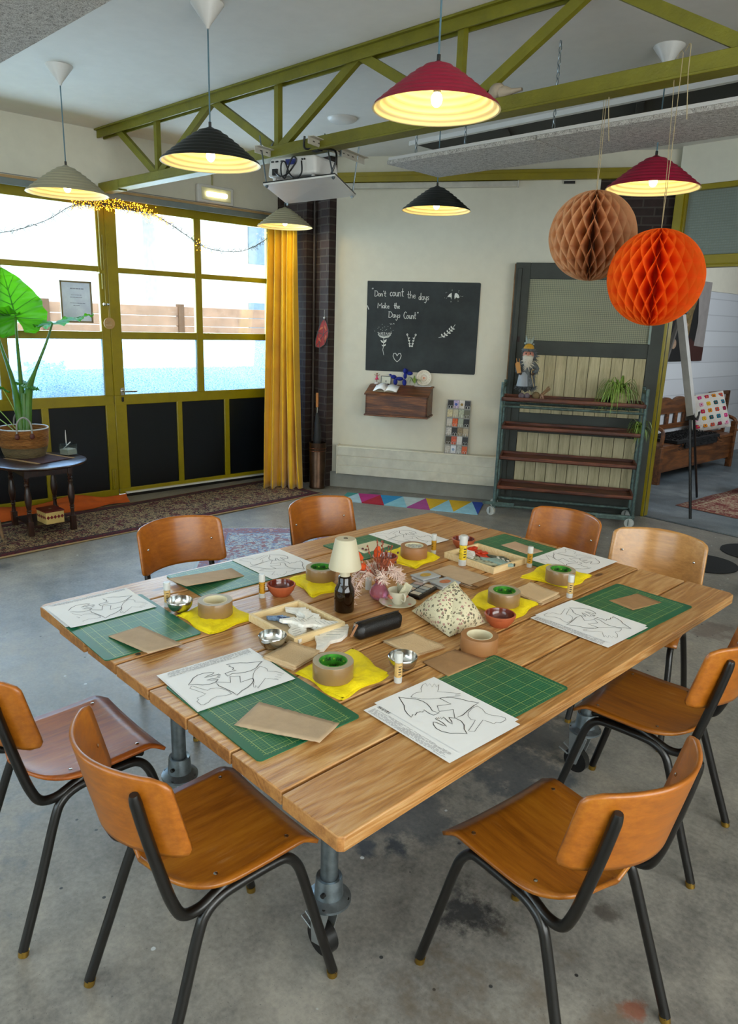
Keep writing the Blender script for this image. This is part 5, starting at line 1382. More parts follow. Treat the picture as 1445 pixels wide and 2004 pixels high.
b = B(); b.ball(rel((-3.02, 7.0, 1.01)), .028, 8, 6, sc=(.8, .5, 1.4)); b.build('cloth_knot', WPLAST, t)
b = B(); b.box(rel((-3.41, 7.22, 1.96)), (.12, .05, .06)); b.build('top_bracket', BLACKP, t, bevel=.008)
t = thing('wall_tapestry', 'tall dark picture panel of a seated figure in old dress on the white brick wall', 'picture', (-4.44, 9.5, 1.39))
b = B(); b.span((0, -.40, 0), (.012, .66, .78)); b.span((0, -.3, .78), (.012, .66, 1.02)); b.build('canvas', plain('near_black_print', '#0c0b0d', .6), t)
b = B()
b.prism([(-.05, .30), (.16, .28), (.22, .62), (.30, .78), (.30, .92), (.18, .98), (.10, .80), (.02, .6)], .0125, .014, M=Matrix(((0, 0, 1, 0), (1, 0, 0, 0), (0, 1, 0, 0), (0, 0, 0, 1))))
b.build('ochre_sleeve', plain('ochre_print', '#6d5a35', .6, var=.5, vscale=20), t)
b = B(); b.prism([(.36, .2), (.66, .18), (.66, 1.02), (.36, 1.02), (.30, .9), (.40, .5)], .0125, .0145, M=Matrix(((0, 0, 1, 0), (1, 0, 0, 0), (0, 1, 0, 0), (0, 0, 0, 1)))); b.build('pale_background', plain('pale_print_ground', '#8d8784', .6), t)
b = B(); b.ball((.014, .06, .46), .05, 10, 6, sc=(.05, 1.3, .5)); b.ball((.014, -.22, .22), .07, 10, 6, sc=(.04, 1.1, .9)); b.build('pale_hand', plain('print_skin', '#9a7f68', .6, var=.3, vscale=30), t)
b = B(); b.prism([(.18, .0), (.66, 0), (.66, .2), (.36, .25), (.2, .3)], .0125, .0135, M=Matrix(((0, 0, 1, 0), (1, 0, 0, 0), (0, 1, 0, 0), (0, 0, 0, 1)))); b.build('dark_red_ground', plain('dark_red_print', '#3a1712', .6), t)
rug('red_rug', 'red and beige patterned rug on the floor beyond the easel', (-2.35, 8.55, .0), -.04, 2.4, 1.75, m_persian('red_pattern', '#8a5a4c', '#6e2c26', '#a59478', '#7a3a32', .14, 2.4, 1.75, .5), fringe=None)
t = thing('stacking_chair', 'pale plywood-backed chair beyond the settle at the right edge of the photo', 'chair', (-3.75, 11.0, 0), -.5)
b = B(); b.grid(lambda u, v: ((u - .5) * .4, .04 * (1 - (2 * u - 1) ** 2), .92 + .2 * v), 10, 4); b.build('backrest', plain('golden_ply', '#a8793a', .3), t, solid=.01)
b = B(); b.box((0, -.2, .45), (.4, .4, .012)); b.build('seat', CHAIRS_, t)
for sx in (-1, 1):
    b = B(); b.tube([(sx * .18, .02, 1.0), (sx * .18, .0, .45), (sx * .19, .08, 0)], .012, 8); b.build('leg', TUBE, t)
    b = B(); b.tube([(sx * .18, -.35, .44), (sx * .19, -.42, 0)], .012, 8); b.build('leg', TUBE, t)
t = thing('slatted_shutter', 'brown slatted wooden shutter standing behind the cushion end of the settle', 'shutter', (-4.36, 10.75, 0), 0)
b = B()
for yy in (-.3, .3): b.box((0, yy, .48), (.04, .05, .96))
b.box((0, 0, .94), (.04, .6, .05)); b.build('frame', BW, t)
for k in range(8):
    b = B(); b.box((0, 0, .3 + k * .075), (.03, .58, .035), rot=(0, .4, 0)); b.build('slat', BW, t)
t = thing('teal_pouffe', 'pale teal round object just showing at the right edge on the back-room floor', 'stool', (-2.98, 8.72, .012))
b = B(); b.lathe([(0, 0), (.12, 0), (.17, .08), (.185, .2), (.17, .32), (.12, .38), (0, .385)], 28); b.build('body', plain('teal_shell', '#6fb0ae', .4), t)
for lb, c, rx, ry, rz in (('black round felt mat on the concrete behind the far right chair', (-2.21, 5.66, 0), .30, .22, .3), ('black round felt mat cut by the right edge of the photo', (-2.09, 6.28, 0), .27, .2, .3)):
    b = B(); b.tube([(0, 0, .001), (0, 0, .008)], .24, 40); o = tag(b.build('floor_mat', plain('black_felt', '#0d0f12', .95), loc=c), lb, 'mat')
# ---------------------------------------------------------------- workshop table
TR_ = .0355
t = thing('workshop_table', 'large square-edged scaffold-plank table on pipe legs with castors', 'table', (-1.758, 1.828, 0), TR_)
TT = .77
rnd = random.Random(2)
for k in range(8):
    x0 = -.80 + k * .2 + .005; x1 = x0 + .190
    e0, e1 = rnd.uniform(-.004, .005), rnd.uniform(-.004, .005)
    b = B(); r = .02
    ya, yb = -1.045 + e0 - (.008 if k == 7 else 0), 1.045 + e1
    if k == 0: poly = [(x0 + r, ya), (x1, ya), (x1, yb), (x0 + r, yb), (x0, yb - r), (x0, ya + r)]
    elif k == 7: poly = [(x0, ya), (x1 - r * .5, ya), (x1, ya + r * .5), (x1, yb - r), (x1 - r, yb), (x0, yb)]
    else: poly = [(x0, ya), (x1, ya), (x1, yb), (x0, yb)]
    b.prism(poly, TT - .036, TT)
    b.mi = [0] * len(b.mi)
    for i, fc_ in enumerate(b.f):
        if i >= 2:
            p, q = b.v[fc_[0]], b.v[fc_[1]]
            if abs(p[1] - q[1]) < .03: b.mi[i] = 1
    b.build('plank', [TABLEW, TABLEE], t, bevel=.003)
b = B()
SCR = plain('dull_screw', '#5c5348', .5, .6)
for x, y in ((.35, -.98), (.36, -.72), (-.22, -.96), (-.65, -.97), (.55, .3), (.22, -.6), (-.36, .0)):
    b = B(); b.lathe([(0, .0006), (.008, .0004), (.009, 0)], 10, (x, y, TT)); b.build('screw_head', SCR, t)
for y in (-.76, .0, .66):
    b = B(); b.span((-.72, y - .04, TT - .072), (.72, y + .04, TT - .038)); b.build('batten', TABLEE, t)
legs = [(.43, -.75), (.46, .60), (-.35, -.765), (-.36, .60)]
for lx, ly in legs:
    b = B()
    b.tube([(lx, ly, .21), (lx, ly, .70)], .0245, 18)
    lg = b.build('leg', STEEL, t)
    b = B(); b.tube([(lx, ly, .61), (lx, ly, .70)], .033, 18); b.tube([(lx, ly, .665), (lx - (.075 if lx > 0 else -.075), ly, .665)], .032, 16); b.ball((lx, ly, .70), .033, 14, 8); b.build('tee_fitting', STEEL, lg)
    b = B(); b.lathe([(.026, .27), (.036, .272), (.037, .268), (.041, .215), (.058, .205), (.063, .203), (.063, .195), (.0, .195)], 28, (lx, ly, 0))
    fl = b.build('floor_flange', STEEL, lg)
    b = B()
    for q in range(4): a = q * PI / 2 + .6; b.tube([(lx + .054 * math.cos(a), ly + .054 * math.sin(a), .2045), (lx + .054 * math.cos(a), ly + .054 * math.sin(a), .2065)], .0055, 8)
    b.tube([(lx + .02, ly - .043, .24), (lx + .018, ly - .034, .24)], .007, 10)
    b.build('bolt_holes', BLACKP, lg)
    b = B(); b.lathe([(.05, .195), (.05, .185), (.03, .17)], 18, (lx, ly, 0))
    for q in (-1, 1): b.prism([(-.045, .17), (.035, .17), (.0, .04), (-.035, .03)], -.002, .002, M=Matrix.Translation((lx - .01, ly + q * .022, 0)) @ Matrix.Rotation(PI / 2, 4, 'X'))
    b.box((lx - .055, ly, .10), (.05, .045, .006), rot=(0, .5, 0)); b.box((lx - .075, ly, .075), (.045, .042, .006), rot=(0, .35, 0)); cs = b.build('castor', plain('zinc_castor', '#b4babb', .28, .8), lg, bevel=.001)
    b = B(); b.tube([(lx - .022, ly - .016, .05), (lx - .022, ly + .016, .05)], .05, 24); b.build('wheel', BLACKP, lg)
for y in (-.755, .60):
    b = B(); b.tube([(-.35 if y < 0 else -.36, y, .665), (.43, y, .665)], .0225, 14); b.build('cross_pipe', plain('dark_pipe_paint', '#1c1b22', .4, .5), t)
b = B(); b.tube([(.08, -.755, .665), (.08, .60, .665)], .0225, 14); b.build('cross_pipe', plain('dark_pipe_paint2', '#1c1b22', .4, .5), t)

# ---------------------------------------------------------------- school chairs
def make_chair(label, x, y, rz, seatm=CHAIRS_, backm=CHAIRW):
    t = thing('school_chair', label, 'chair', (x, y, 0), rz, None)
    # seat: dished ply with rounded rear and rolled front
    def sp(u, v):
        yy = -.185 + .388 * v
        hw = .198 * min(1, (1 - max(0, (.42 - v) / .42) ** 2.6 * 1.0)) ** .5 if v < .42 else .198 + .006 * (v - .42)
        xx = (2 * u - 1) * hw
        z = .487 + .009 * (abs(2 * u - 1) ** 2.2) - .006 * math.sin(PI * min(1, v * 1.15))
        if v > .86: z -= .030 * ((v - .86) / .14) ** 1.6
        if v > .975: z += .003
        if v < .12: z += .004 * (1 - v / .12)
        return (xx, yy, z)
    b = B(); b.grid(sp, 17, 26); b.build('seat', [seatm, CHAIREDGE], t, smooth=60, solid=.010, offset=-1)
    # backrest: curved ply, rounded corners
    def bp(u, v):
        s = 2 * u - 1
        zz = .618 + .215 * v
        top = v
        hw = .216 - .003 * v
        # squircle corner rounding
        c = abs(2 * v - 1)
        hw *= 1 - .0 * c
        rad = .03
        dz = min(v, 1 - v) * .215
        if dz < rad: hw -= rad - math.sqrt(max(0, rad * rad - (rad - dz) ** 2))
        x = s * hw
        yb = -.150 - .112 * (1 - (x / .222) ** 2) - .05 * v
        return (x, yb, zz + .008 * (1 - s * s) * (v - .3))
    b = B(); b.grid(bp, 25, 19); b.build('backrest', backm, t, smooth=60, solid=.010)
    R = .0138
    for sg in (-1, 1):
        X = lambda k: sg * k
        b = B(); b.tube([(X(.203), -.262, .014), (X(.192), -.195, .20), (X(.179), -.138, .365), (X(.175), -.112, .415), (X(.172), -.072, .437), (X(.170), -.02, .442), (X(.168), .085, .442), (X(.169), .125, .435), (X(.172), .153, .405), (X(.178), .172, .350), (X(.191), .215, .18), (X(.204), .258, .014)], R, 12, smoothn=5); b.build('leg_frame', TUBE, t)
        b = B(); b.tube([(X(.160), -.262, .795), (X(.160), -.258, .77), (X(.164), -.240, .68), (X(.169), -.212, .56), (X(.171), -.192, .488), (X(.170), -.168, .442), (X(.167), -.125, .430), (X(.163), -.075, .444), (X(.160), -.02, .462), (X(.158), .06, .4655), (X(.158), .12, .4635), (X(.158), .145, .452)], [R * .7, R, R, R, R, R, R, R, R * .95, R * .9, R * .9, R * .7], 12, smoothn=5); b.build('back_tube', TUBE, t)
        for yy in (-.262, .258):
            b = B(); b.tube([(X(.2035), yy - .001, .0), (X(.2028), yy + (.003 if yy < 0 else -.003), .018)], .0148, 12); b.build('foot_cap', BRASS, t)
    b = B(); b.tube([(-.165, .11, .45), (.165, .11, .45)], .011, 10); b.build('cross_tube', TUBE, t)
    b = B(); b.tube([(-.17, -.03, .45), (.17, -.03, .45)], .011, 10); b.build('cross_tube', TUBE, t)
    for sg in (-1, 1):
        for c_, sc_ in (((sg * .160, -.075, .4945), (1, 1, .3)), ((sg * .160, .13, .4925), (1, 1, .3)), ((sg * .163, -.197 - .012, .73), (1, .4, 1))):
            b = B(); b.ball(c_, .0058, 8, 5, sc=sc_); b.build('rivet', CHROME, t)
    return t
GC = 'school chairs around the table'
c1 = make_chair('school chair nearest the camera on the left, its back tubes towards us', -1.445, .805, .0)
c2 = make_chair('school chair with scuffed seat cut by the left edge of the photo', -2.07, .695, .03, CHAIRWORN)
c1['group'] = c2['group'] = GC
dup(c1, (-.84, 1.46, 0), 1.485, 'school chair at the bottom right pulled back from the long table side')
dup(c1, (-1.02, 2.335, 0), 1.70, 'school chair at the right edge with its seat pushed under the table')
dup(c1, (-2.0, 3.015, 0), PI - .06, 'school chair at the far table end in front of the rolling rack')
c6 = make_chair('pale-backed school chair at the far table corner beside the black mats', -1.44, 3.045, PI + .25, CHAIRS_, wood('pale_beech_ply', '#a0703c', '#c08c50', '#d6a96c', 'X', .45, .33, .05, coat=.4, rings=.35))
c6['group'] = GC
dup(c1, (-2.775, 1.56, 0), -PI / 2, 'school chair on the window side in line with the side table')
dup(c1, (-2.72, 2.354, 0), -PI / 2, 'school chair on the window side in front of the crochet blanket')

# ---------------------------------------------------------------- things on the table
Z0 = TT + .0003
def m_mat():
    t = NT('cutting_mat_green'); v = t.coord()
    sx = t.add('ShaderNodeSeparateXYZ'); t.link(v, sx.inputs[0])
    def lines(o, step, wd):
        f = t.math('ABSOLUTE', t.math('SUBTRACT', t.math('FRACT', t.math('DIVIDE', t.math('ADD', o, 10.0), step)), .5))
        return t.math('GREATER_THAN', f, .5 - wd / step / 2)
    X, Y = sx.outputs[0], sx.outputs[1]
    thin = t.math('MAXIMUM', lines(X, .01, .0007), lines(Y, .01, .0007))
    thick = t.math('MAXIMUM', lines(X, .05, .0013), lines(Y, .05, .0013))
    ins = t.math('MULTIPLY', t.math('LESS_THAN', t.math('ABSOLUTE', X), .1265), t.math('LESS_THAN', t.math('ABSOLUTE', Y), .2155))
    edge = t.math('MAXIMUM', t.math('LESS_THAN', t.math('ABSOLUTE', t.math('SUBTRACT', t.math('ABSOLUTE', X), .1265)), .0008), t.math('LESS_THAN', t.math('ABSOLUTE', t.math('SUBTRACT', t.math('ABSOLUTE', Y), .2155)), .0008))
    ins2 = t.math('MULTIPLY', t.math('LESS_THAN', t.math('ABSOLUTE', X), .1273), t.math('LESS_THAN', t.math('ABSOLUTE', Y), .2163))
    base = t.ramp(t.noise(v, 6, 3), [(.3, '#0c5a3c'), (.7, '#126a49')])
    c = t.mix(t.math('MULTIPLY', t.math('MULTIPLY', thin, ins), .45), base, '#8fb468')
    c = t.mix(t.math('MULTIPLY', t.math('MAXIMUM', t.math('MULTIPLY', thick, ins), t.math('MULTIPLY', edge, ins2)), .8), c, '#a8bf6a')
    t.color(c); t.set(Roughness=.42); return t.m
MATG = m_mat()
def cmat(label, cx, cy, rz, w_=.27, l_=.46):
    b = B(); r = .012
    X, Y = w_ / 2, l_ / 2
    poly = []
    for sx, sy, a0 in ((1, 1, 0), (-1, 1, PI / 2), (-1, -1, PI), (1, -1, 1.5 * PI)):
        for k in range(5): a = a0 + k * PI / 8; poly.append((sx * (X - r) + r * math.cos(a), sy * (Y - r) + r * math.sin(a)))
    b.prism(poly, 0, .003)
    o = tag(b.build('cutting_mat', MATG, loc=(cx, cy, Z0), rot=(0, 0, rz)), label, 'cutting mat')
    b = B()
    for k in range(44):
        y = -.215 + k * .01
        for sg in (-1, 1): b.ribbon([(sg * .1285, y), (sg * (.1285 + (.004 if k % 5 else .0065)), y)], .0009, .0032)
    for k in range(26):
        x = -.125 + k * .01
        for sg in (-1, 1):
            if l_ > .44: b.ribbon([(x, sg * .2175), (x, sg * .2205)], .0009, .0032)
    ch = b.build('ruler_marks', plain('yellow_print', '#a5b860', .5), o)
    return o
cmat('green cutting mat nearest the camera on the long table side, under the kraft tape', -1.122, 1.478, -.01)
cmat('green cutting mat under the long cardboard strip at the near left table end', -1.475, .985, PI / 2, .315, .46)
cmat('green cutting mat at the leftmost table corner under a cardboard square', -2.175, .925, PI / 2, .32, .44)
cmat('green cutting mat on the window side with a tilted cardboard strip', -2.375, 1.475, .0, .285, .46)
cmat('green cutting mat partly hidden behind the small white lamp', -2.33, 2.22, .0, .27, .46)
cmat('green cutting mat at the far end behind the tray with orange pieces', -1.87, 2.685, PI / 2, .29, .42)
cmat('green cutting mat at the right table corner holding a cardboard square', -1.20, 2.39, -.01, .31, .47)
BIRD = [[(0.13,0.416),(0.108,0.482),(0.103,0.544),(0.126,0.607),(0.074,0.663),(0.038,0.74),(0.028,0.806),(0.083,0.766),(0.061,0.836),(0.122,0.795),(0.092,0.883),(0.15,0.838),(0.132,0.901),(0.192,0.812),(0.216,0.762),(0.289,0.845),(0.38,0.944),(0.361,0.882),(0.401,0.915),(0.364,0.863),(0.403,0.89),(0.377,0.828),(0.344,0.761),(0.314,0.661),(0.266,0.56),(0.218,0.487),(0.13,0.416)],[(0.058,0.306),(0.113,0.351),(0.18,0.428),(0.251,0.457),(0.314,0.451),(0.375,0.419),(0.43,0.381),(0.489,0.415),(0.484,0.324),(0.439,0.315),(0.364,0.327),(0.386,0.279),(0.367,0.259),(0.359,0.222),(0.381,0.162),(0.36,0.152),(0.383,0.097),(0.321,0.115),(0.253,0.154),(0.198,0.218),(0.113,0.271),(0.058,0.306)],[(0.316,0.664),(0.33,0.724),(0.381,0.791),(0.442,0.842),(0.525,0.881),(0.6,0.945),(0.604,0.848),(0.625,0.71),(0.649,0.583),(0.638,0.465),(0.529,0.594),(0.474,0.436),(0.394,0.509),(0.453,0.666),(0.316,0.664)],[(0.597,0.423),(0.644,0.47),(0.707,0.473),(0.765,0.436),(0.805,0.375),(0.872,0.324),(0.824,0.266),(0.777,0.191),(0.711,0.145),(0.646,0.143),(0.589,0.177),(0.561,0.212),(0.584,0.235),(0.645,0.245),(0.683,0.263),(0.628,0.283),(0.575,0.286),(0.537,0.284),(0.529,0.316),(0.552,0.298),(0.536,0.337),(0.56,0.316),(0.548,0.356),(0.573,0.328),(0.564,0.381),(0.599,0.368),(0.644,0.35),(0.688,0.348),(0.653,0.388),(0.616,0.408),(0.597,0.423)],[(0.628,0.871),(0.625,0.782),(0.651,0.679),(0.686,0.618),(0.737,0.586),(0.774,0.613),(0.811,0.509),(0.848,0.384),(0.86,0.383),(0.89,0.422),(0.856,0.538),(0.817,0.68),(0.865,0.701),(0.918,0.712),(0.916,0.759),(0.946,0.786),(0.943,0.889),(0.919,0.916),(0.865,0.891),(0.823,0.842),(0.757,0.821),(0.693,0.865),(0.65,0.87),(0.628,0.871)]]
def sheet(label, cx, cy, rz, draw=0, w_=.30, h_=.212, z=.004, name='pattern_sheet', text=False, curl=.0):
    t = thing(name, label, 'paper', (cx, cy, Z0 + z), rz)
    b = B(); b.grid(lambda u, v: ((u - .5) * w_, (v - .5) * h_, .0006 + curl * max(0, u - .7) ** 2 + curl * max(0, .25 - v) ** 2), 14, 10); b.build('paper', PAPER, t)
    if draw is not None:
        b = B(); c, s_ = math.cos(draw), math.sin(draw)
        for i, line in enumerate(BIRD):
            pts = []
            for x, y in line:
                X, Y = (x - .5) * w_ * .98, (y - .5) * h_ * .98
                pts.append((X * c - Y * s_, X * s_ + Y * c))
            b.ribbon(pts, .0022 if i in (1, 2, 3) else .0012, .0013)
        b.build('bird_outlines', INK, t)
    if text:
        b = B(); rn = random.Random(int(cx * 100))
        write(b, "HAND OUT", -w_ / 2 + .012, -h_ / 2 + .038, .012, .0014, .0011, width=.045, slant=.1)
        b.build('heading', INK, t)
        b = B()
        for r in range(9):
            x = -w_ / 2 + .012 + (0 if r else .05)
            while x < w_ / 2 - .03:
                l = rn.uniform(.004, .012); b.ribbon([(x, -h_ / 2 + .032 - r * .0032), (x + l, -h_ / 2 + .032 - r * .0032)], .0011, .0011); x += l + rn.uniform(.002, .005) + (.02 if rn.random() < .08 else 0)
        b.build('small_print', GREYINK, t)
    return t
H90 = PI / 2
sheet('text hand-out sheet under the nearest bird drawing', -1.108, 1.300, -.01, None, .305, .27, .0036, 'handout_sheet', True)
sheet('bird outline drawing nearest the camera, on the green mat of the long side', -1.120, 1.330, .0, 0, z=.0052, h_=.235)
sheet('text hand-out sheet under the bird drawing at the near left table end', -1.645, .985, -H90 - .04, None, .305, .25, .0036, 'handout_sheet', True)
sheet('bird outline drawing at the near left end beside the long cardboard strip', -1.625, .985, -H90 - .05, 0, z=.0052)
sheet('text hand-out sheet at the leftmost table corner', -2.372, .915, -H90, None, .305, .22, .0036, 'handout_sheet', True)
sheet('bird outline drawing at the leftmost table corner', -2.345, .918, -H90 + .02, 0, z=.0052, curl=.04)
sheet('bird outline drawing on the window side next to the tilted cardboard strip', -2.378, 1.675, .0, PI, z=.004, h_=.25)
sheet('bird outline drawing at the far window-side corner near the orange dried flowers', -2.318, 2.400, .0, PI, z=.004, h_=.25)
sheet('bird outline drawing at the far end in front of the varnished chair', -1.628, 2.735, H90 + .03, 0, z=.004, w_=.29, h_=.27)
sheet('text hand-out sheet under the bird drawing at the right of the table', -1.205, 2.168, -.01, None, .305, .26, .0036, 'handout_sheet', True)
sheet('bird outline drawing at the right of the table beside the square of cardboard', -1.212, 2.190, .0, PI, z=.0052, h_=.235)

def card(label, pts, z=.0045, th=.0025, tilt=(0, 0, 0, 0), m=KRAFT, creases=()):
    c = [sum(p[i] for p in pts) / 4 for i in (0, 1)]
    rn = random.Random(int(abs(c[0] * 999)))
    b = B()
    q = [(p[0] - c[0], p[1] - c[1]) for p in pts]
    def fn(u, v, top):
        x = (q[0][0] * (1 - u) + q[1][0] * u) * (1 - v) + (q[3][0] * (1 - u) + q[2][0] * u) * v
        y = (q[0][1] * (1 - u) + q[1][1] * u) * (1 - v) + (q[3][1] * (1 - u) + q[2][1] * u) * v
        zz = (tilt[0] * (1 - u) + tilt[1] * u) * (1 - v) + (tilt[3] * (1 - u) + tilt[2] * u) * v
        for cr in creases: zz -= .0012 * math.exp(-((u - cr) / .01) ** 2)
        j = .0007 * math.sin(u * 61 + v * 47)
        return (x + j, y - j, zz + top)
    b.grid(lambda u, v: fn(u, v, 0), 22, 8)
    o = b.build('cardboard_piece', m, loc=(c[0], c[1], Z0 + z), solid=th, offset=1)
    return tag(o, label, 'cardboard')
card('brown cardboard piece under the kraft tape roll at the nearest mat', [(-1.357, 1.640), (-1.240, 1.650), (-1.250, 1.487), (-1.362, 1.497)], .0035, .003, (0, .006, .001, 0), KRAFTD)
card('long creased cardboard strip lying askew on the near left mat', [(-1.465, .976), (-1.253, 1.077), (-1.204, .973), (-1.415, .867)], .004, .004, (.004, .0, .014, .0), KRAFT, (.33, .52))
card('cardboard square on the mat at the leftmost table corner', [(-2.126, .955), (-1.911, .991), (-1.898, .872), (-2.108, .84)], .004, .003, (.0, .004, .014, .003))
card('cardboard strip with lifted edge on the window-side mat', [(-2.43, 1.49), (-2.330, 1.487), (-2.312, 1.223), (-2.452, 1.22)], .004, .003, (.004, .0, .024, .012))
card('cream card piece with small dark dots behind the white lamp', [(-2.375, 2.235), (-2.271, 2.245), (-2.26, 2.063), (-2.371, 2.072)], .0035, .002, (0, 0, 0, 0), WARMW)
b = B()
for x, y in ((.0, -.03), (.02, -.028)): b.lathe([(0, .006), (.005, .005), (.006, 0)], 10, (x, y, 0))
tag(b.build('berry_beads', plain('dark_red_bead', '#5a1a1c', .4), loc=(-2.305, 2.125, Z0 + .0055)), 'two tiny dark red dots on the cream card behind the lamp', 'bead')
card('pinkish card strip on the far end mat', [(-1.964, 2.765), (-1.790, 2.745), (-1.798, 2.64), (-1.97, 2.662)], .0035, .0025, (0, 0, .003, 0), plain('pinkish_card', '#c0a184', .8))
card('brown cardboard square on the mat at the right table corner', [(-1.243, 2.582), (-1.136, 2.565), (-1.166, 2.402), (-1.273, 2.422)], .0035, .0025, (0, 0, .003, 0), KRAFTD)
for k, (dx, dy, r) in enumerate(((0, 0, 0), (.012, -.01, .1), (-.004, .004, -.05), (.015, .012, .08), (-.008, .0, .0))):
    b = B(); b.box((0, 0, .0013), (.20, .125, .0024)); 
    tag(b.build('cardboard_piece', KRAFTD if k % 2 else KRAFT, loc=(-1.785 + dx, 2.163 + dy, Z0 + k * .0036), rot=(.004 * k, 0, r + .03), bevel=.0004), ['bottom piece of the brown card pile beside the ink pads', 'second piece up in the brown card pile beside the ink pads', 'middle piece of the brown card pile beside the ink pads', 'fourth piece up in the brown card pile beside the ink pads', 'topmost piece of the brown card pile beside the ink pads'][k], 'cardboard')

def tape(label, x, y, z=0, side=TAPEB, core='green', r=.0585, h=.05):
    t = thing('tape_roll', label, 'tape', (x, y, Z0 + z), x * 5)
    b = B(); b.lathe([(r - .0005, 0), (r, .001), (r, h - .001), (r - .0005, h)], 48); b.lathe([(.043, 0), (r - .0005, 0)][::-1], 48); b.build('tape_wall', side, t)
    b = B(); b.lathe([(.041, h), (r - .0005, h)], 48); b.build('tape_face', TAPEK if side is TAPEK else TAPEE, t)
    b = B(); b.lathe([(.041, h + .0005), (.041, 0), (.0385, 0), (.0385, h + .0005)], 48, closed=True); cr = b.build('cardboard_core', GREENL if core == 'green' else WARMW, t)
    if core == 'green':
        b = B(); g = B()
        for k in range(7):
            tmp = B(); write(tmp, 'NAR', 0, 0, .010, .0022, 0, width=.018); a0 = k * 2 * PI / 7
            for zo in (.010, .032):
                vs = []
                for (px, py, pz) in tmp.v:
                    a = a0 + (0 if zo < .02 else .45) - px / .038; vs.append((.0382 * math.cos(a), .0382 * math.sin(a), zo + py))
                b._add(vs, tmp.f)
                a = a0 + (.45 if zo < .02 else 0) - .25
                g.ball((.0382 * math.cos(a), .0382 * math.sin(a), zo + .005), .0028, 6, 4)
        b.build('core_lettering', INK, cr); g.build('core_stars', plain('lime_star', '#9fb83a', .5), cr)
    return t
tape('tape roll with green core on the yellow cloth nearest the camera', -1.446, 1.214, .012)
tape('brown tape roll with cream core on the yellow cloth at the left', -2.055, 1.194, .010, core='cream')
tape('tape roll with green core on the yellow cloth left of the small lamp', -2.107, 1.696, .010)
t4 = tape('brown tape roll stuffed with white tissue near the dried flowers', -2.084, 2.196, .010, TAPEK, 'cream')
b = B(); b.grid(lambda u, v: ((u * 2 - 1) * .037 * math.sqrt(max(0, 1 - (2 * v - 1) ** 2 * .98)), (v * 2 - 1) * .037, .044 + .004 * math.sin(u * 19 + v * 5) * math.cos(v * 23)), 12, 12); b.build('tissue_filling', plain('patterned_tissue', '#b9bcb4', .8, var=.5, vscale=120), t4)
tape('tape roll with green core on the yellow cloth at the far right', -1.505, 2.443, .010)
tape('tape roll with green core behind the red clay bowl', -1.497, 2.067, .010)
tape('kraft paper tape roll standing on bare wood beside the floral pouch', -1.315, 1.705, .0, TAPEK, 'cream', r=.059)

def bowl(label, x, y, kind):
    if kind == 'steel':
        b = B(); n = 10
        o_ = [(.044 * math.sin(a) ** .8, .044 - .044 * math.cos(a) ** 1.0) for a in [PI / 2 * i / n for i in range(1, n + 1)]]
        b.lathe([(0, 0), (.016, 0)] + [(r, z) for r, z in o_] + [(.0435, .0445)] + [(r - .0015, z + .0015) for r, z in o_[::-1]] + [(0, .0025)], 36)
        return tag(b.build('steel_bowl', CHROME, loc=(x, y, Z0), smooth=80), label, 'bowl')
    t = thing('clay_bowl', label, 'bowl', (x, y, Z0))
    b = B(); b.lathe([(0, 0), (.032, 0), (.034, .003), (.048, .022), (.050, .034), (.0535, .036), (.054, .041), (.051, .044), (.048, .043)], 36); b.build('clay_body', TERRA, t)
    b = B(); b.lathe([(.048, .043), (.046, .034), (.042, .018), (.030, .008), (0, .007)], 36); b.build('glazed_inside', TERRAG, t)
    return t
bowl('small steel bowl behind the glue stick nearest the camera', -1.369, 1.417, 'steel')
bowl('small steel bowl between the near bird drawing and the pine tray', -1.727, 1.202, 'steel')
bowl('small steel bowl beside the glue stick at the left', -2.162, 1.118, 'steel')
bowl('clay bowl left of the folded yellow cloth and the small lamp', -2.084, 1.490, 'clay')
bowl('clay bowl in front of the green-cored tape at the middle right', -1.394, 1.912, 'clay')
bowl('clay bowl at the far end behind the large glue stick', -2.059, 2.497, 'clay')
bowl('clay bowl hidden behind the dried flower vase', -2.092, 2.031, 'clay')
FROST = plain('frosted_white_plastic', '#c9c9c4', .35)
LABELY = plain('glue_label_cream', '#c9a566', .5, var=.2, vscale=120)
LABELA = plain('glue_label_amber', '#b58312', .5, var=.2, vscale=120)
def glue(label, x, y, lm=LABELA, s=1.0):
    t = thing('glue_stick', label, 'glue stick', (x, y, Z0), x * 7)
    b = B(); b.lathe([(0, 0), (.0115 * s, 0), (.0118 * s, .016 * s), (.0105 * s, .017 * s), (.0105 * s, .06 * s)], 20); b.build('barrel', FROST, t)
    b = B(); b.lathe([(.0112 * s, .018 * s), (.0112 * s, .062 * s)], 20); lb = b.build('paper_label', lm, t)
    b = B()
    for k, z in enumerate((.026, .034, .042, .05)):
        for a0 in (0, 2.2, 4.3):
            n = 4 + (k % 2); b._add([(.01135 * s * math.cos(a0 + i * .22), .01135 * s * math.sin(a0 + i * .22), (z + dz) * s) for i in range(n) for dz in (0, .003)], [(2 * i, 2 * i + 2, 2 * i + 3, 2 * i + 1) for i in range(n - 1)])
    b.build('label_print', INK, lb)
    b = B(); b.lathe([(.0118 * s, .063 * s), (.0118 * s, .088 * s), (.0108 * s, .091 * s), (0, .091 * s)], 20); b.build('cap', FROST, t)
    return t
glue('glue stick nearest the camera standing before a steel bowl', -1.322, 1.353, LABELY)
glue('glue stick at the left behind the steel bowl', -2.233, 1.107, LABELY)
glue('glue stick between the window-side mat and the clay bowl', -2.102, 1.417)
glue('glue stick at the edge of the far window-side bird drawing', -2.079, 2.318)
g5 = glue('large white and yellow glue stick at the corner of the far tray', -1.896, 2.301, plain('glue_label_yellow', '#d9b81c', .5, var=.3, vscale=90), 1.45)
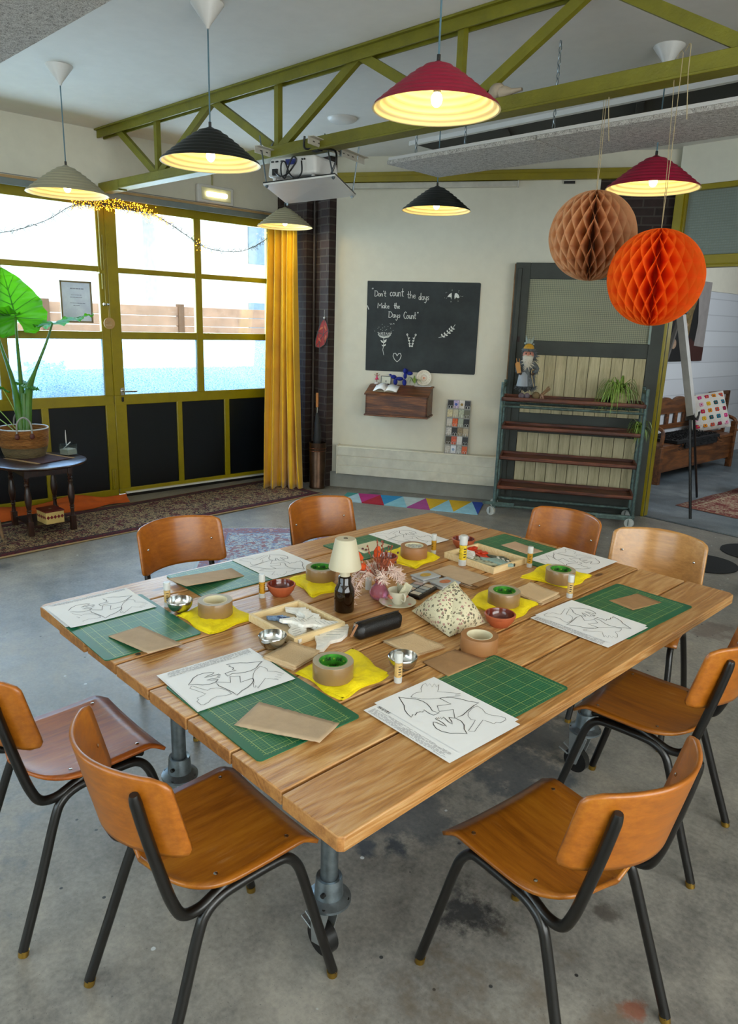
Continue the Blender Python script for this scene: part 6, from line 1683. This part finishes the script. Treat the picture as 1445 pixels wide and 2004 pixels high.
glue('glue stick between the far tray and the far end bird drawing', -1.703, 2.514)
glue('glue stick in front of the far right tape roll', -1.391, 2.338, LABELY)
b = B(); b.lathe([(0, 0), (.012, 0), (.012, .045), (.010, .047), (0, .047)], 18); tag(b.build('plastic_pot', FROST, loc=(-1.926, 1.786, Z0)), 'plain white plastic pot half hidden behind the pink vase', 'pot')

def cloth(label, name, pts, m, th=.009, z=0, seed=1, wr_=.003, layers=2, cat='cloth'):
    c = [sum(p[i] for p in pts) / len(pts) for i in (0, 1)]
    rn = random.Random(seed); ph = [rn.uniform(0, 6) for _ in range(6)]
    q = [(p[0] - c[0], p[1] - c[1]) for p in pts]
    b = B(); N = 30
    for L in range(layers):
        k = 1 - .035 * L
        def P(u, v, top):
            x = (q[0][0] * (1 - u) + q[1][0] * u) * (1 - v) + (q[3][0] * (1 - u) + q[2][0] * u) * v
            y = (q[0][1] * (1 - u) + q[1][1] * u) * (1 - v) + (q[3][1] * (1 - u) + q[2][1] * u) * v
            e = min(u, 1 - u, v, 1 - v)
            x = x * k + .006 * math.sin(v * 9 + ph[0] + L) * (1 if u in (0, 1) else .5); y = y * k + .006 * math.sin(u * 8 + ph[1] + L)
            wz = wr_ * (math.sin(u * 9 + v * 5 + ph[2]) + math.sin(v * 14 - u * 6 + ph[3]) * .7 + .4 * math.sin(u * 31 + v * 27 + ph[4]))
            prof_ = min(1, e * 9) ** .5
            zz = L * th / layers + (th / layers) * prof_ * top + max(0, wz) * prof_ * (.4 + .6 * L) * top
            return (x, y, zz)
        b.grid(lambda u, v: P(u, v, 1), N, N)
        b.grid(lambda u, v: P(u, v, 0), 8, 8, flip=True)
    return tag(b.build(name, m, loc=(c[0], c[1], Z0 + z), smooth=80), label, cat)
Y_ = YELLOWC
cloth('yellow cloth spread under the tape roll nearest the camera', 'yellow_cloth', [(-1.555, 1.160), (-1.345, 1.155), (-1.365, 1.36), (-1.560, 1.395)], Y_, seed=1)
cloth('yellow cloth under the cream-cored tape at the left', 'yellow_cloth', [(-2.14, 1.095), (-1.93, 1.095), (-1.955, 1.29), (-2.18, 1.285)], Y_, seed=2)
cloth('folded yellow cloth under the tape left of the small lamp', 'yellow_cloth', [(-2.20, 1.61), (-1.99, 1.566), (-1.985, 1.71), (-2.21, 1.745)], Y_, .012, seed=3)
cloth('yellow cloth under the tissue-filled tape behind the dried flowers', 'yellow_cloth', [(-2.20, 2.10), (-1.985, 2.095), (-2.02, 2.30), (-2.255, 2.325)], Y_, seed=4)
cloth('yellow cloth under the tape at the far right of the table', 'yellow_cloth', [(-1.64, 2.375), (-1.445, 2.42), (-1.465, 2.62), (-1.675, 2.60)], Y_, .014, seed=5)
cloth('yellow cloth under the tape behind the front-right clay bowl', 'yellow_cloth', [(-1.60, 1.96), (-1.385, 1.98), (-1.425, 2.19), (-1.645, 2.175)], Y_, seed=6)
def towel(label, x, y, rz, W, L, n=5, seed=1, shear=0):
    rn = random.Random(seed); dz = .0022
    path = []
    for i in range(n):
        xs = [-W / 2, W / 2] if i % 2 == 0 else [W / 2, -W / 2]
        off = rn.uniform(-.006, .006)
        for k in range(9):
            f = k / 8; path.append((xs[0] + (xs[1] - xs[0]) * f + off, i * dz * (1 + .25 * abs(f - .5) * 2)))
        if i < n - 1:
            e = 1 if xs[1] > 0 else -1
            path.append((xs[1] + off + e * dz * .8, (i + .5) * dz * 1.2))
    m_ = len(path)
    b = B(); b.grid(lambda u, v: (path[int(round(u * (m_ - 1)))][0] + shear * (v - .5), (v - .5) * L + .004 * math.sin(path[int(round(u * (m_ - 1)))][1] * 700), .0008 + path[int(round(u * (m_ - 1)))][1] * (1 + .5 * (v > .8) * (v - .8) * 5)), m_, 10)
    o = b.build('paper_towel', TOWEL, loc=(x, y, Z0), rot=(0, 0, rz), solid=.0007, smooth=60)
    return tag(o, label, 'paper towel')
towel('folded beige paper towel between the near steel bowl and yellow cloth', -1.630, 1.205, .25, .115, .12, 6, 7)
towel('folded beige paper towel behind the steel bowl nearest the camera', -1.463, 1.562, .05, .135, .115, 4, 8, .02)
towel('folded beige paper towel between the two right-hand tape rolls', -1.482, 2.250, -.12, .145, .125, 5, 9, -.02)

def tray(label, x, y, w_, l_, rz):
    t = thing('pine_tray', label, 'tray', (x, y, Z0), rz)
    b = B(); h = .027; e = .012
    b.span((-w_ / 2, -l_ / 2, 0), (w_ / 2, -l_ / 2 + e, h)); b.span((-w_ / 2, l_ / 2 - e, 0), (w_ / 2, l_ / 2, h)); b.span((-w_ / 2, -l_ / 2 + e, 0), (-w_ / 2 + e, l_ / 2 - e, h)); b.span((w_ / 2 - e, -l_ / 2 + e, 0), (w_ / 2, l_ / 2 - e, h)); b.build('tray_frame', PALEWOOD, t, bevel=.0012)
    b = B(); b.span((-w_ / 2 + e, -l_ / 2 + e, .002), (w_ / 2 - e, l_ / 2 - e, .006)); b.build('tray_base', plain('cream_tray_base', '#c4ae8b', .6), t)
    return t
tray('pine tray holding white painted wooden birds', -1.821, 1.365, .255, .212, .01)
tray('pine tray holding orange and patterned pieces at the far end', -1.872, 2.425, .275, .228, .0)
BIRDP = [(0, .02), (.03, .045), (.035, .03), (.05, .042), (.055, .028), (.07, .036), (.085, .02), (.13, .012), (.145, 0), (.13, -.012), (.09, -.028), (.05, -.03), (.02, -.012), (-.03, -.02), (-.05, -.005), (-.03, .004)]
def birdpc(label, x, y, z, rz, m, s=.75, tilt=(0, 0), col2=None):
    b = B(); b.prism([(px * s - .04 * s, py * s) for px, py in BIRDP], 0, .012)
    if col2:
        for k in range(7): b.lathe([(0, .0135), (.006, .0132), (.007, .012)], 6, ((-.02 + k * .017) * s, (.006 * (-1) ** k) * s, 0), 1)
    else:
        for k in range(5): b.tube([((-.01 + k * .02) * s, .018 * s, .0125), ((.01 + k * .02) * s, -.016 * s, .0125)], .0006, 4, 1)
    o = b.build('wooden_bird', [m, col2 or plain('bird_line', '#8c8c86', .7)], loc=(x, y, Z0 + z), rot=(tilt[0], tilt[1], rz), bevel=.003)
    return tag(o, label, 'ornament')
BW_ = plain('chalky_white_paint', '#efece4', .7, var=.12, vscale=60, bump=.3)
BB_ = plain('blue_flower_paint', '#7a95b8', .7, var=.5, vscale=90)
birdpc('blue mottled wooden piece in the left corner of the near tray', -1.865, 1.335, .008, .5, BB_, .62, col2=plain('navy_dots', '#26406d', .7))
birdpc('white wooden bird at the far corner of the near tray', -1.865, 1.415, .010, .15, BW_, .8, (.1, 0))
birdpc('white wooden bird lying across the middle of the near tray', -1.80, 1.405, .014, -.25, BW_, .85, (0, .08))
birdpc('white wooden bird at the near side of the near tray', -1.765, 1.318, .008, -.5, BW_, .85)
birdpc('white wooden bird at the right side of the near tray', -1.745, 1.395, .016, 1.1, BW_, .75, (.08, .08))
birdpc('small white wooden bird under the others in the near tray', -1.80, 1.345, .020, .9, BW_, .6, (0, .1))
birdpc('white wooden bird lying on the table beside the black pencil case', -1.655, 1.375, .001, 1.95, BW_, 1.15)
OR_ = plain('orange_plastic', '#c9340a', .4)
def clip(label, x, y, rz):
    b = B(); b.box((0, 0, .008), (.085, .03, .008)); b.box((-.02, .02, .012), (.02, .03, .01)); b.box((.03, -.016, .012), (.03, .018, .012)); b.tube([(.02, 0, .012), (.02, 0, .018)], .009, 10); b.tube([(-.03, 0, .012), (-.03, 0, .018)], .007, 10)
    return tag(b.build('orange_piece', OR_, loc=(x, y, Z0 + .008), rot=(0, .05, rz), bevel=.002), label, 'toy')
clip('orange jagged piece at the far left of the far tray', -1.955, 2.462, .2)
clip('orange jagged piece nearer the middle of the far tray', -1.89, 2.43, -.3)
birdpc('pale patterned wooden bird along the near side of the far tray', -1.865, 2.365, .008, .35, plain('pale_green_paint', '#a8aa90', .7, var=.3, vscale=80), 1.0, col2=plain('grey_dots', '#6d7466', .7))
birdpc('dark patterned wooden bird at the right of the far tray', -1.815, 2.455, .008, -.1, plain('dark_leaf_paint', '#4b4f3e', .7, var=.6, vscale=90), .85, col2=BW_)
birdpc('pale teal wooden bird in the middle of the far tray', -1.80, 2.405, .014, .2, plain('pale_teal_paint', '#8ea79f', .7, var=.2), .8)
birdpc('white wooden bird at the left corner of the far tray behind the glue stick', -1.955, 2.40, .010, -.6, BW_, .85)

t = thing('bottle_lamp', 'small cream table lamp standing on a brown glass bottle', 'table lamp', (-1.823, 1.576, Z0))
t_b = NT('brown_bottle_glass'); t_b.color('#1b0d05'); t_b.set(Roughness=.06, Transmission_Weight=.35, IOR=1.45, Coat_Weight=.5)
b = B(); b.lathe([(0, 0), (.033, 0), (.036, .004), (.036, .075), (.034, .085), (.026, .10), (.0235, .106), (.0235, .125), (.020, .130), (0, .13)], 36); b.build('bottle', t_b.m, t, smooth=60)
CRM = plain('cream_lamp_metal', '#c9bfa3', .5, var=.02)
b = B(); b.lathe([(.018, .128), (.018, .165), (0, .165)], 24); b.build('lamp_neck', CRM, t)
b = B(); b.lathe([(.056, .160), (.0575, .160), (.0575, .164), (.037, .262), (.034, .266), (.012, .267), (0, .267)], 40); b.lathe([(.055, .161), (.036, .26)], 40); b.build('lamp_shade', CRM, t)
b = B(); b.lathe([(.004, .2675), (.006, .2685), (.008, .2675)], 16); b.build('touch_button', BLACKP, t)

t = thing('flower_vase', 'pink glass bud vase of dried pampas and orange bunny-tail grass', 'vase', (-1.829, 1.751, Z0))
PG = NT('pink_glass'); PG.color('#e08aa2'); PG.set(Roughness=.08, Transmission_Weight=.7, IOR=1.3)
b = B(); b.lathe([(0, 0), (.022, 0), (.034, .012), (.036, .026), (.028, .045), (.017, .058), (.015, .066), (.020, .074)], 28); b.build('vase_body', PG.m, t, smooth=70)
rn = random.Random(21)
b = B(); st_ = B()
for k in range(7):
    a = [-2.4, -1.6, .3, 1.2, 2.6, -.6, 3.3][k]; L = [.13, .15, .10, .10, .12, .09, .11][k]; dn = [-.10, -.12, .0, -.02, -.03, .02, .0][k]
    pp = [Vector((0, 0, .07)), Vector((math.cos(a) * L * .4, math.sin(a) * L * .4, .12)), Vector((math.cos(a) * L * .75, math.sin(a) * L * .75, .105 + dn * .3)), Vector((math.cos(a) * L * .95, math.sin(a) * L * .95, .085 + dn * .8))]
    st_.tube(pp, .0012, 4, smoothn=3)
    for j in range(150):
        f = rn.random() ** .8 * 3; i = min(2, int(f)); g_ = f - i
        p = pp[i].lerp(pp[i + 1], g_) if i > 0 or g_ > .5 else pp[1].lerp(pp[2], rn.random())
        d = Vector((rn.gauss(0, 1), rn.gauss(0, 1), rn.gauss(0, .8) - .5)).normalized() * rn.uniform(.010, .032)
        b.tube([p, p + d], [.0022, .0007], 3, cap=False)
b.build('pampas_plumes', plain('pampas_cream_pink', '#e2c9bc', .9, var=.15), t); 
rust = B()
for k in range(18):
    a = rn.uniform(0, 6.28); r = rn.uniform(.01, .05); h = rn.uniform(.13, .235)
    p0 = Vector((0, 0, .07)); p1 = Vector((math.cos(a) * r * .5, math.sin(a) * r * .5, h * .6)); p2 = Vector((math.cos(a) * r, math.sin(a) * r, h))
    st_.tube([p0, p1, p2], .0011, 4, smoothn=2)
    for j in range(5):
        q = p1.lerp(p2, rn.random()); rust.ball(q + Vector((rn.uniform(-.006, .006), rn.uniform(-.006, .006), 0)), .0032, 5, 4, sc=(1, 1, 1.4))
st_.build('stems', plain('dried_stem', '#8a4a34', .8), t); rust.build('seed_heads', plain('rust_seed', '#9a5138', .8), t)
b = B()
for pts in (((-.01, -.01, .08), (-.045, -.05, .15), (-.075, -.075, .185)), ((-.01, -.01, .08), (-.03, -.045, .12), (-.055, -.06, .128)), ((0, 0, .08), (-.015, -.005, .16), (-.012, .0, .20))):
    P = [Vector(p) for p in pts]; b.tube([P[0], P[1]], .0012, 4); b.tube([P[1], P[1].lerp(P[2], .5), P[2]], [.010, .015, .006], 9, smoothn=3)
b.build('bunny_tails', plain('burnt_orange_fluff', '#d8501c', 1, bump=1, bscale=150), t)
b = B()
for x, y, z in ((-.01, .05, .19), (.03, .06, .175), (.05, .03, .15), (-.02, .03, .21)): b.ball((x, y, z), .0045, 7, 5)
b.build('berries', plain('dark_berry', '#4f1a1c', .4), t)

t = thing('saucer', 'flowered porcelain saucer under the teacup', 'saucer', (-1.742, 1.763, Z0))
PORC = plain('cream_porcelain', '#cfc9b2', .2, var=.03, coat=.4)
b = B(); b.lathe([(0, .002), (.03, .0), (.035, .003), (.066, .013), (.068, .015), (.064, .0155), (.034, .006), (0, .006)], 40); b.build('dish', PORC, t)
b = B()
for a in (.4, 1.9, 3.4, 4.9): b.ball((.05 * math.cos(a), .05 * math.sin(a), .0115), .009, 8, 4, sc=(1.2, .8, .12), rot=(0, 0, a))
b.build('painted_flowers', plain('pink_enamel', '#b8705a', .4, var=.3, vscale=60), t)
t = thing('teacup', 'flowered porcelain teacup with a paper tea label, on its saucer', 'cup', (-1.742, 1.763, Z0 + .0065), -.3)
b = B(); b.lathe([(0, 0), (.018, 0), (.019, .004), (.024, .012), (.033, .035), (.038, .052), (.0365, .052), (.032, .036), (.02, .01), (0, .006)], 36); b.build('cup_body', PORC, t, smooth=60)
b = B(); b.tube([(.034, 0, .044), (.048, 0, .050), (.056, 0, .040), (.050, 0, .024), (.030, 0, .022)], .003, 8, smoothn=4); b.build('handle', PORC, t)
b = B()
for a, z in ((-1.6, .032), (-1.35, .028), (-1.85, .027), (1.0, .03)): b.ball((.0325 * math.cos(a), .0325 * math.sin(a), z), .007, 8, 5, sc=(1, 1, .8))
b.build('painted_flower', plain('rose_enamel', '#c26a55', .4), t)
b = B(); b.box((-.005, .012, .05), (.032, .0015, .05), rot=(.35, .2, .4)); b.box((.02, .02, .055), (.03, .0015, .05), rot=(-.3, .5, 1.0)); b.build('tea_labels', plain('tea_label', '#b5ae90', .6, var=.3, vscale=50), t)

def inkpad(label, x, y, rz, col):
    t = thing('ink_pad', label, 'ink pad', (x, y, Z0), rz)
    b = B(); b.box((0, 0, .006), (.09, .072, .012)); b.build('base', WPLAST, t, bevel=.004)
    b = B(); b.box((0, 0, .0165), (.098, .078, .008)); b.build('lid', plain('frosted_lid', '#a9adb0', .25), t, bevel=.003)
    b = B(); b.lathe([(0, .0210), (.026, .0208)], 24, M=Matrix.Scale(.68, 4, Vector((0, 1, 0)))); b.build('colour_window', plain(label.split()[0] + '_ink', col, .4, var=.25, vscale=70), t)
    return t
inkpad('yellow ink pad in a frosted case beside the card pile', -1.865, 2.04, 1.5, '#b8932a')
inkpad('orange ink pad in a frosted case beside the floral pouch', -1.765, 2.045, 1.5, '#bd6a42')
t = thing('paint_palette', 'black box of small paint pans with a clear lid between cup and ink pads', 'paint box', (-1.785, 1.91, Z0), .25)
b = B(); b.box((0, 0, .008), (.10, .135, .016)); b.build('tray', BLACKP, t, bevel=.004)
pc = ['#9aa3a8', '#b8aa9a', '#8c979e', '#a89494', '#c2bdb2', '#7d8890']
for i in range(2):
    for j in range(4):
        b = B(); b.box((-.022 + i * .044, -.048 + j * .032, .0175), (.036, .026, .004)); b.build('paint_pan', plain('pan_%d' % (i * 4 + j), pc[(i * 4 + j) % 6], .3), t, bevel=.004)
t = thing('pencil_case', 'black leather pencil case with a tan zip pull', 'pencil case', (-1.610, 1.54, Z0), -.06)
b = B()
def pcase(u, v):
    a = u * 2 * PI; y = -.095 + .19 * v
    e = 1 - .0 * v; k = min(1, min(v, 1 - v) * 14 + .55)
    c, s_ = math.cos(a), math.sin(a)
    x = .026 * math.copysign(abs(c) ** .55, c) * (1 - .3 * max(0, s_)) * k; z = .027 + .027 * math.copysign(abs(s_) ** .6, s_) * k
    return (x, y + .004 * s_, z)
b.grid(pcase, 28, 16, closeu=True); n0 = len(b.v)
b.quad([pcase(i / 28, 0) for i in range(28)][::-1]); b.quad([pcase(i / 28, 1) for i in range(28)])
b.build('case_body', plain('black_leather', '#0c0c0d', .38, bump=.3, bscale=200), t, smooth=50)
b = B(); b.tube([(0, -.092, .054), (0, .09, .055)], .0022, 6); b.build('zip', plain('dark_zip', '#2b2a28', .4, .6), t)
b = B(); b.box((0.008, -.104, .035), (.008, .004, .045), rot=(-.45, .15, 0)); b.build('zip_pull', plain('tan_leather', '#a5714a', .5), t, bevel=.001)
b = B(); b.tube([(0, -.094, .054), (.004, -.100, .054)], .005, 8); b.build('zip_slider', CHROME, t)

def m_floral():
    t = NT('floral_cotton'); v = t.coord()
    c = None
    vo = t.add('ShaderNodeTexVoronoi'); t.link(v, vo.inputs[0]); vo.inputs['Scale'].default_value = 95
    v2 = t.add('ShaderNodeTexVoronoi'); t.link(v, v2.inputs[0]); v2.inputs['Scale'].default_value = 80; v2.distance = 'MANHATTAN'
    base = rgb('#c9bd9c')
    leafm = t.ramp(t.math('ADD', v2.outputs['Distance'], t.math('MULTIPLY', t.noise(v, 130, 2), .3)), [(.66, (1, 1, 1)), (.72, (0, 0, 0))])
    sep = t.add('ShaderNodeSeparateColor'); t.link(v2.outputs['Color'], sep.inputs[0])
    lc = t.ramp(sep.outputs[0], [(.0, '#5a5648'), (.5, '#8b8468'), (.8, '#b58078'), (1, '#6d6a58')])
    c = t.mix(leafm, '#d2c8a6', lc)
    dotm = t.ramp(vo.outputs['Distance'], [(.2, (1, 1, 1)), (.24, (0, 0, 0))])
    s2 = t.add('ShaderNodeSeparateColor'); t.link(vo.outputs['Color'], s2.inputs[0])
    c = t.mix(t.math('MULTIPLY', dotm, t.math('GREATER_THAN', s2.outputs[1], .4)), c, '#4f4a38')
    t.color(c); t.set(Roughness=.85); return t.m
t = thing('floral_pouch', 'pyramid-shaped cotton pouch printed with small grey flowers', 'pouch', (-1.515, 1.80, Z0), 0)
b = B()
V = [Vector((-.145, -.045, .004)), Vector((.085, -.105, .004)), (Vector((.085, .085, .004))), Vector((-.02, .03, .135))]
def tri_patch(A_, B_, C_, bulge, n=14):
    vs = []; idx = {}
    nrm = (B_ - A_).cross(C_ - A_).normalized()
    for i in range(n + 1):
        for j in range(n + 1 - i):
            u, v = i / n, j / n; w_ = 1 - u - v
            p = A_ * w_ + B_ * u + C_ * v
            p = p + nrm * bulge * max(0, 27 * u * v * w_) ** .7 * .45
            idx[i, j] = len(vs); vs.append(p)
    fs = []
    for i in range(n):
        for j in range(n - i):
            fs.append((idx[i, j], idx[i + 1, j], idx[i, j + 1]))
            if j < n - i - 1: fs.append((idx[i + 1, j], idx[i + 1, j + 1], idx[i, j + 1]))
    b._add(vs, fs)
tri_patch(V[0], V[1], V[3], .085); tri_patch(V[1], V[2], V[3], .085); tri_patch(V[2], V[0], V[3], .085); tri_patch(V[0], V[2], V[1], .002)
b.build('cotton_body', m_floral(), t, smooth=85)
b = B()
for a_, c_ in ((0, 3), (2, 3)):
    mid = V[a_].lerp(V[c_], .5); mid = mid + Vector((mid.x + .02, mid.y, 0)).normalized() * .0
    b.tube([V[a_], mid, V[c_]], .0022, 6, smoothn=5)
b.build('seam_piping', plain('cream_piping', '#b8ae8c', .8), t)

# ---------------------------------------------------------------- shared group phrases
GR = {'cutting_mat': 'cutting mats laid out at the places', 'pattern_sheet': 'bird outline drawings at the places', 'handout_sheet': 'text hand-outs under the drawings', 'tape_roll': 'tape rolls on the table',
      'steel_bowl': 'small steel bowls', 'clay_bowl': 'clay bowls on the table', 'glue_stick': 'glue sticks on the table', 'yellow_cloth': 'yellow cloths under the tape rolls', 'paper_towel': 'folded paper towels',
      'pine_tray': 'pine trays on the table', 'wooden_bird': 'small painted wooden birds', 'orange_piece': 'orange pieces in the far tray', 'ink_pad': 'ink pads by the floral pouch', 'cardboard_piece': 'cardboard pieces on the table',
      'pendant_lamp': 'ribbed pendant lamps under the ceiling', 'paper_ball': 'honeycomb paper balls', 'acoustic_raft': 'hanging wood-wool boards', 'white_house': 'houses across the street', 'floor_mat': 'black felt mats on the concrete'}
for o in list(bpy.data.objects):
    if 'category' in o.keys() and 'group' not in o.keys():
        k = o.name.split('.')[0]
        if k in GR: o['group'] = GR[k]
